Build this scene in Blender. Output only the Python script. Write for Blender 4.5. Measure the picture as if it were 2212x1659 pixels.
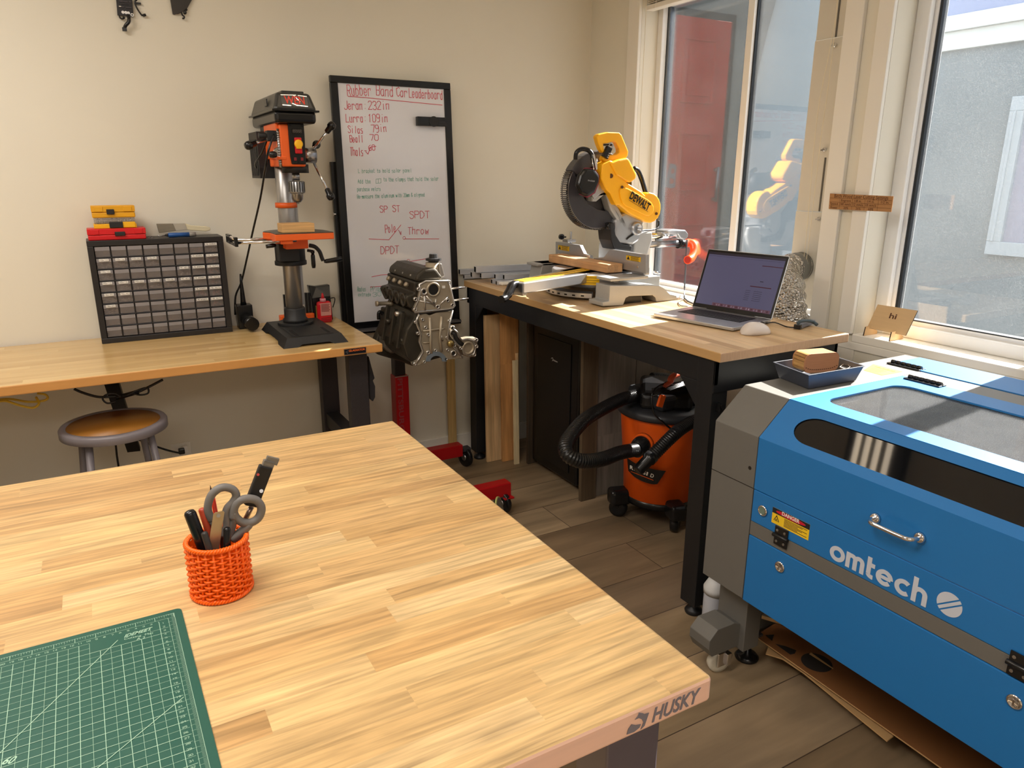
import bpy, bmesh, math, random
from mathutils import Vector, Matrix
random.seed(7)
V = Vector
PI = math.pi
sc = bpy.context.scene
for o in list(bpy.data.objects):
    bpy.data.objects.remove(o)
COL = sc.collection

# ---------------------------------------------------------------- camera
RX = (0.8705593, -0.49205484, 0.00292229)      # camera right, down, forward in world axes
RY = (-0.13419383, -0.2431254, -0.96066751)
RZ = (0.47341158, 0.83592588, -0.2776858)
FPX = 1573.79
CAM = V((0, 0, 1.5))
cd = bpy.data.cameras.new('camera')
cam = bpy.data.objects.new('camera', cd)
COL.objects.link(cam)
mw = Matrix.Identity(4)
for i in range(3):
    mw[i][0] = RX[i]; mw[i][1] = -RY[i]; mw[i][2] = -RZ[i]
    mw[i][3] = CAM[i]
cam.matrix_world = mw
cd.sensor_width = 36.0
cd.lens = FPX / 2212 * 36
cd.clip_start = 0.05
cd.clip_end = 200
sc.camera = cam

# ---------------------------------------------------------------- world, sun, lamps, exposure
W = bpy.data.worlds.new('world'); sc.world = W
W.use_nodes = True
bg = W.node_tree.nodes['Background']
bg.inputs[0].default_value = (0.70, 0.84, 1.0, 1)
bg.inputs[1].default_value = 3.4

def lamp(name, kind, energy, color, loc, rot=None, direction=None, **k):
    l = bpy.data.lights.new(name, kind)
    l.energy = energy; l.color = color
    for a, b in k.items(): setattr(l, a, b)
    o = bpy.data.objects.new(name, l); COL.objects.link(o); o.location = loc
    if direction is not None:
        o.rotation_euler = V(direction).to_track_quat('-Z', 'Y').to_euler()
    return o
AZ = math.radians(6.2)
TE = 0.75
lamp('sun', 'SUN', 30.0, (1.0, 0.95, 0.88), (8, 1, 6), direction=(-math.cos(AZ), -math.sin(AZ), -TE), angle=math.radians(0.55))
lamp('ceiling_light_table', 'AREA', 32, (1.0, 0.93, 0.855), (-0.3, 0.9, 2.57), direction=(0, 0, -1), shape='RECTANGLE', size=1.2, size_y=0.5)
lamp('ceiling_light_left', 'AREA', 28, (1.0, 0.925, 0.84), (-0.9, 2.4, 2.57), direction=(0, 0, -1), shape='RECTANGLE', size=1.2, size_y=0.5)
lamp('ceiling_light_rear', 'AREA', 34, (1.0, 0.93, 0.85), (-0.3, -1.4, 2.57), direction=(0, 0, -1), shape='RECTANGLE', size=1.8, size_y=0.8)
vs = sc.view_settings
vs.view_transform = 'Standard'; vs.look = 'None'; vs.gamma = 1.0; vs.exposure = 0.0
vs.use_curve_mapping = False

# ---------------------------------------------------------------- placing: a sight line met with a known plane
def _ray(px, py):
    a = (px - 1106) / FPX; b = (py - 829.5) / FPX
    return V([RX[i] * a + RY[i] * b + RZ[i] for i in range(3)])
def ax(px, py, X):
    d = _ray(px, py); return CAM + d * ((X - CAM.x) / d.x)
def ay(px, py, Y):
    d = _ray(px, py); return CAM + d * ((Y - CAM.y) / d.y)
def az(px, py, Z):
    d = _ray(px, py); return CAM + d * ((Z - CAM.z) / d.z)

# ---------------------------------------------------------------- mesh builder
class MB:
    def __init__(s): s.v = []; s.f = []; s.mi = []; s.sm = []; s.m = 0
    def add(s, vs_, fs, smooth=False):
        b = len(s.v); s.v += [V(p) for p in vs_]
        for f in fs:
            s.f.append([b + i for i in f]); s.mi.append(s.m); s.sm.append(smooth)
        return s
    def box(s, x0, x1, y0, y1, z0, z1):
        if x0 > x1: x0, x1 = x1, x0
        if y0 > y1: y0, y1 = y1, y0
        if z0 > z1: z0, z1 = z1, z0
        return s.add([(x, y, z) for x in (x0, x1) for y in (y0, y1) for z in (z0, z1)],
                     [(0, 1, 3, 2), (4, 6, 7, 5), (0, 4, 5, 1), (2, 3, 7, 6), (0, 2, 6, 4), (1, 5, 7, 3)])
    def obox(s, c, size, mat=None):
        c = V(c); mat = mat or Matrix.Identity(3); h = V(size) / 2
        return s.add([c + mat @ V((x * h.x, y * h.y, z * h.z)) for x in (-1, 1) for y in (-1, 1) for z in (-1, 1)],
                     [(0, 1, 3, 2), (4, 6, 7, 5), (0, 4, 5, 1), (2, 3, 7, 6), (0, 2, 6, 4), (1, 5, 7, 3)])
    def beam(s, p0, p1, w, h, up=(0, 0, 1)):
        p0 = V(p0); p1 = V(p1); d = (p1 - p0); L = d.length; d.normalize()
        u = V(up); r = d.cross(u)
        if r.length < 1e-5: r = d.cross(V((1, 0, 0)))
        r.normalize(); u = r.cross(d)
        m = Matrix((d, r, u)).transposed()
        return s.obox((p0 + p1) / 2, (L, w, h), m)
    def cyl(s, p0, p1, r0, r1=None, n=24, caps=True):
        p0 = V(p0); p1 = V(p1)
        if r1 is None: r1 = r0
        d = (p1 - p0).normalized()
        a = d.orthogonal().normalized(); b = d.cross(a)
        vs_ = []
        for p, r in ((p0, r0), (p1, r1)):
            for i in range(n):
                t = 2 * PI * i / n
                vs_.append(p + a * (r * math.cos(t)) + b * (r * math.sin(t)))
        s.add(vs_, [(i, (i + 1) % n, n + (i + 1) % n, n + i) for i in range(n)], True)
        if caps:
            bb = len(s.v) - 2 * n
            s.f.append([bb + i for i in range(n)][::-1]); s.mi.append(s.m); s.sm.append(False)
            s.f.append([bb + n + i for i in range(n)]); s.mi.append(s.m); s.sm.append(False)
        return s
    def lathe(s, prof, o=(0, 0, 0), d=(0, 0, 1), n=32, smooth=True, a=None, caps=True):
        o = V(o); d = V(d).normalized(); a = V(a).normalized() if a else d.orthogonal().normalized(); b = d.cross(a)
        vs_ = []
        for r, h in prof:
            for i in range(n):
                t = 2 * PI * i / n
                vs_.append(o + d * h + a * (r * math.cos(t)) + b * (r * math.sin(t)))
        fs = []
        for k in range(len(prof) - 1):
            for i in range(n):
                j = (i + 1) % n
                fs.append((k * n + i, k * n + j, (k + 1) * n + j, (k + 1) * n + i))
        s.add(vs_, fs, smooth)
        bb = len(s.v) - len(prof) * n
        if not caps: return s
        if prof[0][0] > 1e-4:
            s.f.append([bb + i for i in range(n)][::-1]); s.mi.append(s.m); s.sm.append(False)
        if prof[-1][0] > 1e-4:
            s.f.append([bb + (len(prof) - 1) * n + i for i in range(n)]); s.mi.append(s.m); s.sm.append(False)
        return s
    def tube(s, path, r, n=10, closed=False, caps=True, rz=None):
        P = [V(p) for p in path]; N = len(P)
        rr = r if isinstance(r, (list, tuple)) else [r] * N
        T = []
        for i in range(N):
            if closed: t = P[(i + 1) % N] - P[i - 1]
            else: t = P[min(i + 1, N - 1)] - P[max(i - 1, 0)]
            T.append(t.normalized() if t.length > 1e-9 else V((0, 0, 1)))
        a = T[0].orthogonal().normalized(); vs_ = []
        for i in range(N):
            a = (a - T[i] * a.dot(T[i]))
            a = a.normalized() if a.length > 1e-6 else T[i].orthogonal().normalized()
            b = T[i].cross(a)
            for k in range(n):
                t = 2 * PI * k / n
                vs_.append(P[i] + (a * math.cos(t) + b * math.sin(t)) * rr[i])
        fs = []
        for i in range(N if closed else N - 1):
            j = (i + 1) % N
            for k in range(n):
                l = (k + 1) % n
                fs.append((i * n + k, i * n + l, j * n + l, j * n + k))
        s.add(vs_, fs, True)
        if caps and not closed:
            bb = len(s.v) - N * n
            s.f.append([bb + i for i in range(n)][::-1]); s.mi.append(s.m); s.sm.append(False)
            s.f.append([bb + (N - 1) * n + i for i in range(n)]); s.mi.append(s.m); s.sm.append(False)
        return s
    def prism(s, pts, off):
        """pts: planar 3D polygon, off: extrusion vector"""
        P = [V(p) for p in pts]; off = V(off); n = len(P)
        nrm = V((0, 0, 0))
        for i in range(n): nrm += P[i].cross(P[(i + 1) % n])
        if nrm.dot(off) > 0: P.reverse()
        s.add(P + [p + off for p in P], [tuple(range(n)), tuple(range(2 * n - 1, n - 1, -1))] +
              [(i, i + n, (i + 1) % n + n, (i + 1) % n) for i in range(n)])
        return s
    def sphere(s, c, r, n=16, sx=1, sy=1, sz=1, m=None):
        c = V(c); vs_ = [V((0, 0, 1))]; k = n // 2
        for i in range(1, k):
            p = PI * i / k
            for j in range(n):
                t = 2 * PI * j / n
                vs_.append(V((math.sin(p) * math.cos(t), math.sin(p) * math.sin(t), math.cos(p))))
        vs_.append(V((0, 0, -1))); fs = []
        for j in range(n): fs.append((0, 1 + j, 1 + (j + 1) % n))
        for i in range(k - 2):
            for j in range(n):
                a = 1 + i * n + j; b = 1 + i * n + (j + 1) % n
                fs.append((a, a + n, b + n, b))
        e = len(vs_) - 1
        for j in range(n): fs.append((e, e - n + (j + 1) % n, e - n + j))
        S = V((sx * r, sy * r, sz * r)); out = []
        for p in vs_:
            q_ = V((p.x * S.x, p.y * S.y, p.z * S.z))
            if m: q_ = m @ q_
            out.append(c + q_)
        return s.add(out, fs, True)
    def quad(s, a, b, c, d): return s.add([a, b, c, d], [(0, 1, 2, 3)])
    def text(s, t, p0, p1, h, nrm, depth=0.0006, bold=False, shear=0.0, lift=0.0003):
        """block lettering from p0 to p1 (baseline), capital height h, facing nrm"""
        P0 = V(p0); P1 = V(p1); nrm = V(nrm).normalized()
        d = (P1 - P0); L = d.length; d.normalize(); up = nrm.cross(d).normalized()
        vs_, fs = _textmesh(t, bold, shear)
        if not vs_: return s
        x0 = min(v[0] for v in vs_); x1 = max(v[0] for v in vs_)
        ys = 0.72
        kx = L / max(1e-6, x1 - x0); ky = h / ys
        out = [P0 + d * ((v[0] - x0) * kx) + up * (v[1] * ky) + nrm * (lift + (depth if v[2] > 0 else 0)) for v in vs_]
        return s.add(out, fs)
    def ink(s, t, p0, p1, h, nrm, w=0.002, jit=0.0, lift=0.0006):
        """thin stroke lettering (handwriting, small print)"""
        P0 = V(p0); P1 = V(p1); nrm = V(nrm).normalized()
        d = (P1 - P0); L = d.length; d.normalize(); up = nrm.cross(d).normalized()
        tot = len(t) * 5.2; kx = L / tot; ky = h / 6.0
        for i, ch in enumerate(t):
            g = GL.get(ch) or GL.get(ch.upper())
            if not g: continue
            oy = random.uniform(-jit, jit)
            for st in g.split():
                pts = []
                for k in range(0, len(st), 2):
                    u = int(st[k]); v = int(st[k + 1])
                    if v > 7: v -= 10
                    pts.append((u, v))
                if len(pts) == 1: pts.append((pts[0][0] + .3, pts[0][1] + .3))
                for (a, b), (c, e) in zip(pts, pts[1:]):
                    j = lambda: random.uniform(-jit, jit)
                    A = P0 + d * ((i * 5.2 + a + j()) * kx) + up * ((b + oy) * ky)
                    B = P0 + d * ((i * 5.2 + c + j()) * kx) + up * ((e + oy) * ky)
                    s.line(A, B, w, nrm, lift)
        return s
    def line(s, A, B, w, nrm, lift=0.0005):
        A = V(A); B = V(B); nrm = V(nrm).normalized(); t = B - A
        if t.length < 1e-6: return s
        t.normalize(); q_ = nrm.cross(t) * (w / 2); e = t * (w * .4); n = nrm * (lift + (len(s.v) // 4 % 12) * 2.5e-5)
        return s.add([A - e + q_ + n, A - e - q_ + n, B + e - q_ + n, B + e + q_ + n], [(0, 1, 2, 3)])
    def build(s, name, mat, parent=None, bevel=0, world=True, seg=2):
        off = V((0, 0, 0))
        if parent is not None and world:
            p = parent
            while p is not None: off += p.location; p = p.parent
        me = bpy.data.meshes.new(name)
        me.from_pydata([tuple(p - off) for p in s.v], [], s.f)
        for i, p in enumerate(me.polygons):
            p.material_index = s.mi[i]; p.use_smooth = s.sm[i]
        for m in (mat if isinstance(mat, (list, tuple)) else [mat]): me.materials.append(m)
        me.update()
        o = bpy.data.objects.new(name, me); COL.objects.link(o)
        if parent is not None: o.parent = parent
        if bevel:
            b = o.modifiers.new('bevel', 'BEVEL'); b.width = bevel; b.segments = seg; b.limit_method = 'ANGLE'; b.angle_limit = math.radians(40)
            b.harden_normals = False
        return o

_tc = {}
def _textmesh(t, bold, shear):
    k = (t, bold, shear)
    if k in _tc: return _tc[k]
    cu = bpy.data.curves.new('t', 'FONT'); cu.body = t; cu.size = 1; cu.extrude = 0.1; cu.resolution_u = 3
    cu.shear = shear
    if bold: cu.offset = 0.02
    o = bpy.data.objects.new('t', cu); COL.objects.link(o)
    dg = bpy.context.evaluated_depsgraph_get()
    me = bpy.data.meshes.new_from_object(o.evaluated_get(dg))
    r = ([tuple(v.co) for v in me.vertices], [tuple(p.vertices) for p in me.polygons])
    bpy.data.objects.remove(o); bpy.data.curves.remove(cu); bpy.data.meshes.remove(me)
    _tc[k] = r
    return r

# single-stroke glyphs on a 4 x 6 grid; 8/9 in the second digit mean -2/-1
GL = {'A': '002640 0333', 'B': '00063645443303 3342413000', 'C': '4536150511203041', 'D': '00062644422000', 'E': '46060040 0333', 'F': '460600 0333',
 'G': '453616050110304143 4323', 'H': '0006 4046 0343', 'I': '2026', 'J': '4641301001', 'K': '0006 4602 1340', 'L': '060040', 'M': '0006234640', 'N': '00064046', 'O': '1636454130100105 0516',
 'P': '000636454433 3303', 'Q': '16364541301001051 2240'.replace('051 ', '0516 '), 'R': '00063645443303 2340', 'S': '45361605143342413010 1001', 'T': '0646 2620', 'U': '060110304146',
 'V': '062046', 'W': '0610233046', 'X': '0046 0640', 'Y': '0623 4620', 'Z': '06460040',
 '0': '163645413010010516', '1': '152620', '2': '05163645440040', '3': '05163645442333 3342413010 1001', '4': '30360242', '5': '46060434424130 3000', '6': '3615040110304142331302', '7': '064620', '8': '13040516364534130201103041423313', '9': '443313040516364544413010',
 ':': '2121 2424', '.': '1010', '-': '0343', '/': '0046', '%': '0046 0506 4041', ',': '2019', '&': '40152635240201102042', 'a': '34241403011020313334 3130', 'b': '0600 03142433312010', 'c': '3324140301102031', 'd': '3630 33241403011020'+'31', 'e': '02323324140301102031', 'f': '36261510 0434', 'g': '33241403021121 34291908', 'h': '0600 031434 3430', 'i': '2420 2626', 'j': '2429 2626', 'k': '0600 3402 1330',
 'l': '2620', 'm': '0400 0314232420 233440', 'n': '0400 03142434 3430', 'o': '140301102031332414', 'p': '0408 03142433312010', 'q': '3438 34140301103031', 'r': '0400 03143433', 's': '34140322323010 1000', 't': '1611203 0434'.replace('1611203', '16112030'), 'u': '0401103034 3430', 'v': '041034', 'w': '0410234044'.replace('4044', '3044'), 'x': '0034 0430', 'y': '0412 3408', 'z': '04340030'}
for _k in list(GL):
    GL[_k] = ' '.join(t if len(t) % 2 == 0 else t[:-1] for t in GL[_k].split())

# ---------------------------------------------------------------- objects
def thing(name, label, cat, loc=(0, 0, 0), group=None, kind=None):
    o = bpy.data.objects.new(name, None); COL.objects.link(o); o.location = loc
    o.empty_display_size = 0.05
    o['label'] = label; o['category'] = cat
    if group: o['group'] = group
    if kind: o['kind'] = kind
    return o
def tag(o, label, cat, group=None):
    o['label'] = label; o['category'] = cat
    if group: o['group'] = group
    return o
def struct(o): o['kind'] = 'structure'; return o
def sempty(name):
    o = bpy.data.objects.new(name, None); COL.objects.link(o); o['kind'] = 'structure'; return o

# ---------------------------------------------------------------- materials
def lin(c): 
    return tuple((x / 255 / 12.92) if x / 255 <= 0.04045 else ((x / 255 + 0.055) / 1.055) ** 2.4 for x in c) + (1,)
_mc = {}
def M(name, col=(200, 200, 200), rough=0.5, metal=0.0, var=0.06, scale=30, bump=0.0, spec=0.5, trans=0.0, emit=None, es=0.0, alpha=1.0, coat=0.0, sx=(1, 1, 1), ior=1.45):
    if name in _mc: return _mc[name]
    m = bpy.data.materials.new(name); m.use_nodes = True
    nt = m.node_tree; b = nt.nodes['Principled BSDF']; c = lin(col)
    tc = nt.nodes.new('ShaderNodeTexCoord'); mp = nt.nodes.new('ShaderNodeMapping')
    mp.inputs['Scale'].default_value = sx
    nz = nt.nodes.new('ShaderNodeTexNoise'); nz.inputs['Scale'].default_value = scale; nz.inputs['Detail'].default_value = 4
    nt.links.new(tc.outputs['Object'], mp.inputs[0]); nt.links.new(mp.outputs[0], nz.inputs['Vector'])
    mx = nt.nodes.new('ShaderNodeMix'); mx.data_type = 'RGBA'
    mx.inputs[6].default_value = tuple(max(0, x * (1 - var)) for x in c[:3]) + (1,)
    mx.inputs[7].default_value = tuple(min(1, x * (1 + var)) for x in c[:3]) + (1,)
    nt.links.new(nz.outputs[0], mx.inputs[0]); nt.links.new(mx.outputs[2], b.inputs['Base Color'])
    b.inputs['Roughness'].default_value = rough; b.inputs['Metallic'].default_value = metal
    b.inputs['Specular IOR Level'].default_value = spec; b.inputs['Transmission Weight'].default_value = trans
    b.inputs['IOR'].default_value = ior
    b.inputs['Alpha'].default_value = alpha; b.inputs['Coat Weight'].default_value = coat
    if emit: b.inputs['Emission Color'].default_value = lin(emit); b.inputs['Emission Strength'].default_value = es
    if bump:
        bp = nt.nodes.new('ShaderNodeBump'); bp.inputs['Strength'].default_value = bump; bp.inputs['Distance'].default_value = 0.002
        nt.links.new(nz.outputs[0], bp.inputs['Height']); nt.links.new(bp.outputs[0], b.inputs['Normal'])
    _mc[name] = m
    return m

def mth(nt, op, a, b=None, c=None):
    n = nt.nodes.new('ShaderNodeMath'); n.operation = op
    for i, x in enumerate((a, b, c)):
        if x is None: continue
        if isinstance(x, (int, float)): n.inputs[i].default_value = x
        else: nt.links.new(x, n.inputs[i])
    return n.outputs[0]

def staves(name, cols, Wd, L, along='x', rough=0.35, seam=0.0, seamcol=(60, 45, 30), grain=(3, 60), gstr=0.35, off=(0, 0), phase=0.0, fig=0.3, coat=0.0, rowaxis=None):
    """boards of width Wd and length L laid in random-staggered rows, each with its own tone and grain"""
    m = bpy.data.materials.new(name); m.use_nodes = True; nt = m.node_tree; b = nt.nodes['Principled BSDF']
    tc = nt.nodes.new('ShaderNodeTexCoord'); sp = nt.nodes.new('ShaderNodeSeparateXYZ')
    nt.links.new(tc.outputs['Object'], sp.inputs[0])
    ax_ = {'x': 0, 'y': 1, 'z': 2}
    u = sp.outputs[ax_[along]]
    ra = rowaxis or ('y' if along == 'x' else 'x')
    v = sp.outputs[ax_[ra]]
    w_ = sp.outputs[({0, 1, 2} - {ax_[along], ax_[ra]}).pop()]
    u = mth(nt, 'ADD', u, off[0] + 50.0); v = mth(nt, 'ADD', v, off[1] + 50 * Wd)
    rowf = mth(nt, 'DIVIDE', v, Wd); row = mth(nt, 'FLOOR', rowf)
    wn = nt.nodes.new('ShaderNodeTexWhiteNoise'); wn.noise_dimensions = '1D'
    nt.links.new(mth(nt, 'ADD', row, phase), wn.inputs['W'])
    colf = mth(nt, 'ADD', mth(nt, 'DIVIDE', u, L), mth(nt, 'MULTIPLY', wn.outputs['Value'], 7.3)); col = mth(nt, 'FLOOR', colf)
    cb = nt.nodes.new('ShaderNodeCombineXYZ'); nt.links.new(row, cb.inputs[0]); nt.links.new(col, cb.inputs[1])
    w2 = nt.nodes.new('ShaderNodeTexWhiteNoise'); w2.noise_dimensions = '3D'; nt.links.new(cb.outputs[0], w2.inputs['Vector'])
    cr = nt.nodes.new('ShaderNodeValToRGB'); n = len(cols)
    while len(cr.color_ramp.elements) < n: cr.color_ramp.elements.new(0.5)
    for i, c in enumerate(cols):
        cr.color_ramp.elements[i].position = i / (n - 1); cr.color_ramp.elements[i].color = lin(c)
    nt.links.new(w2.outputs['Value'], cr.inputs[0])
    # grain
    gv = nt.nodes.new('ShaderNodeCombineXYZ')
    nt.links.new(mth(nt, 'MULTIPLY', u, grain[0]), gv.inputs[0])
    nt.links.new(mth(nt, 'MULTIPLY', v, grain[1]), gv.inputs[1])
    nt.links.new(mth(nt, 'ADD', mth(nt, 'MULTIPLY', w_, grain[1]), mth(nt, 'MULTIPLY', w2.outputs['Value'], 40)), gv.inputs[2])
    nz = nt.nodes.new('ShaderNodeTexNoise'); nz.inputs['Scale'].default_value = 1; nz.inputs['Detail'].default_value = 6; nz.inputs['Distortion'].default_value = 0.6
    nt.links.new(gv.outputs[0], nz.inputs['Vector'])
    g2 = nt.nodes.new('ShaderNodeCombineXYZ')
    nt.links.new(mth(nt, 'MULTIPLY', u, grain[0] * .5), g2.inputs[0]); nt.links.new(mth(nt, 'MULTIPLY', v, grain[1] * .18), g2.inputs[1])
    nt.links.new(mth(nt, 'MULTIPLY', w2.outputs['Value'], 90), g2.inputs[2])
    n2 = nt.nodes.new('ShaderNodeTexNoise'); n2.inputs['Scale'].default_value = 1; n2.inputs['Detail'].default_value = 3; n2.inputs['Distortion'].default_value = 1.5
    nt.links.new(g2.outputs[0], n2.inputs['Vector'])
    f = mth(nt, 'ADD', mth(nt, 'MULTIPLY', mth(nt, 'SUBTRACT', nz.outputs[0], 0.5), gstr * 2.2), mth(nt, 'MULTIPLY', mth(nt, 'SUBTRACT', n2.outputs[0], 0.5), fig * 2.2))
    f = mth(nt, 'ADD', f, 1.0)
    hv = nt.nodes.new('ShaderNodeVectorMath'); hv.operation = 'SCALE'
    nt.links.new(cr.outputs[0], hv.inputs[0]); nt.links.new(f, hv.inputs['Scale'])
    out = hv.outputs[0]
    if seam:
        fr = mth(nt, 'FRACT', rowf); d1 = mth(nt, 'MULTIPLY', mth(nt, 'MINIMUM', fr, mth(nt, 'SUBTRACT', 1.0, fr)), Wd)
        fc = mth(nt, 'FRACT', colf); d2 = mth(nt, 'MULTIPLY', mth(nt, 'MINIMUM', fc, mth(nt, 'SUBTRACT', 1.0, fc)), L)
        k = mth(nt, 'LESS_THAN', mth(nt, 'MINIMUM', d1, d2), seam)
        mx = nt.nodes.new('ShaderNodeMix'); mx.data_type = 'RGBA'
        nt.links.new(k, mx.inputs[0]); nt.links.new(out, mx.inputs[6]); mx.inputs[7].default_value = lin(seamcol)
        out = mx.outputs[2]
    nt.links.new(out, b.inputs['Base Color'])
    b.inputs['Roughness'].default_value = rough; b.inputs['Coat Weight'].default_value = coat; b.inputs['Coat Roughness'].default_value = 0.2
    bp = nt.nodes.new('ShaderNodeBump'); bp.inputs['Strength'].default_value = 0.08; bp.inputs['Distance'].default_value = 0.001
    nt.links.new(nz.outputs[0], bp.inputs['Height']); nt.links.new(bp.outputs[0], b.inputs['Normal'])
    return m

def dusty_glass(name, dust=0.25, scale=350, tint=(1, 1, 1), vdust=0.5, gloss=0.06, clump=6):
    m = bpy.data.materials.new(name); m.use_nodes = True; nt = m.node_tree
    for n in list(nt.nodes): nt.nodes.remove(n)
    out = nt.nodes.new('ShaderNodeOutputMaterial'); tc = nt.nodes.new('ShaderNodeTexCoord')
    tr = nt.nodes.new('ShaderNodeBsdfTransparent'); tr.inputs[0].default_value = tint + (1,)
    gl = nt.nodes.new('ShaderNodeBsdfGlossy'); gl.inputs['Roughness'].default_value = 0.0
    tl = nt.nodes.new('ShaderNodeBsdfTranslucent'); tl.inputs[0].default_value = (0.92, 0.94, 0.93, 1)
    n1 = nt.nodes.new('ShaderNodeTexNoise'); n1.inputs['Scale'].default_value = scale; n1.inputs['Detail'].default_value = 2
    n2 = nt.nodes.new('ShaderNodeTexNoise'); n2.inputs['Scale'].default_value = clump; n2.inputs['Detail'].default_value = 5
    nt.links.new(tc.outputs['Object'], n1.inputs['Vector']); nt.links.new(tc.outputs['Object'], n2.inputs['Vector'])
    s1 = mth(nt, 'MULTIPLY', mth(nt, 'MAXIMUM', mth(nt, 'SUBTRACT', n1.outputs[0], 0.55), 0.0), 6.0)
    f = mth(nt, 'MULTIPLY', mth(nt, 'ADD', mth(nt, 'MULTIPLY', s1, vdust), mth(nt, 'ADD', n2.outputs[0], 0.25)), dust)
    f = mth(nt, 'MINIMUM', f, 0.9)
    fr = nt.nodes.new('ShaderNodeFresnel'); fr.inputs[0].default_value = 1.45
    m1 = nt.nodes.new('ShaderNodeMixShader'); nt.links.new(mth(nt, 'ADD', mth(nt, 'MULTIPLY', fr.outputs[0], 0.9), gloss * .3), m1.inputs[0])
    nt.links.new(tr.outputs[0], m1.inputs[1]); nt.links.new(gl.outputs[0], m1.inputs[2])
    m2 = nt.nodes.new('ShaderNodeMixShader'); nt.links.new(f, m2.inputs[0])
    nt.links.new(m1.outputs[0], m2.inputs[1]); nt.links.new(tl.outputs[0], m2.inputs[2])
    nt.links.new(m2.outputs[0], out.inputs['Surface'])
    return m
# ================================================================ SETTING
m_wall = M('cream_wall_paint', (224, 219, 204), 0.7, var=0.025, scale=3, spec=0.25, bump=0.02)
m_white = M('white_trim_paint', (232, 228, 218), 0.45, var=0.02, scale=8)
m_ceil = M('ceiling_paint', (235, 228, 214), 0.8, var=0.02)
m_vinyl = M('white_vinyl', (232, 232, 230), 0.35, var=0.02)
m_floor = staves('plank_floor', [(112, 94, 72), (146, 126, 98), (128, 108, 84), (156, 136, 108), (118, 100, 80)], 0.2335, 1.22, 'x', rough=0.42, seam=0.0016, seamcol=(66, 52, 42), grain=(2.2, 26), gstr=0.30, off=(0.19, -0.0725 + 0.0), fig=0.62)
m_gasket = M('black_gasket', (28, 34, 40), 0.5)
m_black = M('black_powder_coat', (24, 25, 28), 0.45, var=0.15)
m_chrome = M('chrome', (225, 225, 228), 0.12, 1.0, var=0.02)
m_steel = M('brushed_steel', (170, 170, 172), 0.3, 1.0, var=0.06, sx=(1, 1, 40), scale=6)
m_alu = M('cast_aluminium', (190, 190, 190), 0.38, 0.85, var=0.06)
m_dark = M('dark_grey_metal', (56, 56, 60), 0.5, var=0.1)

XW = 2.455; YW = 3.49; HC = 2.62
struct(MB().box(-3.2, XW + .3, -3.2, YW + .2, -0.1, 0).build('floor', m_floor))
struct(MB().box(-3.2, XW + .3, -3.2, YW + .2, HC, HC + .1).build('ceiling', m_ceil))
struct(MB().box(-3.2, XW + .3, YW, YW + .15, 0, HC).build('wall_back', m_wall))
struct(MB().box(-3.3, -3.2, -3.2, YW, 0, HC).build('wall_left', m_wall))
struct(MB().box(-3.2, XW + .3, -3.3, -3.2, 0, HC).build('wall_front', m_wall))
struct(MB().box(-3.2, 2.40, YW - .014, YW, 0, .10).build('baseboard_back', m_white, bevel=.003))

# window wall: solid pieces around two openings
XG = 2.60           # glass plane
W1a, W1b = 1.905, 3.068     # window 1 opening, y range
W2a, W2b = 1.15, 1.715    # window 2 opening seen
ZS = 0.921; ZH = 2.32
wr = MB()
wr.box(XW, XW + .19, W1b, YW, 0, HC)
wr.box(XW, XW + .19, W2b, W1a, 0, HC)
wr.box(XW, XW + .19, W1a, W1b, 0, ZS - .03)
wr.box(XW, XW + .19, W1a, W1b, ZH, HC)
wr.box(XW, XW + .19, -1.0, W2b, 0, ZS - .03)
wr.box(XW, XW + .19, -1.0, W2b, ZH, HC)
wr.box(XW, XW + .19, -3.2, -1.0, 0, HC)
wall_right = struct(wr.build('wall_right', m_wall))
# casings
struct(MB().box(XW - .018, XW, W1b, W1b + .085, ZS, HC).build('trim_1', m_white, bevel=.003))
struct(MB().box(XW - .018, XW, 1.83, 1.905, ZS - .06, HC).build('trim_2', m_white, bevel=.003))
struct(MB().box(XW - .018, XW, 1.715, 1.775, ZS, HC).build('trim_3', m_white, bevel=.003))
mm = MB().box(XW - .016, XW + .15, W1a, W1b, ZS - .03, ZS)
struct(mm.build('trim_4', m_white, bevel=.003))
mm = MB().box(XW - .008, XW + .15, -1.0, W2b, ZS - .03, ZS)
mm.box(XW - .008, XW, -1.0, 1.90, ZS - .06, ZS - .03)
struct(mm.build('trim_5', m_white, bevel=.003))
struct(MB().box(XW - .006, XW, 1.70, 1.84, .0, ZS - .06).build('trim_6', m_white))

# jambs
def win(name, y0, y1, frame_parts, glass):
    w = sempty(name)
    return w
m_g1 = dusty_glass('dusty_window_glass', 0.0045, 300)
m_g2 = dusty_glass('dustier_window_glass', 0.012, 700, vdust=1.6, clump=3)
m_g3 = dusty_glass('sunlit_dusty_glass', 0.016, 420, vdust=2.0, clump=3)
w1 = sempty('window_1')
f = MB()
f.box(2.555, 2.635, W1b - .035, W1b, ZS, ZH)          # left jamb frame
f.box(2.575, 2.635, W1a, W1b, ZS, .955)               # bottom
f.box(2.545, 2.575, W1a, W1b, ZS, .938)
f.box(2.555, 2.635, W1a, W1b, ZH - .04, ZH)
f.box(2.555, 2.635, W1a, W1a + .012, ZS, ZH)
f.build('window_frame', m_vinyl, w1, bevel=.003)
s_ = MB().box(2.57, 2.62, 2.462, 2.498, .955, ZH - .04)
s_.build('mullion', m_vinyl, w1, bevel=.003)
g = MB()
for a, b in ((2.455, 2.462), (3.032, 3.042)): g.box(2.585, 2.612, a, b, .953, ZH - .04)
g.build('gasket', m_gasket, w1)
MB().box(2.588, 2.606, 3.018, 3.033, .953, ZH - .04).build('inner_bead', M('grey_aluminium_bead', (120, 126, 132), 0.35, 0.6), w1)
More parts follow.
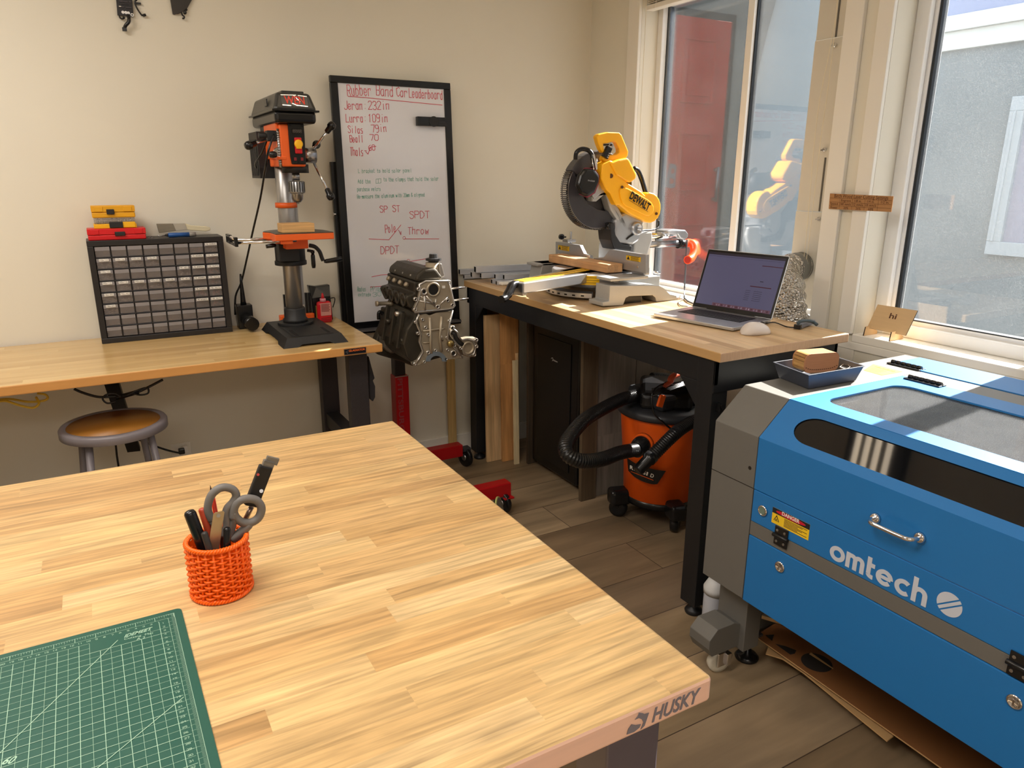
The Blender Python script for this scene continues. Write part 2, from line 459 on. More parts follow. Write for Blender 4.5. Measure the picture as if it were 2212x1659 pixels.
MB().box(2.598, 2.602, 2.498, 3.02, .955, ZH - .04).build('glass', m_g1, w1)
MB().box(2.596, 2.600, 2.135, 2.455, .955, ZH - .04).build('glass', m_g2, w1)
w2 = sempty('window_2')
f = MB()
f.box(2.56, 2.585, 1.665, W2b, ZS, ZH)
f.box(2.585, 2.64, 1.652, W2b, ZS, ZH)
f.box(2.562, 2.64, 1.145, W2b, ZS, ZS + .046)
f.box(2.585, 2.64, 1.145, W2b, ZS, ZS + .062)
f.box(2.56, 2.64, 1.145, W2b, ZH - .05, ZH)
f.build('window_frame', m_vinyl, w2, bevel=.004)
f = MB().box(2.59, 2.62, 1.642, 1.652, ZS + .06, ZH - .05).box(2.588, 2.62, 1.145, 1.652, ZS + .06, ZS + .066)
f.build('gasket', m_gasket, w2)
MB().box(2.602, 2.606, 1.145, 1.645, ZS + .06, ZH - .05).build('glass', m_g3, w2)
w3 = sempty('window_3')
f = MB().box(2.56, 2.64, -1.0, 1.075, ZS, 1.33).box(2.56, 2.64, -1.0, 1.075, ZH - .05, ZH).box(2.56, 2.64, 1.06, 1.145, ZS, ZH)
f.build('window_frame', m_vinyl, w3, bevel=.004)
MB().box(2.602, 2.606, -1.0, 1.06, 1.33, ZH - .05).build('glass', m_g3, w3)

# ceiling fixture with four bare tubes
t = thing('ceiling_light', 'ceiling light with four bare tubes above the aisle between the benches', 'ceiling light', (1.15, 2.03, HC))
MB().box(.7, 1.6, 1.88, 2.18, HC - .05, HC - .001).build('housing', M('lamp_housing_black', (4, 4, 4), .7), t)
for y in (2.115, 2.062, 2.008, 1.95):
    MB().cyl((.74, y, HC - .065), (1.56, y, HC - .065), .013, n=16).build('tube', M('lit_tube', (255, 240, 215), .5, emit=(255, 234, 205), es=7.0), t)

# ---------------- outside
m_ext = M('grey_stucco', (92, 101, 104), 0.9, var=0.10, scale=60, bump=0.2)
m_extt = M('pale_exterior_trim', (176, 178, 172), 0.7)
m_extb = M('grey_siding', (128, 142, 140), 0.7, var=.05)
struct(MB().box(2.66, 12, -6, 9, -.3, -.15).build('trim_7', M('outside_concrete', (150, 150, 146), .9)))
nb = thing('neighbouring_building', 'grey stucco neighbouring building across the alley seen through the windows', 'building', (6.1, 1, -.15))
NX = 6.0
MB().box(NX, NX + .4, -7, 9, -.15, 3.45).build('stucco_wall', m_ext, nb)
def zz(px, py): return ax(px, py, NX - .03).z
b_ = MB()
yb = ax(2026, 110, NX).y + .6
b_.box(NX - .04, NX + .02, -7, yb, zz(2212, 87), zz(2212, 44))
b_.box(NX - .07, NX + .02, -7, yb, zz(2212, 44), zz(2212, 8))
b_.build('trim_band', m_extt, nb, bevel=.004)
MB().box(NX - .015, NX + .02, -7, yb - .02, zz(2212, 8), 3.45).build('upper_siding', M('bluish_siding', (112, 122, 150), .7), nb)
u = MB(); y0 = ax(2140, 500, NX).y; z0 = ax(2140, 520, NX).z; z1 = ax(2196, 240, NX).z
u.box(NX - .04, NX + .01, y0 - .10, y0, z0, z1).box(NX - .04, NX + .01, y0 - 1.6, y0, z0 - .10, z0).box(NX - .04, NX + .01, y0 - 1.6, y0, z1, z1 + .10)
u.box(NX - .05, NX + .01, y0 - .05, y0 - .03, z0, z1)
wf = u.build('window_trim', M('grey_window_trim', (138, 146, 150), .7), nb, bevel=.004)
MB().box(NX - .01, NX + .005, y0 - 1.6, y0 - .10, z0, z1).build('window_pane', M('dark_pane', (120, 126, 140), .15), wf)
dxr = ay(1585, 40, 4.2).x; dzt = ay(1515, 24, 4.2).z
ew = thing('entry_building', 'pale exterior entry wall around the red door beyond the left window', 'building', (dxr + .05, 4.3, -.15))
e = MB().box(dxr + .002, dxr + .13, 4.2, 5.2, -.15, 3.0).box(2.66, dxr + .002, 4.2, 5.2, dzt + .002, 3.0).box(2.66, dxr - 1.202, 4.2, 5.2, -.15, dzt + .002).box(2.66, dxr + .002, 4.18, 5.2, -.15, .448)
e.build('entry_wall', M('pale_stucco', (168, 172, 168), .85, var=.06, scale=50), ew)
MB().box(2.66, dxr + .2, 3.95, 4.2, 2.85, 2.92).build('canopy', M('blue_grey_metal', (120, 132, 150), .5), ew)
dr = thing('entry_door', 'red panelled exterior door marked B beyond the left window', 'door', (3.7, 4.2, .45))
MB().box(dxr - 1.2, dxr, 4.175, 4.22, .45, dzt).build('door_frame', M('dark_green_grey_frame', (60, 72, 76), .5), dr)
mr = M('red_door_paint', (214, 60, 48), 0.45, var=.05)
dl, dR, dT = dxr - 1.15, dxr - .05, dzt - .05
MB().box(dl, dR, 4.165, 4.20, .5, dT).build('door_leaf', mr, dr, bevel=.004)
pz = [ay(1500, y, 4.165).z for y in (80, 180, 245, 345, 405, 520)]
for a, b in ((2.40, 1.98), (1.78, 1.38), (1.14, .72)):
    q_ = MB()
    for x0, x1 in ((dl + .22, dl + .50), (dR - .44, dR - .14)):
        q_.box(x0, x1, 4.150, 4.166, a - .012, a).box(x0, x1, 4.150, 4.166, b, b + .012).box(x0, x0 + .012, 4.150, 4.166, b, a).box(x1 - .012, x1, 4.150, 4.166, b, a)
        q_.box(x0 + .05, x1 - .05, 4.153, 4.166, b + .05, a - .05)
    q_.build('door_panel', mr, dr, bevel=.003)
mk = M('letter_grey', (135, 130, 145), .5)
MB().text('B', ay(1437, 403, 4.16), ay(1459, 407, 4.16), .165, (0, -1, 0), depth=.004, bold=True).build('door_letter', mk, dr)
MB().cyl((dR - .06, 4.13, 1.30), (dR - .06, 4.13, 1.55), .012).cyl((dR - .06, 4.13, 1.32), (dR - .06, 4.17, 1.32), .012).cyl((dR - .06, 4.13, 1.53), (dR - .06, 4.17, 1.53), .012).build('handle', m_steel, dr)
# ================================================================ BENCHES
wood_table = staves('rubberwood_block', [(190, 150, 98), (208, 175, 122), (201, 164, 110), (215, 184, 134), (187, 148, 96), (205, 170, 116), (199, 162, 110), (181, 142, 92)], 0.046, 0.44, 'x', rough=0.36, grain=(6, 120), gstr=0.62, fig=0.40, coat=0.15)
wood_glad = staves('maple_block', [(196, 160, 104), (214, 180, 122), (204, 169, 112), (219, 187, 130)], 0.035, 0.6, 'x', rough=0.25, grain=(4, 80), gstr=0.18, fig=0.12, coat=0.35)
wood_edge = M('bench_edge_wood', (208, 150, 84), .4, var=.12, scale=8, sx=(1, 1, 6))
wood_win = staves('light_block', [(200, 168, 122), (184, 148, 104), (214, 184, 140), (192, 158, 112)], 0.038, 0.5, 'y', rough=0.38, grain=(4, 80), gstr=0.22, fig=0.2)
wood_winedge = M('bench_edge_tan', (186, 148, 98), .45, var=.10, scale=5, sx=(8, 1, 8))
m_pink = M('pinkish_end_wood', (246, 202, 178), .45, var=.08, scale=6, sx=(1, 1, 20))
m_legg = M('hammered_dark_metal', (62, 58, 60), .45, var=.25, scale=220, metal=.3)
m_legd = M('dark_satin_metal', (40, 40, 44), .5, var=.1)

# --- near worktable
TZ = 0.865; TX = 0.632; TY0 = 0.578; TY1 = 1.762
t = thing('work_table', 'butcher block work table in the foreground holding the cutting mat and orange pencil holder', 'table', (-.3, 1.17, 0))
tt = MB().box(-1.25, TX, TY0, TY1, TZ - .038, TZ)
o = tt.build('tabletop', [wood_table, m_pink], t, bevel=.005)
for p in o.data.polygons:
    if p.normal.y < -.9: p.material_index = 1
lg = M('ink_grey', (128, 122, 130), .6)
a_ = ay(1407, 1567, TY0); b_ = ay(1509, 1520.5, TY0)
zc = TZ - .0295
g = MB().text('HUSKY', (a_.x, TY0, zc), (b_.x + .001, TY0, zc), .021, (0, -1, 0), bold=True, shear=.25)
dx = a_.x - .040
dog = [(0, .002), (.012, .001), (.020, .004), (.022, .008), (.014, .010), (.007, .014), (.002, .009)]
dog2 = [(.022, .0), (.028, .003), (.034, .020), (.027, .021), (.024, .0235), (.018, .027), (.016, .022), (.012, .019), (.018, .019), (.023, .015), (.026, .009)]
for d_ in (dog, dog2):
    g.prism([(dx + x, TY0 - .0004, zc - .003 + z) for x, z in d_], (0, -.0006, 0))
g.build('maker_mark', lg, o)
for (x, y) in ((.545, .66), (.545, 1.68), (-1.15, .66), (-1.15, 1.68)):
    MB().box(x - .045, x + .045, y - .035, y + .035, .03, TZ - .04).build('leg', M('purple_grey_metal', (92, 84, 90), .45, var=.05), t, bevel=.003)
MB().box(-1.1, .50, .70, .74, TZ - .10, TZ - .04).box(-1.1, .50, 1.62, 1.66, TZ - .10, TZ - .04).box(.52, .57, .69, 1.65, TZ - .10, TZ - .04).build('apron', m_legd, t)
for (x, y) in ((.545, .66), (.545, 1.68), (-1.15, .66), (-1.15, 1.68)):
    MB().cyl((x, y, 0), (x, y, .02), .03).cyl((x, y, .02), (x, y, .04), .01).build('foot', m_black, t)

# --- maker bench along the back wall
GZ = 0.828; GX = .975; GY = 2.80
t = thing('workbench', 'long maple workbench along the back wall carrying the drill press and drawer cabinet', 'workbench', (-.6, 3.1, 0))
o = MB().box(-2.6, GX, GY, YW - .015, GZ - .035, GZ).build('worktop', [wood_glad, wood_edge], t, bevel=.004)
for p in o.data.polygons:
    if abs(p.normal.z) < .5: p.material_index = 1
a_ = ay(743, 757, GY); b_ = ay(790, 752, GY)
bd = MB().box(a_.x, b_.x, GY - .003, GY, GZ - .029, GZ - .006).build('name_plate', M('black_plate', (22, 22, 26), .3), o)
g = MB().box(a_.x, b_.x, GY - .0036, GY - .003, GZ - .029, GZ - .0282).box(a_.x, b_.x, GY - .0036, GY - .003, GZ - .0068, GZ - .006).box(a_.x, a_.x + .0008, GY - .0036, GY - .003, GZ - .029, GZ - .006).box(b_.x - .0008, b_.x, GY - .0036, GY - .003, GZ - .029, GZ - .006)
g.line((a_.x + .017, GY - .003, GZ - .011), (a_.x + .006, GY - .003, GZ - .017), .0012, (0, -1, 0)).line((a_.x + .006, GY - .003, GZ - .017), (a_.x + .013, GY - .003, GZ - .024), .0012, (0, -1, 0)).line((a_.x + .013, GY - .003, GZ - .024), (a_.x + .014, GY - .003, GZ - .016), .0012, (0, -1, 0))
g.build('plate_border', m_steel, bd)
MB().text('GLADIATOR', (a_.x + .019, GY - .003, GZ - .0175), (b_.x - .004, GY - .003, GZ - .0175), .008, (0, -1, 0), bold=True).build('plate_lettering', M('orange_letters', (235, 110, 40), .5), bd)
L1 = [(.815, .925)]
lx0, lx1 = ay(757, 841, 2.93).x, ay(797, 841, 2.93).x
MB().box(lx0, lx1, 2.93, 2.985, .06, GZ - .036).build('leg', [m_legg], t, bevel=.003)
MB().box(lx0, lx1, 3.40, 3.455, .06, GZ - .036).build('leg', [m_legg], t, bevel=.003)
MB().box(lx0 + .01, lx1 - .01, 2.985, 3.40, .30, .37).build('crossbar', m_legd, t, bevel=.003)
for y in (2.957, 3.427): MB().cyl(((lx0 + lx1) / 2, y, 0), ((lx0 + lx1) / 2, y, .06), .03, .022).build('foot', m_black, t)
MB().box(-2.4, -2.27, 2.93, 2.985, .06, GZ - .036).box(-2.4, -2.27, 3.40, 3.455, .06, GZ - .036).build('leg', m_legg, t, bevel=.003)
p0 = ay(233, 838, 3.05); p1 = ay(268, 884, 3.15)
MB().beam((-.02, 3.05, GZ - .04), (.03, 3.36, .35), .05, .02).build('cable_strap', m_black, t)

# --- bench by the window
BZ = .9675; BX0 = 1.64; BX1 = 2.25; BY0 = 1.587; BY1 = 3.405
t = thing('workbench', 'butcher block workbench on black legs under the left window with the saw and laptop', 'workbench', (1.95, 2.5, 0))
o = MB().box(BX0, BX1, BY0, BY1, BZ - .031, BZ).build('worktop', [wood_win, wood_winedge, M('end_grain', (190, 156, 124), .5, var=.16, scale=25, sx=(6, 1, 1))], t, bevel=.003)
for p in o.data.polygons:
    if p.normal.x < -.9: p.material_index = 1
    elif abs(p.normal.y) > .9: p.material_index = 2
f = MB()
f.box(BX0 + .012, BX0 + .03, BY0 + .03, BY1 - .01, BZ - .115, BZ - .031)
f.box(BX1 - .03, BX1 - .012, BY0 + .03, BY1 - .01, BZ - .115, BZ - .031)
f.box(BX0 + .012, BX1 - .012, BY0 + .03, BY0 + .05, BZ - .14, BZ - .031)
f.box(BX0 + .012, BX1 - .012, BY1 - .03, BY1 - .01, BZ - .115, BZ - .031)
f.build('apron', m_black, t, bevel=.002)
for x in (BX0 + .045, BX1 - .045):
    for y in (BY0 + .07, BY1 - .07):
        q_ = MB().box(x - .034, x + .034, y - .036, y + .036, .045, BZ - .032)
        s = 1 if y < 2.5 else -1
        q_.prism([(x - .033, y + s * .036, BZ - .115), (x - .033, y + s * .12, BZ - .115), (x - .033, y + s * .036, BZ - .20)], (.004, 0, 0))
        q_.build('leg', m_black, t, bevel=.003)
        MB().lathe([(.03, 0), (.032, .008), (.026, .018), (.01, .024), (.01, .046)], (x, y, 0)).build('foot', m_black, t)
# ================================================================ ON THE WORK TABLE
def fb(mb, x0, y0, x1, y1, Y, dep):
    """box whose front (facing -y) stands in plane Y and spans the two sight lines"""
    a = ay(x0, y0, Y); b = ay(x1, y1, Y)
    return mb.box(min(a.x, b.x), max(a.x, b.x), Y, Y + dep, min(a.z, b.z), max(a.z, b.z))

def cutting_mat():
    A = az(391, 1312, TZ + .003); R = math.radians(0.7)
    t = thing('cutting_mat', 'green self-healing cutting mat with white printed grid on the work table', 'cutting mat', (A.x, A.y, TZ))
    U = V((-math.cos(R), -math.sin(R), 0)); Vv = V((math.sin(R), -math.cos(R), 0)); Z = V((0, 0, 1))
    P = lambda u, v, z=.003: V((A.x, A.y, TZ)) + U * u + Vv * v + Z * z
    Wd, H, r = .60, .45, .008
    pts = []
    for (cu, cv, a0) in ((r, r, 180), (Wd - r, r, 270), (Wd - r, H - r, 0), (r, H - r, 90)):
        for k in range(5):
            a = math.radians(a0 + k * 22.5)
            pts.append(P(cu + r * math.cos(a), cv + r * math.sin(a), 0.0002))
    MB().prism(pts, (0, 0, .0028)).build('mat', M('mat_green', (20, 80, 66), .5, var=.05, scale=200), t)
    g = MB(); n = (0, 0, 1); e = 0.0254 / 2
    L = lambda u0, v0, u1, v1, w=.0007: g.line(P(u0, v0), P(u1, v1), w * .75, n, .0003)
    i0 = .020 + .0127
    for k in range(0, 44):
        u = .020 + e * k
        if u > .58: break
        top = i0 if not (3 <= k <= 7) else i0 + e * 2.0
        if k > 0: L(u, top if k > 1 else i0 - .006, u, H - .03, .0010 if k % 2 == 1 else .0005)
    for k in range(0, 34):
        v = i0 + e * k
        if v > .425: break
        ustart = .022
        if k in (0,): L(.020 + e * 8, v, Wd - .03, v, .0006)
        elif k == 1: L(.022, v, .020 + e * 2, v, .0006); L(.020 + e * 8, v, Wd - .03, v, .0006)
        else: L(ustart, v, Wd - .03, v, .0010 if k % 2 == 0 else .0005)
    L(.011, .011, Wd - .011, .011); L(.011, .011, .011, H - .011)
    k = 0
    while .012 + k * .0254 / 8 < Wd - .012:
        u = .012 + k * .0254 / 8
        L(u, .011, u, .011 + (.010 if k % 8 == 0 else .006 if k % 4 == 0 else .0035), .0005 if k % 8 else .0009); k += 1
    k = 0
    while .012 + k * .002 < H - .012:
        v = .012 + k * .002
        L(.011, v, .011 + (.010 if k % 5 == 0 else .0045), v, .0004); k += 1
    L(.020, .021, Wd - .02, .021, .0006); L(.020, .021, .020, H - .02, .0006)
    for k in range(1, 44):
        v = .021 + k * .01
        if v > .42: break
        s = str(k); g.ink(s, P(.0275 + .0012 * len(s), v + .0015), P(.0275 - .0012 * len(s) - .001, v + .0015), .0028, n, .0005, lift=.0003)
    for k in range(1, 52):
        u = .023 + k * .01; s = str(k)
        g.ink(s, P(u + .0012 * len(s), .0275), P(u - .0012 * len(s) - .001, .0275), .0028, n, .0005, lift=.0003)
    g.line(P(.087, .044), P(.335, .37), .0010, n, .0004)
    g.line(P(.022, .215), P(.26, .40), .0010, n, .0004)
    g.build('printed_grid', M('mat_print', (160, 196, 172), .5), t)
    m = MB()
    m.text('IDEMEET', az(268, 1378, TZ + .003), az(331, 1360, TZ + .003), .0075, n, shear=.5, depth=.0001, bold=True)
    m.text('Cutting  Mat', az(268, 1383, TZ + .003), az(331, 1369, TZ + .003), .0045, n, depth=.0001)
    m.text('A 2', az(295, 1383.5, TZ + .003), az(314, 1379, TZ + .003), .0055, n, depth=.0001)
    m.text('60', az(3, 1652, TZ + .003), az(29, 1649, TZ + .003), .011, n, depth=.0001, bold=True, shear=.3)
    m.build('printed_lettering', M('mat_print', (160, 196, 172), .5), t)
cutting_mat()

def pencil_cup():
    cx, cy, r, h = .1035, 1.112, .0435, .1
    top = ay(468, 1165, cy).z
    h = max(.09, min(.12, top - TZ))
    t = thing('pencil_holder', 'orange woven pencil holder full of pens and scissors on the work table', 'pencil holder', (cx, cy, TZ))
    m = M('orange_plastic', (255, 104, 14), .38, var=.04)
    b = MB(); n = 24; rows = 15
    b.lathe([(r * .9, 0.001), (r * .9, .006)], (cx, cy, TZ))
    b.lathe([(r - .0035, .004), (r - .0035, h - .004)], (cx, cy, TZ), n=48, caps=False)
    for k in range(n):
        a = 2 * PI * k / n
        b.tube([(cx + r * math.cos(a), cy + r * math.sin(a), TZ + z) for z in (.002, h - .002)], .0022, n=8)
    for j in range(rows):
        z = TZ + .011 + (h - .022) * j / (rows - 1); pts = []
        for q_ in range(n * 6):
            a = 2 * PI * q_ / (n * 6)
            s = math.cos(a * n / 2 + (PI if j % 2 else 0))
            pts.append((cx + (r + .0028 * s) * math.cos(a), cy + (r + .0028 * s) * math.sin(a), z))
        b.tube(pts, .0019, n=6, closed=True)
    b.build('woven_wall', m, t)
    for z in (TZ + .004, TZ + h - .001):
        rr = MB()
        for s in range(3):
            pts = []
            for q_ in range(220):
                a = 2 * PI * q_ / 220; w = a * 20 + 2 * PI * s / 3
                # helix count whole so that it closes
                rad = r + .0003 + .0022 * math.cos(w)
                pts.append((cx + rad * math.cos(a), cy + rad * math.sin(a), z + .0022 * math.sin(w)))
            rr.tube(pts, .0022, n=6, closed=True)
        rr.build('rope_rim', m, t)
    K = lambda X, Y, d=0: ay(360 + .2291 * X, 960 + .229 * Y, cy + d)
    G = 'pens and tools in the orange holder'
    # scissors
    s = thing('scissors', 'grey handled scissors standing point down in the orange pencil holder', 'scissors', (cx, cy - .005, TZ + .01), G)
    mg = M('grey_rubber', (112, 108, 104), .5, var=.08)
    a1 = [K(*p, .0) for p in ((430, 715), (392, 640), (392, 560), (425, 475), (490, 418), (560, 405), (630, 430), (655, 485), (625, 545), (575, 600), (560, 660), (570, 740), (560, 800))]
    def sm(P, k=4):
        out = []
        for i in range(len(P) - 1):
            p0 = P[max(i - 1, 0)]; p1 = P[i]; p2 = P[i + 1]; p3 = P[min(i + 2, len(P) - 1)]
            for j in range(k):
                u = j / k
                out.append(.5 * ((2 * p1) + (p2 - p0) * u + (2 * p0 - 5 * p1 + 4 * p2 - p3) * u * u + (-p0 + 3 * p1 - 3 * p2 + p3) * u ** 3))
        out.append(P[-1]); return out
    globals()['smooth'] = sm
    MB().tube(sm(a1 + [K(520, 860, .0)]), [.0062] * (len(sm(a1 + [K(520, 860)]))), n=10).tube(sm([K(430, 715), K(480, 790), K(520, 860)]), .006, n=10).build('handle', mg, s)
    a2 = [K(*p, -.004) for p in ((630, 700), (637, 600), (680, 535), (765, 512), (850, 530), (893, 600), (870, 685), (800, 735), (715, 735), (655, 690), (630, 640))]
    MB().tube(sm(a2), .0066, n=10).tube(sm([K(790, 740, -.004), K(700, 830, -.002), K(610, 900, 0)]), [.006] + [.0075] * 7 + [.006], n=10).tube(sm([K(640, 690, -.004), K(610, 800, 0), K(590, 900, 0)]), .006, n=10).build('handle', mg, s)
    MB().prism([K(540, 860), K(600, 860), (cx + .008, cy, TZ + .012)], (0, .002, 0)).prism([K(500, 860, .003), K(560, 860, .003), (cx + .002, cy + .003, TZ + .012)], (0, .002, 0)).build('blades', m_steel, s)
    def rod(name, label, cat, p0, p1, r, mat, tip=None, tm=None, cap=None, n=14):
        t_ = thing(name, label, cat, p1, G)
        d = (p0 - p1); L_ = d.length
        MB().lathe([(r * .75, 0), (r, .003), (r, L_ - r * .6), (r * .8, L_ - r * .2), (r * .35, L_)] if not tip else [(r * .75, 0), (r, .003), (r, L_ - .018)], p1, d, n=n).build('barrel', mat, t_)
        if tip: MB().lathe([(r, L_ - .018), (r * .25, L_ - .004), (.0003, L_)], p1, d, n=n).build('tip', tm, t_)
        return t_
    floor_ = lambda x, y: V((cx + x, cy + y, TZ + .010))
    rod('marker', 'thick black marker leaning left in the orange pencil holder', 'marker', K(210, 625, -.006), floor_(-.006, -.006), .0088, M('gloss_black', (20, 20, 22), .25))
    rod('pen', 'slim dark grey pen at the front of the orange pencil holder', 'pen', K(352, 825, -.03), floor_(-.004, -.03), .0048, M('charcoal_plastic', (52, 48, 46), .5))
    rod('pencil', 'red pencil with a dark point inside the scissor loop', 'pencil', K(410, 385, .012), floor_(.012, .012), .0036, M('red_lacquer', (205, 50, 22), .35), True, M('lead_tip', (60, 34, 28), .6), n=6)
    rod('pen', 'short black pen behind the steel ruler in the orange pencil holder', 'pen', K(568, 780, -.026), floor_(.004, -.03), .0055, M('gloss_black', (20, 20, 22), .25))
    rod('hobby_knife', 'red and black hobby knife left of the scissors in the holder', 'knife', K(330, 600, .004), floor_(.004, .0), .0058, M('knife_red', (170, 62, 36), .4))
    ru = thing('steel_ruler', 'short steel ruler with a hanging hole in the orange pencil holder', 'ruler', K(470, 860, -.02), G)
    MB().prism([K(440, 660, -.02), K(455, 645, -.02), K(530, 628, -.02), K(545, 640, -.02), K(470, 1150, -.02), K(365, 1150, -.02)], (0, .0012, 0)).build('blade', M('satin_brass_steel', (172, 160, 136), .35, .8), ru)
    MB().cyl(K(488, 672, -.0215), K(488, 672, -.0195), .003, n=12).build('hanging_hole', M('hole_dark', (130, 120, 104), .6), ru)
    # utility knife
    uk = thing('utility_knife', 'black retractable utility knife with clear cap leaning right in the pencil holder', 'knife', K(740, 700, .008), G)
    def slab(pa, pb, w, th, y):
        a = K(*pa, y); b_ = K(*pb, y); d = (b_ - a).normalized(); q_ = V((0, 1, 0)).cross(d).normalized()
        return [a + q_ * w / 2, b_ + q_ * w / 2, b_ - q_ * w / 2, a - q_ * w / 2]
    MB().prism(slab((800, 590), (945, 215), .0215, .01, .006), (0, .011, 0)).build('body', M('black_rubber', (26, 25, 25), .55), uk, bevel=.002)
    MB().prism(slab((800, 580), (822, 520), .024, .01, .005), (0, .013, 0)).build('collar', M('black_rubber', (26, 25, 25), .55), uk, bevel=.001)
    MB().prism(slab((950, 225), (975, 160), .018, .01, .008), (0, .008, 0)).prism(slab((985, 190), (1010, 125), .020, .01, .009), (0, .006, 0)).build('clear_cap', M('smoky_clear_plastic', (110, 108, 104), .15, alpha=.75), uk, bevel=.001)
    MB().cyl(K(745, 700, .011), K(800, 590, .011), .004, n=12).cyl(K(745, 700, .011), floor_(.02, .01), .0035, n=12).build('blade_shaft', M('shaft_steel', (150, 130, 118), .3, .8), uk)
    MB().cyl(K(893, 440, .003), K(893, 440, .006), .003, n=12).build('screw', m_steel, uk)
    MB().cyl(K(862, 285, .004), K(862, 285, .008), .0022, n=10).build('lock_dot', M('lock_red', (170, 50, 40), .5), uk)
pencil_cup()

# ================================================================ DRAWER CABINET
def cabinet():
    Y = 3.335; a = ay(220, 741, Y); b = ay(507, 713, Y); c = ay(186, 521, Y); d = ay(478, 519, Y)
    x0 = (a.x + c.x) / 2; x1 = (b.x + d.x) / 2; z0 = GZ; z1 = c.z
    t = thing('drawer_cabinet', 'black small parts cabinet with 64 clear drawers on the long workbench', 'drawer cabinet', ((x0 + x1) / 2, Y + .07, GZ))
    mb = M('black_plastic', (34, 32, 33), .4, var=.06)
    m = MB(); fr = .022; dep = .145
    m.box(x0, x0 + fr, Y, Y + dep, z0 + fr, z1 - fr).box(x1 - fr, x1, Y, Y + dep, z0 + fr, z1 - fr).box(x0, x1, Y, Y + dep, z0, z0 + fr).box(x0, x1, Y, Y + dep, z1 - fr, z1).box(x0 + fr, x1 - fr, Y + dep - .01, Y + dep, z0 + fr, z1 - fr)
    W_ = (x1 - x0 - 2 * fr) / 8; H_ = (z1 - z0 - 2 * fr) / 8
    for k in range(1, 8):
        m.box(x0 + fr + W_ * k - .002, x0 + fr + W_ * k + .002, Y + .008, Y + dep - .01, z0 + fr, z1 - fr)
        m.box(x0 + fr, x1 - fr, Y + .008, Y + dep - .01, z0 + fr + H_ * k - .002, z0 + fr + H_ * k + .002)
    m.build('body', mb, t, bevel=.002)
    clear = M('smoky_drawer_plastic', (140, 132, 128), .3, alpha=.42, var=.03)
    lip = M('frosted_drawer_lip', (168, 170, 182), .35, alpha=.9, var=.03)
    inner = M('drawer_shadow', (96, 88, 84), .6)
    white = M('white_label', (238, 236, 230), .6); ink = M('label_ink', (30, 30, 34), .6)
    scr = M('zinc_screws', (190, 182, 172), .3, .9); pink = M('coppery_fasteners', (176, 120, 112), .4, .6)
    labels = {}
    for i, s in enumerate(('M3x12', 'M3x16', 'M3x20', 'M3x25')): labels[(1, i)] = s
    labels[(2, 0)] = 'M4x10'; labels[(2, 5)] = 'M4 HEX'
    for i, s in enumerate(('M5x10', 'M5x15', 'M5x20', 'M5x25', 'M5x30', 'M5 HEX')): labels[(3, i)] = s
    labels[(4, 0)] = 'M6x20'; labels[(4, 1)] = 'M6x40'; labels[(5, 0)] = 'M8x20'
    for r_, s in enumerate(('M3', 'M4', 'M5', 'M6', 'M8')):
        labels[(1 + r_, 6)] = s + ' WASHERS'; labels[(1 + r_, 7)] = s + ' NUTS'
    labels[(0, 7)] = 'M2 SCREWS'
    full = {(0, 7): 22, (1, 0): 14, (1, 1): 14, (1, 2): 14, (1, 3): 16, (2, 0): 12, (2, 5): 4, (3, 1): 22, (3, 2): 10, (3, 3): 10, (3, 4): 16, (3, 5): 5, (4, 0): 22, (4, 1): 9, (5, 0): 12}
    for r_ in range(8):
        for c_ in range(8):
            X0 = x0 + fr + W_ * c_ + .003; X1 = X0 + W_ - .006; Z1 = z1 - fr - H_ * r_ - .003; Z0 = Z1 - H_ + .006
            d_ = MB()
            zm = Z1 - (Z1 - Z0) * .38
            d_.m = 0
            d_.box(X0, X1, Y + .010, Y + .012, Z0, zm)
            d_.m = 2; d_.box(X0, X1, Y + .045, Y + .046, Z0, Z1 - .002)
            d_.m = 0; d_.box(X0, X1, Y + .012, Y + .045, Z0, Z0 + .0015)
            d_.m = 1
            d_.prism([(X0, Y + .010, zm), (X0, Y + .003, Z1), (X0, Y + .005, Z1), (X0, Y + .012, zm)], (X1 - X0, 0, 0))
            dr_ = d_.build('drawer', [clear, lip, inner], t)
            if (r_, c_) in labels:
                s = labels[(r_, c_)]; l_ = MB(); wd = .034 if len(s) < 7 else .045
                xm = (X0 + X1) / 2; zl = Z1 - .010; zt = Z1 - .0005; ya = Y + .0035
                l_.box(xm - wd / 2, xm + wd / 2, Y + .0005, Y + .0028, zl, zt)
                l_.m = 1; l_.ink(s, (xm - wd * .42, Y + .0005, zl + .0025), (xm + wd * .44, Y + .0005, zl + .0025), .0048, (0, -1, 0), .0007, lift=.0004)
                l_.build('paper_label', [white, ink], dr_)
            if (r_, c_) in full or (c_ == 7 and 0 < r_ < 6) or (c_ == 6 and r_ in (0, 4)):
                q_ = MB(); k = full.get((r_, c_), 12)
                for i in range(k):
                    px_ = random.uniform(X0 + .008, X1 - .008); pz_ = random.uniform(Z0 + .003, Z0 + (.018 if k > 10 else .010)); a_ = random.uniform(-.7, .7)
                    v_ = V((math.cos(a_), 0, math.sin(a_))) * random.uniform(.004, .010)
                    yy = Y + .018 + random.uniform(0, .01); p_ = V((px_, yy, pz_))
                    if c_ >= 6 and r_ > 0 or k < 6: q_.lathe([(.0022, 0), (.0042, 0), (.0042, .002), (.0022, .002)], p_, (random.uniform(-1, 1), -1, .2), n=8)
                    else: q_.cyl(p_ - v_, p_ + v_, .0013, n=6).cyl(p_ + v_, p_ + v_ * 1.35, .0028, n=8)
                q_.build('fasteners', pink if (c_ == 7 or c_ == 6) and r_ > 0 or (r_, c_) == (0, 6) else scr, dr_)
    # top things
    ct = z1
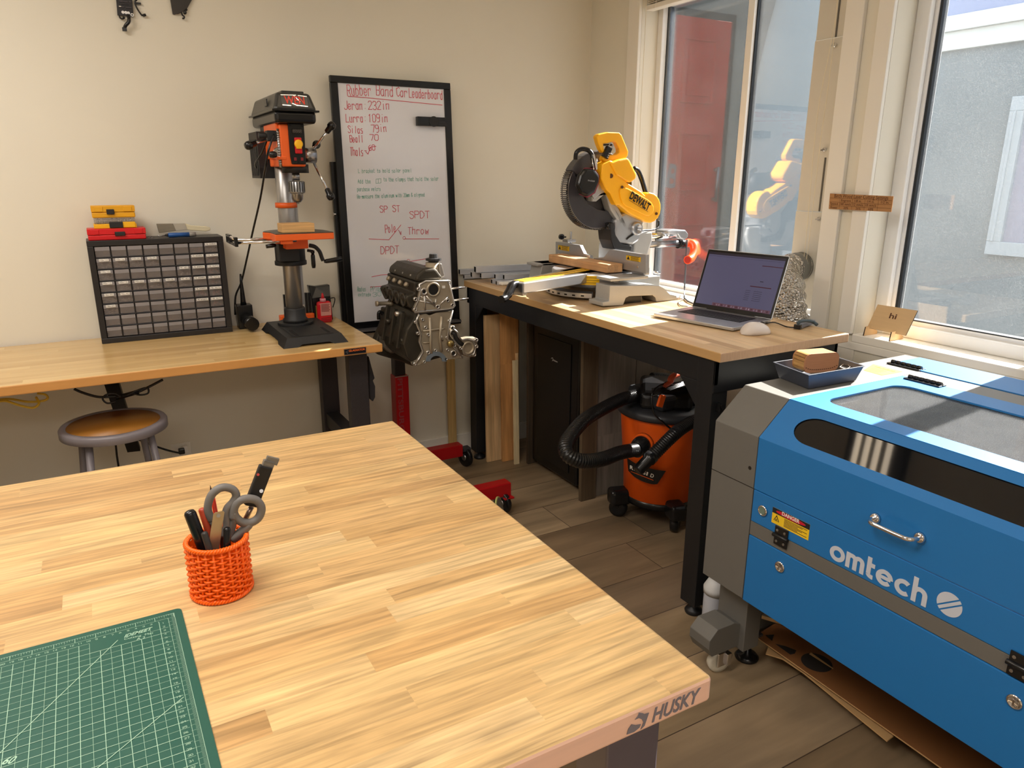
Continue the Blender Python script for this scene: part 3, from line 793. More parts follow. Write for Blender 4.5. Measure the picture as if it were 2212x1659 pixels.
    def case(name, label, px0, py0, px1, py1, Y_, dep_, mat, latch, zb, windowed=False):
        p = ay(px0, py1, Y_); q2 = ay(px1, py1, Y_); h = ay(px0, py0, Y_).z - p.z
        k = thing(name, label, 'case', ((p.x + q2.x) / 2, Y_ + dep_ / 2, zb), 'tool cases stacked on the cabinet')
        X0, X1 = p.x, q2.x
        if not windowed:
            MB().box(X0, X1, Y_, Y_ + dep_, zb, zb + h * .46).build('base', mat, k, bevel=.004)
            m_ = MB().box(X0 - .001, X1 + .001, Y_ - .001, Y_ + dep_, zb + h * .48, zb + h)
            m_.box(X0 + .01, X0 + .04, Y_ - .0035, Y_, zb + h * .5, zb + h * .93).box(X1 - .04, X1 - .01, Y_ - .0035, Y_, zb + h * .5, zb + h * .93)
            m_.build('lid', mat, k, bevel=.003)
        else:
            MB().box(X0, X1, Y_, Y_ + dep_, zb, zb + h * .42).box(X0 + .075, X1 - .004, Y_ - .004, Y_, zb + .002, zb + h * .60).build('base', mat, k, bevel=.003)
            mm_ = MB(); mm_.box(X0 + .003, X1 - .003, Y_ + .004, Y_ + dep_ - .004, zb + h * .42, zb + h)
            mm_.build('clear_lid', M('clear_case_plastic', (160, 150, 140), .15, alpha=.35), k, bevel=.002)
            q3 = MB()
            for i in range(26): 
                xx = X0 + .007 + (X1 - X0 - .014) * i / 25; q3.cyl((xx, Y_ + .009, zb + h * .40), (xx, Y_ + .009, zb + h * (.85 + .1 * (i % 3) / 2)), .0009 + .0004 * (i % 4), n=6)
            q3.build('drill_bits', m_steel, k)
        lx0, lx1, lz0, lz1 = latch
        MB().box(X0 + (X1 - X0) * lx0, X0 + (X1 - X0) * lx1, Y_ - .008, Y_ - .001, zb + h * lz0, zb + h * lz1).build('latch', mb, k, bevel=.002)
        return zb + h
    yl = M('yellow_case', (236, 178, 22), .4, var=.04); rd = M('red_case', (205, 22, 28), .4, var=.04)
    zt = case('tool_case', 'red plastic tool case lying on the drawer cabinet under two yellow cases', 191, 494, 317, 519, Y + .01, .10, rd, (.46, .64, .35, .72), ct)
    zt = case('drill_bit_case', 'yellow drill bit case with a clear lid between the red and upper yellow case', 203, 469, 296, 492, Y + .02, .08, yl, (.36, .68, .05, .62), zt + .0005, True)
    case('tool_case', 'yellow tool case topmost of the stack on the drawer cabinet', 199, 443, 293, 469, Y + .02, .08, M('dark_yellow_case', (222, 160, 18), .45, var=.05), (.34, .52, .28, .72), zt + .0005)
    # paintbrush
    Kb = lambda X, Y_, d=0: ay(150 + .2291 * X, 400 + .229 * Y_, Y + d)
    pb = thing('paintbrush', 'pale angled paintbrush lying on top of the drawer cabinet', 'paintbrush', (Kb(1000, 400, .09).x, Y + .09, ct))
    zb = ct + .0005
    def lay(pts, off, d, m_, name, par, **k): 
        P_ = [Kb(x, y, d) for x, y in pts]; mz = min(p.z for p in P_)
        return MB().prism(P_, (0, off, 0)).build(name, m_, par, **k)
    lay([(820, 365), (975, 362), (1010, 430), (845, 452)], .012, .085, M('brush_bristle', (128, 120, 104), .8, sx=(1, 1, 30), var=.2), 'bristles', pb, bevel=.002)
    lay([(975, 360), (1090, 358), (1110, 420), (1005, 432)], .015, .083, M('ferrule_steel', (205, 203, 196), .3, .8), 'ferrule', pb, bevel=.001)
    lay([(1090, 360), (1150, 380), (1290, 388), (1328, 400), (1330, 425), (1290, 437), (1150, 428), (1108, 420)], .012, .085, M('brush_handle', (214, 204, 172), .5), 'handle', pb, bevel=.003)
    db = thing('deburring_tool', 'blue and grey handled deburring tool on the front of the cabinet top', 'hand tool', (Kb(1050, 460, .03).x, Y + .03, ct))
    y_ = .04
    pA = Kb(930, 472, y_); pB = Kb(1130, 462, y_); pC = Kb(1190, 440, y_)
    rr = .0095; 
    zc_ = ct + rr
    A_ = V((pA.x, Y + y_, zc_)); B_ = V((pB.x, Y + y_, zc_)); C_ = V((pC.x, Y + y_, zc_ + .001))
    MB().lathe([(.007, 0), (rr, .004), (rr, .03), (.0088, .04), (rr, (B_ - A_).length)], A_, B_ - A_).build('handle', M('blue_grip', (36, 84, 150), .4), db)
    MB().lathe([(rr, 0), (rr + .0003, .008), (.0085, (C_ - B_).length)], B_, C_ - B_).build('handle_end', M('grey_grip', (140, 136, 130), .5), db)
    E_ = A_ + (A_ - B_).normalized() * .010
    MB().lathe([(.004, -.010), (.006, -.004), (.0065, 0)], A_, B_ - A_).build('chuck', mb, db)
    MB().tube([E_, E_ + V((-.012, 0, 0)), E_ + V((-.022, 0, -.004)), E_ + V((-.028, 0, .002))], .0018).build('blade', m_steel, db)
    cp = thing('metal_clip', 'small steel clips lying between the red case and the deburring tool', 'clip', (Kb(760, 490, .03).x, Y + .03, ct))
    p_ = V((Kb(760, 490, .03).x, Y + .03, ct + .002))
    MB().tube([p_ + V((-.01, 0, 0)), p_ + V((0, .004, .003)), p_ + V((.006, 0, .006)), p_ + V((.012, -.004, .001)), p_ + V((.002, -.006, 0))], .0015).build('wire', m_steel, cp)
cabinet()
# ================================================================ DRILL PRESS
m_or = M('orange_paint', (234, 100, 34), .4, var=.04)
m_blk = M('black_cast', (30, 30, 31), .5, var=.1)
m_blkg = M('black_gloss_plastic', (22, 22, 23), .25, var=.05)
m_grn = M('grey_cover_plastic', (52, 52, 50), .33, var=.04)
m_col = M('polished_column', (170, 168, 166), .34, .75, var=.10, scale=4, sx=(1, 1, .2))
def drill_press():
    cy = 3.20; cx = ay(637, 676, cy).x
    t = thing('drill_press', 'orange and black benchtop drill press on the long workbench beside the whiteboard', 'drill press', (cx, cy, GZ))
    # base casting
    X0, X1, Y0, Y1, h = .598, .862, 2.895, 3.325, .036
    b = MB(); i = .022
    vs_ = [(X0, Y0, GZ), (X1, Y0, GZ), (X1, Y1, GZ), (X0, Y1, GZ), (X0 + i, Y0 + i, GZ + h), (X1 - i, Y0 + i, GZ + h), (X1 - i, Y1 - i, GZ + h), (X0 + i, Y1 - i, GZ + h)]
    # front skirt with a raised arch between two feet
    def skirt(A, B, At, Bt):
        A, B, At, Bt = map(V, (A, B, At, Bt)); up = V((0, 0, .010)); L_ = lambda k: A.lerp(B, k)
        ins = (At - A) * .25
        b.add([A, L_(.22), L_(.27) + ins, L_(.73) + (Bt - B) * .25, L_(.78), B, Bt, At], [(0, 1, 2, 3, 4, 5, 6, 7)])
    skirt(vs_[0], vs_[1], vs_[4], vs_[5]); skirt(vs_[1], vs_[2], vs_[5], vs_[6]); skirt(vs_[2], vs_[3], vs_[6], vs_[7]); skirt(vs_[3], vs_[0], vs_[7], vs_[4])
    b.add(vs_[4:], [(0, 1, 2, 3)])
    b.add([(x, y, z + .0005) for x, y, z in [(X0 + .01, Y0 + .01, GZ + .012), (X1 - .01, Y0 + .01, GZ + .012), (X1 - .01, Y1 - .01, GZ + .012), (X0 + .01, Y1 - .01, GZ + .012)]], [(3, 2, 1, 0)])
    b.box(X0 + .075, X1 - .075, Y0 + .10, Y0 + .14, GZ + h, GZ + h + .0015)
    b.cyl((cx, cy, GZ + h), (cx, cy, GZ + h + .012), .075, n=40)
    b.box(X0 + .05, X1 - .05, Y0 + .035, Y0 + .24, GZ + h - .001, GZ + h + .002)
    b.m = 1
    for sx in (X0 + .062, X1 - .072): b.box(sx, sx + .014, Y0 + .05, Y0 + .17, GZ + h + .002, GZ + h + .0026)
    b.build('base', [m_blk, M('slot_dark', (8, 8, 8), .8)], t, bevel=.002)
    MB().lathe([(.052, 0), (.052, .012), (.046, .018), (.045, .055), (.042, .062)], (cx, cy, GZ + h + .012)).build('column_socket', m_blk, t)
    r = .0355
    MB().cyl((cx, cy, GZ + h), (cx, cy, 1.78), r, n=40).build('column', m_col, t)
    rk = MB().box(cx + r - .002, cx + r + .006, cy - .012, cy + .002, GZ + .12, 1.38)
    zt = GZ + .12
    while zt < 1.375: rk.box(cx + r + .006, cx + r + .009, cy - .012, cy + .002, zt, zt + .0022); zt += .0045
    rk.build('rack', m_steel, t)
    zr = ay(620, 443, cy).z
    MB().lathe([(r + .001, -.011), (r + .009, -.010), (r + .009, .010), (r + .001, .011)], (cx, cy, zr), n=40).build('rack_ring', m_or, t)
    # table: slab with curved back
    zt1 = ay(640, 503, 2.97).z; fx0 = ay(595, 520, 2.97).x; fx1 = ay(722, 512, 2.97).x
    tz = ay(640, 504, 2.97).z
    tb = thing  # noqa
    pts = [(fx0, 2.97), (fx1, 2.97), (fx1 + .0, 3.06)] 
    for k in range(9):
        a = math.radians(10 + k * 20); pts.append((cx + .125 * math.cos(a) * 1.0, 3.09 + .125 * math.sin(a)))
    pts.append((fx0, 3.06))
    pm = sum(p[0] for p in pts[:2]) / 2
    o = MB().prism([(x, y, tz - .028) for x, y in pts], (0, 0, .026)).build('table', m_or, t, bevel=.003)
    MB().prism([(x * .985 + pm * .015, y, tz - .002) for x, y in pts], (0, 0, .0022)).build('table_face', M('machined_iron', (92, 86, 80), .35, .6), o)
    MB().cyl((cx, cy, tz - .12), (cx, cy, tz - .03), .056, n=36).box(cx - .045, cx + .045, 3.06, 3.2, tz - .07, tz - .028).build('table_bracket', m_or, t, bevel=.002)
    k = MB().cyl((cx, cy, tz - .135), (cx, cy, tz - .062), .062, n=36).cyl((cx, cy, tz - .148), (cx, cy, tz - .13), .066, n=36).box(cx - .062, cx + .02, cy - .085, cy - .03, tz - .125, tz - .055)
    k.build('table_clamp', m_blk, t, bevel=.002)
    # crank
    P = lambda x, y, Y_: ay(x, y, Y_)
    Yc = 3.12
    c = smooth([P(668, 530, Yc), P(680, 533, Yc), P(690, 543, Yc), P(695, 556, Yc), P(698, 563, Yc)], 4)
    MB().tube(c, .0085, n=10).build('crank_arm', m_blk, t)
    a_, b_ = P(700, 565, Yc), P(738, 559, Yc)
    MB().lathe([(.006, 0), (.009, .01), (.0105, .05), (.010, (b_ - a_).length)], a_, b_ - a_).build('crank_handle', m_blkg, t)
    lv = MB().cyl(P(664, 541, Yc), P(676, 543, Yc), .006).cyl(P(675, 541, Yc), P(675.5, 547, Yc), .008)
    lv.lathe([(.005, 0), (.0085, .01), (.009, .05), (.007, .062)], P(675.5, 547, Yc), V((0, 0, -1))).build('lock_lever', m_blkg, t)
    lv = MB().lathe([(.006, 0), (.009, .012), (.008, .04)], P(596, 529, Yc), P(578, 532, Yc) - P(596, 529, Yc)).build('table_lock', m_blkg, t)
    # support roller rails reaching left
    rl = MB()
    zz_ = tz - .028
    Ya, Yb = 2.99, 3.12
    pA = ay(510, 525, Ya); pB = ay(640, 520, Ya)
    rl.cyl((pA.x, Ya, pA.z), (pB.x, Ya, pA.z), .0055, n=14)
    rl.cyl((pA.x, Yb, pA.z), (pB.x - .05, Yb, pA.z), .0055, n=14)
    rl.build('extension_rail', m_chrome, t)
    ed = MB()
    ed.box(pA.x - .006, pA.x + .006, Ya - .012, Ya + .012, pA.z - .014, pA.z + .022).box(pA.x - .006, pA.x + .006, Yb - .012, Yb + .07, pA.z - .012, pA.z + .022)
    ed.box(pA.x - .004, pA.x + .004, Ya, Yb + .05, pA.z - .014, pA.z - .004)
    ed.build('rail_end', m_blkg, t, bevel=.002)
    MB().cyl((pA.x, Ya + .008, pA.z + .014), (pA.x, Yb + .06, pA.z + .014), .0065, n=16).build('support_roller', m_chrome, t)
    MB().box(pB.x - .062, pB.x - .015, Ya - .010, Ya + .02, pA.z - .012, tz - .028).box(pB.x - .085, pB.x - .05, Yb - .012, Yb + .015, pA.z - .01, tz - .028).build('rail_bracket', m_or, t, bevel=.002)
    # head
    Yf = 3.01
    h = MB()
    a_ = ay(581, 262, 3.06); b_ = ay(618, 360, 3.06)
    hx0, hx1, hz0, hz1 = a_.x + .018, ay(654, 300, 3.06).x, b_.z, a_.z + .01
    h.box(hx0, hx1, 3.04, 3.26, hz0 + .03, hz1)
    h.box(hx0 + .01, hx1 - .005, 3.02, 3.24, hz0, hz1 - .02)
    h.cyl((cx, cy, hz0 - .0), (cx, cy, hz0 + .04), .05, n=36)
    h.build('head', m_or, t, bevel=.005)
    # control panel
    a_ = ay(622, 266, Yf); b_ = ay(662, 355, Yf)
    px0, px1, pz0, pz1 = a_.x, b_.x, b_.z, a_.z
    w_ = px1 - px0; H = pz1 - pz0
    cp = MB().prism([(px0 + .004, 3.04, pz0), (px1, 3.04, pz0), (px1 + .002, 3.04, pz0 + H * .75), (px1 + .002, 3.04, pz1), (px0, 3.04, pz1), (px0, 3.04, pz0 + H * .2)], (0, -.028, 0)).build('control_panel', m_blkg, t, bevel=.003)
    Yp = 3.011
    MB().box(px0 + w_ * .22, px1 - w_ * .14, Yp - .001, Yp, pz1 - H * .24, pz1 - H * .13).build('display', M('display_glass', (14, 12, 12), .15), cp)
    MB().ink('8888', (px0 + w_ * .27, Yp - .001, pz1 - H * .225), (px1 - w_ * .13, Yp - .001, pz1 - H * .225), H * .075, (0, -1, 0), .0009).build('display_digits', M('unlit_segments', (120, 112, 106), .5), cp)
    xm = px0 + w_ * .55; zm = pz0 + H * .46
    MB().box(xm - .014, xm + .014, Yp - .006, Yp, zm - .030, zm + .030).build('switch_plate', M('switch_red', (196, 24, 30), .4), cp, bevel=.003)
    MB().lathe([(.0165, 0), (.0165, .005), (.014, .009), (0.001, .0095)], (xm, Yp - .006, zm + .006), (0, -1, 0), n=24).box(xm - .010, xm + .010, Yp - .014, Yp - .006, zm - .012, zm + .008).build('switch_paddle', M('switch_yellow', (246, 186, 28), .4), cp, bevel=.002)
    e = MB()
    for xx in (px0 + w_ * .30, px0 + w_ * .74): e.box(xx - .005, xx + .005, Yp - .002, Yp, pz0 + H * .09, pz0 + H * .17)
    e.build('rocker', M('dull_red', (120, 24, 28), .5), cp)
    for (u, v_) in ((.12, .95), (.88, .95), (.5, .04)):
        MB().cyl((px0 + w_ * u, Yp - .001, pz0 + H * v_), (px0 + w_ * u, Yp, pz0 + H * v_), .004, n=12).build('screw', M('slot_dark', (8, 8, 8), .8), cp)
    # belt cover: box with tapered roof, overhanging rim and top handle plate
    cxa, cxb = ay(591, 240, 2.985).x, ay(686, 240, 2.985).x
    zb = ay(600, 265, 2.985).z; zr_ = ay(600, 237, 2.985).z; ztop = ay(640, 200, 3.0).z
    yb0, yb1 = 2.985, 3.44
    MB().box(cxa + .004, cxb - .004, yb0 + .004, yb1 - .004, zb, zr_).build('cover_base', m_blkg, t, bevel=.014, seg=3)
    cv = MB(); q_ = .020
    lo = [(cxa, yb0), (cxb, yb0), (cxb, yb1), (cxa, yb1)]; hi = [(cxa + q_, yb0 + q_ * 1.1), (cxb - q_, yb0 + q_ * 1.1), (cxb - q_, yb1 - q_), (cxa + q_, yb1 - q_)]
    cv.add([(x, y, zr_) for x, y in lo] + [(x, y, ztop) for x, y in hi], [(3, 2, 1, 0), (4, 5, 6, 7), (0, 1, 5, 4), (1, 2, 6, 5), (2, 3, 7, 6), (3, 0, 4, 7)])
    o = cv.build('belt_cover', m_grn, t, bevel=.012, seg=3)
    MB().box(cxa - .006, cxb + .006, yb0 - .006, yb1 + .006, zr_ - .004, zr_ + .003).build('cover_rim', m_blkg, o, bevel=.0015)
    MB().box(cxa + .045, cxb - .035, yb0 + .05, yb0 + .30, ztop - .002, ztop + .009).build('cover_ridge', m_grn, o, bevel=.004)
    # badge on the sloping front
    n_ = V((0, -(ztop - zr_), q_ * 1.1)).normalized()
    fr = lambda u, v_: V((cxa + (cxb - cxa) * u, yb0 + q_ * 1.1 * v_, zr_ + (ztop - zr_) * v_)) + n_ * .0012
    MB().prism([fr(.20, .22), fr(.80, .22), fr(.80, .86), fr(.20, .86)], n_ * .0008).build('badge', M('badge_black', (24, 20, 20), .2), o)
    g = MB(); lc = M('badge_red', (214, 48, 24), .3); 
    g.text('WEN', fr(.27, .36), fr(.73, .36), .030, n_, bold=True, lift=.001)
    g.build('badge_lettering', lc, o)
    g = MB()
    for s_ in ((.21, .83, .55, .85), (.60, .84, .79, .80), (.22, .27, .40, .25), (.42, .40, .55, .27), (.5, .82, .62, .5), (.55, .28, .78, .24)):
        g.line(fr(s_[0], s_[1]), fr(s_[2], s_[3]), .0026, n_, .0012)
    g.build('badge_shine', m_chrome, o)
    MB().box(cxa + .001, cxa + .006, yb0 + .12, yb0 + .16, zr_ + .022, ztop - .018).build('side_label', m_grn, o)
    # motor behind
    mt = MB(); a_ = ay(548, 285, 3.30); b_ = ay(600, 385, 3.30)
    mt.box(a_.x, b_.x + .05, 3.25, 3.42, b_.z, a_.z)
    for k2 in range(7): mt.box(a_.x - .003, a_.x, 3.27 + k2 * .02, 3.28 + k2 * .02, b_.z + .01, a_.z - .03)
    mt.build('motor', m_blk, t, bevel=.008)
    MB().box(cx - .05, cx + .05, 3.2, 3.34, zb - .02, zb + .001).build('motor_plate', m_blk, t)
    # depth stop on the left
    y_ = 3.03
    ds = MB(); a_ = ay(600, 278, y_); b_ = ay(606, 362, y_)
    ds.cyl((a_.x, y_, b_.z), (a_.x, y_, a_.z), .006, n=12)
    for k2 in range(14): ds.cyl((a_.x, y_, b_.z + .012 + k2 * .009), (a_.x, y_, b_.z + .016 + k2 * .009), .0075, n=12)
    ds.build('depth_rod', m_steel, t)
    MB().box(a_.x - .014, a_.x + .022, y_ - .012, y_ + .02, ay(600, 345, y_).z, ay(600, 338, y_).z).build('depth_bracket', m_or, t, bevel=.002)
    a_, b_ = ay(598, 334, 3.0), ay(582, 334, 3.0)
    MB().lathe([(.008, 0), (.011, .004), (.013, .014), (.011, .026), (.004, .03)], a_, b_ - a_).build('depth_knob', m_blkg, t)
    MB().lathe([(.018, 0), (.020, .003), (.018, .006)], ay(601, 330, 3.035), (0, -1, 0)).build('depth_dial', m_chrome, t)
    MB().box(ay(574, 280, 3.06).x, ay(596, 280, 3.06).x, 3.04, 3.09, ay(580, 305, 3.06).z, ay(580, 282, 3.06).z).cyl(ay(575, 293, 3.05), ay(558, 293, 3.05), .011).build('lock_housing', m_blk, t, bevel=.003)
    def ball(p, q2, r_=.0165):
        d = (q2 - p).normalized(); 
        MB().lathe([(.007, -.034), (.011, -.03), (.012, -.012), (.0165, -.006), (r_, .004), (r_ * .8, .013), (.001, .0175)], q2, d, n=20).build('handle_ball', m_blkg, t)
    a_, b_ = ay(574, 302, 3.04), ay(538, 314, 3.0)
    MB().cyl(a_, b_, .005).build('spoke', m_chrome, t); ball(a_, b_)
    # feed hub and spokes on the right
    hb = ay(662, 336, 3.11); he = ay(681, 336, 3.11)
    MB().cyl((hx1, 3.11, hb.z), (he.x, 3.11, he.z), .030, n=32).build('feed_hub', m_steel, t)
    for (x1, y1, x2, y2, Y1, Y2) in ((678, 322, 716, 272, 3.09, 3.05), (678, 352, 714, 424, 3.09, 3.05), (672, 325, 684, 312, 3.13, 3.2)):
        a_, b_ = ay(x1, y1, Y1), ay(x2, y2, Y2); MB().cyl(a_, b_, .005).build('spoke', m_chrome, t); ball(a_, b_)
    # quill and chuck
    qy = 3.085; qx = ay(638, 368, qy).x
    q_ = MB().cyl((qx, qy, hz0 - .024), (qx, qy, hz0 + .01), .052, n=36).build('quill_collar', m_blk, t)
    z1 = ay(638, 376, qy).z; z2 = ay(638, 390, qy).z; z3 = ay(638, 417, qy).z; z4 = ay(639, 437, qy).z
    MB().cyl((qx, qy, z2), (qx, qy, hz0 - .02), .015, n=24).build('spindle', m_steel, t)
    ck = MB().lathe([(.030, z2 - .002 - z3), (.032, z2 - .006 - z3), (.032, 0.004), (.032, 0)], (qx, qy, z3), n=36)
    ck.lathe([(.026, 0), (.024, -.004), (.022, z4 - z3 + .012), (.012, z4 - z3)], (qx, qy, z3), n=36)
    o = ck.build('chuck', m_steel, t)
    g = MB()
    for k2 in range(18):
        a = 2 * PI * k2 / 18; g.box(-.0, .0, 0, 0, 0, 0) if False else g.obox((qx + .0322 * math.cos(a), qy + .0322 * math.sin(a), (z2 + z3) / 2), (.0012, .0045, (z2 - z3) * .8), Matrix.Rotation(a, 3, 'Z'))
    g.build('chuck_grooves', M('groove_dark', (40, 38, 36), .5), o)
    MB().cyl((qx, qy, z4 + .002), (qx, qy, z4 - .006), .006, n=10).build('chuck_jaws', m_steel, o)
    # power cord
    pth = smooth([ay(592, 290, 3.03), ay(580, 325, 3.02), ay(572, 370, 3.05), ay(562, 430, 3.2), ay(546, 500, 3.3), ay(533, 560, 3.38), ay(521, 610, 3.42), ay(509, 640, 3.44), ay(508, 680, 3.44)], 5)
    MB().tube(pth, .0042, n=8).build('power_cord', m_blkg, t)
    MB().tube(smooth([ay(578, 298, 3.1), ay(566, 330, 3.12), ay(552, 352, 3.2), ay(553, 362, 3.24)], 5), .004, n=8).build('motor_cord', m_blkg, t)
    return t, tz
dpt, dtz = drill_press()
t = thing('wood_block', 'short pine offcut lying on the orange drill press table', 'wood block', (.75, 3.03, dtz))
a_ = ay(610, 499, 2.99); b_ = ay(680, 497, 2.99)
MB().box(a_.x, b_.x, 2.99, 3.075, dtz + .0008, dtz + .036).build('block', staves('pine_block', [(196, 152, 96), (208, 164, 106)], .2, 1, 'x', grain=(8, 500), gstr=.5, rough=.6, rowaxis='z'), t, bevel=.002)

# ---------------- on the maker bench
t = thing('work_lamp', 'black corded lamp with a tapered neck and barrel head beside the drawer cabinet', 'lamp', (.57, 3.38, GZ))
a_ = ay(516, 700, 3.37); b_ = ay(545, 658, 3.37)
MB().box(a_.x, b_.x, 3.37, 3.43, GZ, b_.z).build('base_box', m_blkg, t, bevel=.004)
cx_ = (a_.x + b_.x) / 2
MB().lathe([(.013, 0), (.011, .02), (.006, .10), (.004, .135)], (cx_, 3.40, b_.z), n=20).build('tapered_neck', m_blkg, t)
p_ = ay(533, 690, 3.36); q_ = ay(546, 701, 3.27); q_.z = max(q_.z, GZ + .031); p_.z = max(p_.z, GZ + .033)
MB().cyl(p_, q_, .0265, .0285, n=28).build('lamp_head', m_blkg, t)

t = thing('bar_clamp', 'orange bar clamp with black uprights standing behind the drill press column', 'clamp', (.76, 3.40, GZ))
zc1 = ay(614, 685, 3.4).z
for (x0, x1) in ((606, 630), (657, 679)):
    a_ = ay(x0, 684, 3.38); b_ = ay(x1, 672, 3.38)
    MB().box(a_.x, b_.x, 3.38, 3.42, GZ, GZ + .042).build('jaw', m_or, t, bevel=.004)
for x0 in (613, 659, 666):
    a_ = ay(x0, 660, 3.41)
    MB().box(a_.x, a_.x + .012, 3.40, 3.416, GZ + .02, ay(x0, 632 if x0 > 620 else 636, 3.41).z).build('bar', m_blkg, t, bevel=.001)
MB().box(ay(612, 680, 3.4).x, ay(672, 680, 3.4).x, 3.421, 3.432, GZ + .01, GZ + .03).build('cross_rail', m_blkg, t)

t = thing('glue_bottle', 'red bottle with a pointed nozzle beside the drill press', 'bottle', (.88, 3.355, GZ))
a_ = ay(689, 697, 3.335); b_ = ay(719, 690, 3.335); zt = ay(700, 652, 3.335).z; xm = (a_.x + b_.x) / 2; hw = (b_.x - a_.x) / 2
MB().box(a_.x, b_.x, 3.335, 3.370, GZ, zt).build('bottle_body', M('red_bottle', (204, 22, 36), .35, var=.03), t, bevel=.012, seg=3)
lb = MB().box(a_.x + .012, b_.x - .006, 3.3335, 3.3352, GZ + .035, zt - .006).build('label_panel', M('pale_label', (214, 150, 140), .5), t)
g = MB()
for k in range(6): g.box(a_.x + .015, b_.x - .011 - .004 * (k % 2), 3.3325, 3.3334, zt - .014 - k * .0062, zt - .0115 - k * .0062)
for k in range(3): g.box(a_.x + .012, b_.x - .008, 3.3338, 3.3345, GZ + .008 + k * .007, GZ + .0105 + k * .007)
g.build('label_lettering', M('label_dark', (120, 24, 34), .5), t)
zn = ay(703, 633, 3.353).z
MB().lathe([(.014, 0), (.0135, .014), (.011, .015)], (xm - .003, 3.353, zt - .001)).build('cap', M('pink_translucent', (222, 150, 160), .35), t)
MB().lathe([(.0085, 0), (.003, zn - zt - .012), (.0025, zn - zt - .012)], (xm - .003, 3.353, zt + .013)).build('nozzle', M('nozzle_red', (206, 40, 50), .35), t)

t = thing('tool_pouch', 'black pouch with a bent key leaning on the wall behind the red bottle', 'pouch', (.86, 3.36, GZ))
a_ = ay(680, 690, 3.37); b_ = ay(717, 618, 3.37)
MB().prism([(a_.x, 3.385, GZ), (b_.x, 3.385, GZ), (b_.x - .002, 3.40, b_.z - .05), (b_.x + .004, 3.42, b_.z), (a_.x + .03, 3.42, b_.z - .004), (a_.x - .006, 3.42, b_.z + .003), (a_.x, 3.40, b_.z - .055)], (0, .035, 0)).build('pouch', m_blkg, t, bevel=.004)
MB().tube(smooth([ay(712, 645, 3.38), ay(722, 643, 3.38), ay(723, 650, 3.38), ay(719, 664, 3.38)], 3), .0022, n=8).build('bent_key', m_blkg, t)
MB().box(ay(684, 680, 3.375).x, ay(690, 680, 3.375).x, 3.375, 3.384, GZ + .004, ay(688, 664, 3.33).z).build('yellow_tag', M('olive_tag', (150, 140, 60), .5), t)

# ================================================================ STOOL, OUTLET, CABLES
def stool():
    zs = .62; c = az(246, 912, zs); 
    # find seat height so that its width matches
    t = thing('stool', 'round grey metal stool with a brown hardboard seat pulled up to the long workbench', 'stool', (c.x, c.y, 0))
    L_ = az(133, 930, zs); R_ = az(357, 905, zs); r = .178
    mg = M('grey_enamel', (122, 116, 120), .35, var=.03)
    MB().lathe([(r * .97, -.032), (r, -.03), (r, -.006), (r - .004, 0), (r - .022, .0015), (r - .024, -.003)], (c.x, c.y, zs), n=64).build('seat_rim', mg, t)
    MB().lathe([(r - .025, -.006), (r - .0245, -.0015), (0.0005, -.0015)], (c.x, c.y, zs), n=64).build('seat_pad', M('brown_hardboard', (150, 100, 38), .4, var=.06), t)
    MB().cyl((c.x, c.y, zs - .03), (c.x, c.y, zs - .007), r * .95, n=48).build('seat_pan', mg, t)
    for k, a in enumerate((40, 130, 220, 310)):
        a = math.radians(a + 12)
        d = V((math.cos(a), math.sin(a), 0))
        p0 = V((c.x, c.y, zs - .03)) + d * (r * .78); p1 = V((c.x, c.y, .02)) + d * (r * 1.12)
        MB().cyl(p1, p0, .0125, n=18).build('leg', mg, t)
        MB().cyl(p1 - V((0, 0, .02)), p1 + V((0, 0, .01)), .015, n=16).build('foot_cap', m_blkg, t)
    pts = [V((c.x + .185 * math.cos(2 * PI * k / 48), c.y + .185 * math.sin(2 * PI * k / 48), .22)) for k in range(48)]
    MB().tube(pts, .007, closed=True, n=8).build('foot_ring', mg, t)
stool()
t = thing('wall_outlet', 'white wall outlet low on the back wall with a black plug', 'outlet', (.42, YW, .35))
a_ = ay(371, 985, YW); b_ = ay(411, 953, YW)
MB().box(a_.x, b_.x, YW - .006, YW - .0005, a_.z - .02, b_.z).build('cover_plate', m_white, t, bevel=.002)
a2 = ay(400, 968, YW - .02)
MB().box(a2.x - .012, a2.x + .010, YW - .03, YW - .006, a2.z - .02, a2.z + .010).build('socket_face', M('outlet_white', (240, 238, 232), .3), t, bevel=.002)
t = thing('plug_cable', 'black cable running from the wall outlet behind the stool', 'cable', (.3, 3.4, .3))
a2 = ay(393, 975, YW - .045)
MB().box(a2.x - .014, a2.x + .012, YW - .055, YW - .0305, a2.z - .012, a2.z + .014).build('plug', m_blkg, t, bevel=.004)
MB().tube(smooth([a2 + V((0, 0, -.008)), ay(385, 978, 3.44), ay(360, 972, 3.44), ay(330, 962, 3.44), ay(300, 950, 3.44), ay(270, 945, 3.45), ay(250, 960, 3.45), V((ay(250, 960, 3.45).x, 3.47, .01))], 5), .0045, n=8).build('cord', m_blkg, t)
t = thing('yellow_cord', 'looped yellow extension cord hanging under the left part of the long workbench', 'cord', (-.3, 3.0, .7))
Yk = 2.95
MB().tube(smooth([ay(-20, 872, Yk), ay(10, 866, Yk), ay(40, 875, Yk), ay(70, 881, Yk), ay(84, 872, Yk), ay(78, 858, Yk + .02)], 5), .0042, n=8).tube(smooth([ay(-20, 866, Yk + .02), ay(20, 862, Yk + .02), ay(60, 868, Yk + .02), ay(92, 866, Yk + .02), ay(103, 860, Yk + .02), ay(97, 852, Yk + .02), ay(80, 850, Yk + .02)], 5), .0042, n=8).build('loops', M('yellow_cord', (206, 170, 48), .5), t)
t = thing('tied_cable', 'bundled black cable tied under the long workbench above the stool', 'cable', (0, 3.1, .7))
Yk = 2.98
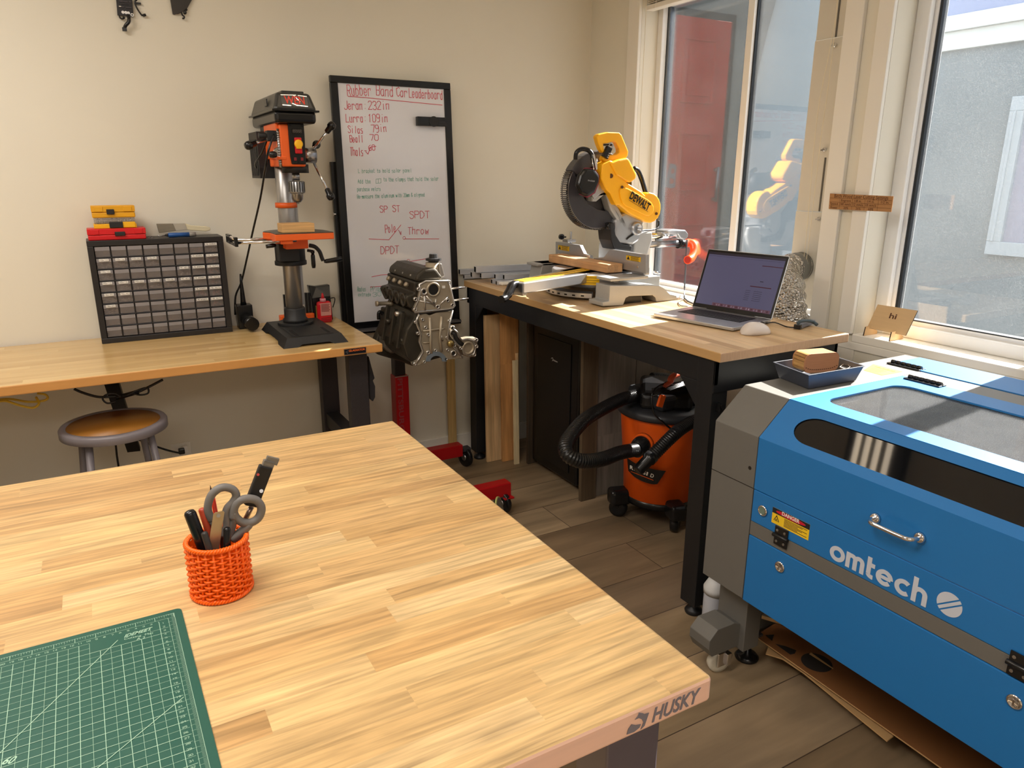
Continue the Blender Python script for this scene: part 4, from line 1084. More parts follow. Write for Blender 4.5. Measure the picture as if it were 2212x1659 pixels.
MB().tube(smooth([ay(160, 840, Yk), ay(178, 848, Yk), ay(210, 857, Yk), ay(240, 857, Yk), ay(275, 855, Yk), ay(300, 846, Yk), ay(325, 834, Yk), ay(352, 820, Yk)], 5), .005, n=8).tube(smooth([ay(262, 858, Yk - .01), ay(248, 850, Yk - .01), ay(229, 853, Yk - .01), ay(222, 862, Yk - .01), ay(232, 871, Yk - .01), ay(250, 868, Yk - .01)], 5), .0035, n=8).tube(smooth([ay(270, 856, Yk - .01), ay(300, 842, Yk - .01), ay(318, 838, Yk - .01), ay(320, 849, Yk - .01), ay(305, 853, Yk - .01), ay(285, 850, Yk - .01)], 5), .0035, n=8).tube([ay(250, 860, Yk), ay(300, 846, Yk)], .009, n=8).build('bundle', m_blkg, t)
t = thing('work_gloves', 'dark cloth gloves hanging from the right end of the long workbench', 'gloves', (1.0, 2.95, .7))
P_ = [ay(x, y, 2.97) for x, y in ((797, 770), (801, 785), (810, 818), (806, 822), (811, 835), (811, 858), (806, 868), (799, 862), (798, 850))]
MB().prism(P_, (0, .03, 0)).build('gloves', M('dark_cloth', (52, 50, 52), .9, bump=.3, var=.2), t, bevel=.006)
# ================================================================ WHITEBOARD
def whiteboard():
    Yb = 3.425
    c = [ay(712, 161, Yb), ay(973, 180, Yb), ay(752, 712, Yb)]
    x0 = c[0].x; x1 = c[1].x; zt = (c[0].z + c[1].z) / 2; zb = c[2].z
    x0b = c[2].x; x1b = x0b + (x1 - x0) + .015
    C_ = {'tl': V((x0, Yb, zt)), 'tr': V((x1, Yb, zt)), 'bl': V((x0b, Yb, zb)), 'br': V((x1b, Yb, zb))}
    t = thing('whiteboard', 'black framed portrait whiteboard with red and green handwriting on the back wall', 'whiteboard', ((x0 + x1) / 2, YW - .03, zb))
    def P(u, v, d=0): 
        a = C_['tl'].lerp(C_['tr'], u); b = C_['bl'].lerp(C_['br'], u); p = a.lerp(b, v); p.y = Yb + d; return p
    fw, fh = .035 / (x1 - x0), .030 / (zt - zb)
    MB().prism([P(fw * .5, fh * .5, .006), P(1 - fw * .5, fh * .5, .006), P(1 - fw * .5, 1 - fh * .5, .006), P(fw * .5, 1 - fh * .5, .006)], (0, .008, 0)).build('board_surface', M('whiteboard_enamel', (222, 222, 226), .14, var=.01, coat=.5), t)
    f = MB()
    for a, b, c2, d in (((0, 0), (1, 0), (1, fh), (0, fh)), ((0, 1 - fh), (1, 1 - fh), (1, 1), (0, 1)), ((0, fh), (fw, fh), (fw, 1 - fh), (0, 1 - fh)), ((1 - fw, fh), (1, fh), (1, 1 - fh), (1 - fw, 1 - fh))):
        f.prism([P(*a), P(*b), P(*c2), P(*d)], (0, .022, 0))
    f.build('frame', m_blkg, t, bevel=.003)
    # stand posts behind the frame, with pivot bolts and brackets to the wall
    MB().beam(P(-.012, .32, .035), P(-.012, 1.02, .035), .022, .022, up=(0, 1, 0)).build('side_post', m_blkg, t, bevel=.002)
    MB().beam(P(1.0, .32, .035), P(1.0, 1.02, .035), .022, .022, up=(0, 1, 0)).build('side_post', m_blkg, t, bevel=.002)
    MB().beam(P(-.03, 1.02, .035), P(1.03, 1.02, .035), .022, .022, up=(0, 1, 0)).build('bottom_bar', m_blkg, t, bevel=.002)
    MB().box(P(.2, .5).x, P(.8, .5).x, Yb + .022, YW - .002, P(0, .3).z, P(0, .25).z).build('wall_bracket', m_blkg, t)
    b = MB(); p = ay(726, 463, Yb); b.cyl(p + V((-.008, .01, 0)), p + V((.006, .01, 0)), .004); b.cyl(p + V((-.01, .01, 0)), p + V((-.006, .01, 0)), .008).build('pivot_bolt', m_chrome, t)
    b = MB(); p = ay(982, 459, Yb); b.cyl(p + V((-.01, .01, 0)), p + V((.006, .01, 0)), .004).build('pivot_bolt', m_chrome, t)
    MB().box(P(.02, 1).x, P(.98, 1).x, Yb - .045, Yb + .02, zb - .010, zb - .002).build('pen_tray', M('tray_grey', (96, 96, 98), .4), t)
    n = (0, -1, 0); S = Yb + .0055; K = lambda x, y: ay(x, y, S)
    r = MB(); I = lambda s, x0_, y0_, x1_, y1_, h, w=.0026, j=.22: r.ink(s, K(x0_, y0_), K(x1_, y1_), h, n, w, j, .0004)
    I('Rubber', 751, 207, 805, 207, .046); I('Band', 813, 206, 852, 209, .044); I('Car', 856, 208, 882, 211, .040); I('Leaderboard', 884, 211, 958, 215, .040)
    I('Jeran:', 744, 236, 794, 237, .036); I('232in', 796, 236, 844, 237, .036)
    I('Lurra:', 748, 264, 794, 264, .034); I('109in', 796, 263, 840, 264, .034)
    I('Silas', 752, 287, 786, 288, .030); I('79in', 803, 286, 838, 284, .032)
    I('Beall', 756, 307, 786, 308, .030); I('70', 799, 303, 820, 303, .026)
    I('Thals', 757, 336, 786, 337, .036); I('60', 797, 325, 812, 324, .024); I('-', 788, 331, 793, 331, .02)
    r.build('score_writing', M('red_marker_ink', (206, 70, 88), .5, var=.1), t); r = MB()
    I('SP ST', 821, 459, 866, 457, .030); I('SPDT', 885, 472, 930, 471, .034)
    I('Pole', 833, 503, 857, 501, .038); I('Throw', 881, 506, 928, 506, .034); I('DPDT', 823, 549, 864, 547, .036)
    for seg in (((752, 208), (790, 211), (955, 227)), ((797, 516), (840, 518), (866, 486)), ((874, 516), (948, 516)), ((803, 598), (822, 594), (838, 593)), ((800, 620), (838, 617)), ((873, 578), (884, 565), (920, 559)), ((884, 578), (900, 573), (920, 573)), ((861, 497), (866, 507), (866, 500)), ((790, 328), (795, 333), (800, 318), (812, 316))):
        for a, b_ in zip(seg, seg[1:]): r.line(K(*a), K(*b_), .0028, n, .0004)
    for cc in ((873, 514), (882, 563)):
        q_ = [K(cc[0] + 3 * math.cos(k * .7), cc[1] + 3 * math.sin(k * .7)) for k in range(10)]
        for a, b_ in zip(q_, q_[1:]): r.line(a, b_, .002, n, .0004)
    r.build('switch_sketch', M('red_marker_ink', (206, 70, 88), .5, var=.1), t)
    r = MB()
    I = lambda s, x0_, y0_, x1_, y1_, h, w=.0014, j=.3: r.ink(s, K(x0_, y0_), K(x1_, y1_), h, n, w, j, .0004)
    I('L bracket to hold solar panel', 774, 374, 890, 372, .018)
    I('Add the', 773, 396, 802, 396, .018); I('to the clamps that hold the solar', 829, 392, 948, 390, .018)
    I('purchase velcro', 772, 413, 823, 412, .018); I('Re-measure the aluminum with 20mm & aligned', 772, 429, 918, 424, .018)
    r.build('task_writing', M('green_marker_ink', (70, 160, 136), .5, var=.1), t); r = MB()
    I('Radius', 772, 629, 791, 629, .022); I('PPlaced', 801, 630, 834, 628, .024); I('extrude', 774, 640, 802, 640, .018); I('30', 806, 641, 826, 638, .020)
    for a, b_ in (((812, 387), (812, 396)), ((812, 396), (823, 395)), ((823, 395), (823, 386)), ((823, 386), (812, 387)), ((817, 387), (817, 395))): r.line(K(*a), K(*b_), .0014, n, .0004)
    r.build('note_writing', M('green_marker_ink', (70, 160, 136), .5, var=.1), t)
    # eraser
    e = thing('whiteboard_eraser', 'black magnetic eraser stuck to the upper right of the whiteboard', 'eraser', (ay(928, 262, Yb).x, Yb, ay(928, 262, Yb).z), )
    a = ay(897, 250, S); b2 = ay(959, 276, S)
    MB().box(a.x, b2.x, S - .028, S - .0006, b2.z + .004, a.z - .004).build('eraser_body', m_blkg, e, bevel=.003)
    xm = (a.x + b2.x) / 2; zm = (a.z + b2.z) / 2
    MB().cyl((xm + .008, S - .031, zm), (xm + .008, S - .028, zm), .024, n=32).box(xm + .03, b2.x - .004, S - .0305, S - .028, zm - .003, zm + .003).build('grip_dimple', m_blk, e)
whiteboard()

# ================================================================ ENGINE AND STAND
m_ir = M('oily_cast_aluminium', (64, 59, 50), .42, .55, var=.45, scale=14, bump=.5)
m_irl = M('machined_face_aluminium', (166, 154, 134), .45, .5, var=.22, scale=20, bump=.15)
m_fl = M('bare_flange_aluminium', (190, 186, 180), .3, .9, var=.08, scale=60)
m_hole = M('bore_dark', (14, 12, 10), .7)
def engine():
    Yf = 2.80      # machined timing face looks towards the camera
    t = thing('engine_block', 'bare aluminium car engine block hanging on the red stand before the whiteboard', 'engine', (ay(930, 680, Yf).x, Yf + .2, .9))
    K = lambda X, Y_, d=0: ay(780 + .1809 * X, 530 + .1808 * Y_, Yf + d)
    def pl(name, pts, dep, mat, d=0, par=None, bevel=.003):
        return MB().prism([K(x, y, d) for x, y in pts], (0, dep, 0)).build(name, mat, par or t, bevel=bevel)
    # long side body, running away from the camera towards the back left; extents found from the silhouette
    # local frame: face in XZ at Yf, body goes +y by .40 and its left flank is seen
    zc = lambda y: K(700, y).z
    fx = K(690, 600).x
    D = .34
    def flank(name, prof, mat, d0=.02, d1=D, x1=None, bevel=.006):
        # prof: list of (x offset from face edge, pixel row) closed by the face side; swept along +y
        pts = [V((fx + xo, Yf + d0, zc(r_))) for xo, r_ in prof]
        return MB().prism(pts, (0, d1 - d0, 0)).build(name, mat, t, bevel=bevel)
    w = K(1080, 600).x - fx
    flank('cylinder_head', [(-.012, 440), (w, 440), (w, 800), (-.004, 800), (-.035, 740), (-.05, 640), (-.045, 600), (-.010, 580)], m_ir)
    flank('cylinder_block', [(-.004, 806), (w - .01, 806), (w - .02, 1380), (-.02, 1440), (-.055, 1330), (-.070, 1180), (-.050, 1000), (-.02, 900)], m_ir)
    # bell end casting, far left
    bx = ay(823, 760, Yf + D).x
    MB().prism([ay(x, y, Yf + D) for x, y in ((830, 665), (884, 668), (902, 760), (895, 792), (862, 780), (815, 766), (808, 745), (815, 725), (826, 700))], (0, .05, 0)).build('bell_flange', m_ir, t, bevel=.008)
    MB().prism([ay(x, y, Yf + D - .06) for x, y in ((840, 712), (866, 706), (880, 730), (874, 756), (846, 766), (828, 752), (828, 728))], (0, .07, 0)).build('side_casting', M('dull_cast_patch', (112, 106, 96), .5, .6, var=.35, scale=25, bump=.4), t, bevel=.012)
    # valve cover
    vc = MB(); xa, xb = fx + .004, K(990, 400).x; z0, z1 = zc(440), zc(285)
    vc.prism([(xa - .012, Yf + .01, z0), (xb, Yf + .01, z0), (xb - .004, Yf + .01, z0 + .018), (xb - .03, Yf + .01, z1), (xa + .03, Yf + .01, z1), (xa - .004, Yf + .01, z0 + .03)], (0, D - .01, 0))
    o = vc.build('valve_cover', m_ir, t, bevel=.014)
    o.modifiers['bevel'].segments = 3
    for yy in (.08, .17, .26):
        MB().lathe([(.009, 0), (.009, .010), (.006, .014)], (xa + .004, Yf + yy, z0 + .012), (-.6, 0, 1)).build('cover_bolt', m_fl, t)
    # filler neck + cap
    nb_ = K(855, 400, .05); nt_ = K(865, 200, .05)
    MB().lathe([(.034, -.012), (.030, .0), (.028, nt_.z - nb_.z)], nb_, (0, 0, 1), n=32).build('filler_neck', m_irl, t)
    MB().prism([K(930, 215, .02), K(965, 215, .02), K(1005, 370, .02), K(940, 395, .02)], (0, .05, 0)).build('neck_web', m_fl, t, bevel=.004)
    cpz = nt_.z
    MB().lathe([(.021, 0), (.021, .006), (.033, .007), (.033, .016), (.019, .018), (.017, .034), (.014, .035)], nt_, (0, 0, 1), n=10, smooth=False).build('oil_cap', m_blk, t)
    # timing face plates
    hp = [(700, 470), (770, 430), (1040, 425), (1075, 560), (1115, 720), (1095, 750), (1030, 765), (640, 800), (632, 770), (690, 640), (705, 560)]
    hf = pl('head_face', hp, .03, m_irl, 0)
    bp_ = [(690, 820), (770, 812), (820, 840), (900, 800), (960, 790), (1090, 775), (1045, 1000), (1040, 1130), (1200, 1330), (1220, 1350), (1100, 1362), (985, 1375), (970, 1340), (935, 1312), (895, 1305), (855, 1318), (830, 1350), (822, 1392), (760, 1400), (690, 1440), (625, 1440), (620, 1405), (680, 1370), (740, 1270), (700, 1160), (715, 1050)]
    bf = pl('block_face', bp_, .03, m_irl, .004)
    def bead(par, pts, r=.0045, closed=False, mat=m_fl, name='flange_rib', d=0):
        MB().tube([K(x, y, d) for x, y in pts], r, n=8, closed=closed).build(name, mat, par)
    bead(hf, hp, .0048, True)
    bead(bf, [(690, 820), (655, 910), (680, 980), (715, 1050), (700, 1160), (740, 1270), (690, 1360), (640, 1420)], .0048)
    bead(bf, [(1090, 775), (1050, 960), (1030, 1110), (1060, 1160), (1150, 1260), (1210, 1345)], .0048)
    bead(bf, [(1090, 770), (900, 790), (690, 815)], .004, mat=M('gasket_black', (10, 10, 10), .6))
    bead(hf, [(755, 600), (765, 790)], .004); bead(hf, [(775, 600), (895, 740)], .004); bead(hf, [(690, 660), (860, 700)], .0035)
    bead(hf, [(1040, 610), (930, 720)], .004); bead(hf, [(690, 600), (760, 640), (880, 690)], .003); bead(hf, [(890, 640), (890, 740)], .003)
    bead(bf, [(740, 1025), (1000, 990)], .004, mat=m_irl); bead(bf, [(740, 1165), (830, 1160)], .003, mat=m_irl)
    bead(bf, [(820, 860), (830, 1160), (840, 1290)], .006, mat=m_irl); bead(bf, [(960, 850), (940, 1100), (960, 1270)], .006, mat=m_irl)
    bead(bf, [(950, 1070), (975, 1140)], .004)
    def boss(par, x, y, r, rh, name='bolt_boss', d=-.004, dep=.02):
        c = K(x, y, d)
        k = MB().lathe([(r, dep), (r, 0), (rh, 0), (rh, .006)], c, (0, 1, 0), n=22)
        k.m = 1; k.cyl(c + V((0, .004, 0)), c + V((0, .007, 0)), rh * 1.02, n=18)
        return k.build(name, [m_fl if r < .02 else m_irl, m_hole], par)
    for x, y in ((655, 645), (650, 770), (695, 525), (1040, 660), (1095, 715), (1050, 440), (918, 738)): boss(hf, x, y, .0085 if x != 918 else .011, .004)
    boss(hf, 757, 555, .0165, .008); boss(hf, 868, 530, .031, .023, 'cam_bore', d=-.006)
    MB().obox(K(985, 498, -.003), (.012, .006, .010)).build('oil_slot', M('slot_white', (220, 218, 212), .4), hf)
    for x, y in ((658, 920), (685, 1055), (738, 888), (775, 982), (805, 1070), (1058, 905), (1098, 985), (1030, 1105), (806, 1285), (893, 1258), (1120, 1195), (1037, 1252), (1208, 1335), (648, 1418), (758, 1395), (1020, 1358), (1195, 1230)): boss(bf, x, y, .0072 if x not in (806,) else .010, .0034)
    boss(bf, 1108, 1293, .015, .0085)
    # crank bearing half ring (pale) with open arch below
    MB().prism([K(900 + 122 * math.cos(a), 1388 - 118 * math.sin(a), -.004) for a in [k * PI / 16 for k in range(17)]] + [K(900 + 74 * math.cos(a), 1388 - 68 * math.sin(a), -.004) for a in [(16 - k) * PI / 16 for k in range(17)]], (0, .008, 0)).build('crank_seal_ring', M('pale_blue_metal', (158, 172, 186), .35, .7), bf)
    MB().lathe([(.015, 0), (.015, -.012), (.012, -.016), (.001, -.016)], K(1062, 1172, 0), (0, 1, 0), n=20).build('brass_plug', M('brass', (172, 150, 96), .3, .9), bf)
    # coolant pump housing to the right
    ph = pl('water_pump_housing', [(1055, 1060), (1070, 1010), (1110, 1000), (1150, 1030), (1165, 1090), (1200, 1130), (1290, 1110), (1390, 1110), (1395, 1160), (1375, 1240), (1380, 1320), (1345, 1330), (1300, 1340), (1230, 1320), (1190, 1240), (1140, 1190), (1090, 1130)], .045, m_irl, .006)
    bead(ph, [(1060, 1060), (1075, 1018), (1110, 1005), (1145, 1035), (1165, 1095), (1205, 1135), (1270, 1120), (1340, 1140), (1370, 1210), (1350, 1290), (1290, 1320), (1225, 1290), (1205, 1225), (1150, 1185), (1095, 1120)], .0046, True, d=.002)
    k = MB().lathe([(.030, .02), (.030, -.002), (.022, -.002), (.019, .02)], K(1282, 1228, 0), (0, 1, 0), n=32); k.m = 1; k.cyl(K(1282, 1228, .014), K(1282, 1228, .018), .020, n=24)
    k.build('pump_bore', [m_irl, M('bore_brown', (50, 44, 38), .5, .5)], ph)
    MB().tube([K(1085, 1040, .006), K(1115, 1060, .006), K(1130, 1110, .006), K(1175, 1160, .006), K(1215, 1185, .006)], .009, n=8).build('coolant_channel', M('channel_dark', (30, 28, 26), .6), ph)
    for x, y in ((1380, 1135), (1383, 1210), (1357, 1310), (1100, 985)): boss(ph, x, y, .0085, .0038)
    # studs pointing right, sunlit
    for (x0, y0, x1, y1) in ((1085, 515, 1238, 500), (1125, 655, 1280, 635)):
        MB().cyl(K(x0 - 40, y0 + 4, .05), K(x1, y1, .05), .0042, n=12).build('stud', m_chrome, t)
    # intake ports on the left flank
    fl = MB()
    for k_, (yo) in enumerate((.06, .13, .20, .27)):
        c = V((fx - .046, Yf + yo, zc(665)))
        MB().lathe([(.026, .012), (.028, 0), (.028, -.004), (.021, -.004), (.018, .01)], c, (1, 0, 0), n=20).build('intake_port', m_ir, t)
        MB().cyl(c + V((.002, 0, 0)), c + V((.004, 0, 0)), .019, n=20).build('port_bore', m_hole, t)
        MB().lathe([(.010, 0), (.010, .014), (.006, .016)], V((fx - .020, Yf + yo + .01, zc(500))), (-.8, 0, .5), n=14).build('injector_boss', m_irl, t)
    for yo, rr_ in ((.10, 850), (.22, 1000), (.15, 1200), (.05, 1150)):
        MB().lathe([(.010, -.02), (.012, .016), (.007, .02)], V((fx - .05, Yf + yo, zc(rr_))), (-1, 0, 0), n=14).build('side_bolt', m_fl if rr_ == 850 else m_ir, t)
    for yo in (.07, .16, .25):
        MB().beam(V((fx - .045, Yf + yo, zc(820))), V((fx - .075, Yf + yo, zc(1250))), .014, .02, up=(1, 0, 0)).build('casting_rib', m_ir, t, bevel=.004)
    a_, b_ = ay(850, 655, Yf + .30), ay(812, 656, Yf + .30)
    MB().lathe([(.016, 0), (.012, .02), (.009, .022), (.009, (b_ - a_).length - .012), (.012, (b_ - a_).length - .010), (.012, (b_ - a_).length)], a_, b_ - a_, n=20).build('coolant_pipe', m_irl, t)
    MB().tube(smooth([ay(818, 690, Yf + .34), ay(818, 676, Yf + .34), ay(824, 674, Yf + .34), ay(830, 684, Yf + .34)], 4), .008, n=10).build('hose_stub', m_blkg, t)
engine()

def engine_stand():
    red = M('glossy_red_paint', (168, 14, 22), .3, var=.05)
    mx = ay(872, 880, 3.30).x; my = 3.30
    t = thing('engine_stand', 'red wheeled engine stand holding the engine block', 'engine stand', (mx, my, 0))
    a_ = ay(853, 800, my); b_ = ay(882, 800, my)
    x0, x1 = a_.x, b_.x; ztop = .93
    zj = ay(870, 812, my).z
    ms = MB().box(x0, x1, my, my + .07, .10, zj).build('mast', red, t, bevel=.004)
    g = MB(); z_hi = ay(860, 790, my).z; z_lo = ay(872, 925, my).z
    # vertical lettering on the mast
    p0 = V((x0 + .052, my, zj - .01)); 
    g.text('PITTSBURGH', (x0 + .012, my, zj - .01), (x0 + .012, my, .20), .026, (0, -1, 0), bold=True)
    o = g.build('mast_lettering', M('faded_red_letters', (150, 66, 70), .5), ms)
    MB().box(x0 + .004, x1 - .012, my + .008, my + .062, zj, ztop).build('upper_tube', M('dark_mast_tube', (48, 44, 42), .4, .3), t, bevel=.003)
    MB().box(x0 + .0, x1 + .0, my - .002, my + .0, zj - .004, zj + .001).build('weld_bead', m_fl, ms)
    MB().cyl((x0 + .03, my - .0, .88), (x0 + .03, my - .05, .88), .045, n=28).cyl((x0 + .03, my - .05, .88), (x0 + .03, my - .06, .88), .08, n=28).build('rotating_head', m_blk, t)
    for (xa, za) in ((.06, .06), (-.05, .05), (.06, -.06), (-.05, -.05)):
        MB().beam((x0 + .03 + xa * .5, my - .06, .88 + za * .5), (x0 + .03 + xa * 1.2, my - .098, .88 + za * 1.4), .02, .012).build('mounting_arm', m_blk, t)
    # base: H shape, beams along x with casters
    for i_, (yb, zt_, xend) in enumerate(((3.235, .135, az(1001, 975, .10).x), (2.66, .15, 1.505))):
        MB().box(x0 - .28, xend, yb, yb + .06, zt_ - .065, zt_).build('base_beam', red, t, bevel=.004)
        MB().cyl((xend - .001, yb + .03, zt_ - .03), (xend + .001, yb + .03, zt_ - .03), .02, n=12).build('beam_cap', red, t)
        for xx in ((xend + .028 if i_ == 0 else xend - .035), x0 - .22):
            c = V((xx, yb + (.03 if i_ == 0 else .02), .052))
            w_ = MB().lathe([(.030, -.012), (.050, -.010), (.052, -.006), (.052, .006), (.050, .010), (.030, .012)], c, (1, .25, 0), n=32)
            w_.build('caster_wheel', m_blkg, t)
            MB().lathe([(.012, -.016), (.018, -.013), (.018, .013), (.012, .016)], c, (1, .25, 0), n=16).build('caster_hub', m_steel, t)
            MB().box(c.x - .022, c.x + .022, c.y - .02, c.y + .02, zt_ - .067 if i_ else .09, zt_ - .060 if i_ else .108).build('caster_bracket', m_dark, t)
    MB().box(x0 + .005, x0 + .065, 2.72, my + .04, .07, .13).build('base_spine', red, t, bevel=.004)
    # bolt on the near beam
    a2 = ay(1091, 1092, 2.655)
    MB().cyl(a2, a2 + V((.022, -.02, .016)), .0035, n=10).build('bolt', m_chrome, t)
    MB().box(1.462, 1.51, 2.64, 2.665, .078, .086).build('axle_plate', red, t, bevel=.002)
engine_stand()
t = thing('grinding_disc', 'pale green disc leaning against the near beam of the red engine stand', 'disc', (1.40, 2.61, 0))
c = ay(1079, 1123, 2.60); c.z = .062
MB().lathe([(.055, -.004), (.060, -.003), (.060, .003), (.055, .004)], c, (.75, -.62, .22), n=40).build('disc_rim', M('pale_green_rim', (184, 192, 120), .5), t)
MB().lathe([(.054, -.0045), (.054, .0045)], c, (.75, -.62, .22), n=40).build('disc_face', M('disc_grey', (130, 128, 118), .6), t)

# ================================================================ PARTS HUNG HIGH ON THE WALL
t = thing('circuit_board', 'black circuit board with dangling ribbon connector high on the back wall', 'circuit board', (ay(270, 10, YW).x, YW, 2.2))
Yw = YW - .012; K = lambda X, Y_, d=0: ay(220 + X * .09946, Y_ * .09945, Yw - d)
MB().prism([K(290, -260), K(640, -260), K(690, 340), K(670, 365), K(600, 340), K(340, 330)], (0, .008, 0)).build('board', M('pcb_black', (28, 24, 26), .35, var=.4, scale=120), t)
m_ = MB()
for a in ((370, 10, 560, 60), (420, 90, 590, 110), (360, 130, 480, 170), (520, 150, 640, 190), (590, 20, 630, 60)):
    p, q_ = K(a[0], a[1], .0), K(a[2], a[3], .0); m_.box(p.x, q_.x, Yw - .004, Yw, q_.z, p.z)
m_.build('chip', M('chip_grey', (64, 58, 62), .4, var=.3), t)
MB().box(K(365, 95).x, K(410, 95).x, Yw - .005, Yw, K(0, 112).z, K(0, 95).z).build('white_mark', m_white, t)
m_ = MB()
for x, y in ((458, 265), (522, 272), (578, 283)): m_.cyl(K(x, y, .002), K(x, y, -.002), .0055, n=14)
m_.build('solder_dots', M('dot_white', (240, 240, 240), .4), t)
MB().lathe([(.006, 0), (.006, .002), (.003, .002), (.003, 0)], K(658, 325, .001), (0, -1, 0), n=18).build('screw_ring', M('dot_white', (240, 240, 240), .4), t)
MB().tube(smooth([K(575, 330), K(590, 400, .01), K(580, 480, .012), K(520, 550, .01), K(495, 610, .005)], 4), .0065, n=8).build('ribbon_cable', m_blkg, t)
a_ = K(435, 600); b_ = K(545, 690)
MB().box(a_.x, b_.x, Yw - .012, Yw - .002, b_.z, a_.z).build('plug', m_blkg, t, bevel=.001)
MB().tube(smooth([K(380, 335), K(395, 385), K(440, 410), K(485, 395), K(480, 375), K(455, 385)], 3), .003, n=8).build('lead', m_blkg, t)
t = thing('cable_lead', 'thin black lead with bent connector beside the circuit board on the wall', 'cable', (ay(305, 15, YW).x, YW, 2.2))
MB().tube(smooth([K(700, -250), K(740, -60), K(760, -10), K(715, 50), K(770, 190), K(850, 310), K(880, 335), K(950, 320)], 4), .0032, n=8).box(K(700, 0).x, K(840, 0).x, Yw, Yw + .01, K(0, 10).z, K(0, -30).z).cyl(K(890, 340), K(955, 320), .005).build('lead', m_blkg, t)
t = thing('speaker_module', 'dark flat module with a curled wire right of the circuit board on the wall', 'electronic part', (ay(392, 10, YW).x, YW, 2.2))
MB().prism([K(1440, -300), K(2060, -300), K(2010, -120), K(1950, 10), K(1850, 190), K(1760, 250), K(1660, 300), K(1620, 300), K(1575, 315), K(1540, 300)], (0, .010, 0)).build('plate', M('dark_module', (52, 48, 46), .5), t, bevel=.001)
MB().tube(smooth([K(1730, 270), K(1750, 330), K(1790, 360), K(1785, 390), K(1765, 400)], 4), .003, n=8).tube(smooth([K(1780, 240), K(1820, 260), K(1815, 290), K(1790, 285), K(1800, 250), K(1850, 200)], 3), .004, n=8).build('wire', m_blkg, t)
MB().obox(K(1768, 402), (.008, .006, .006)).build('plug', m_blkg, t)
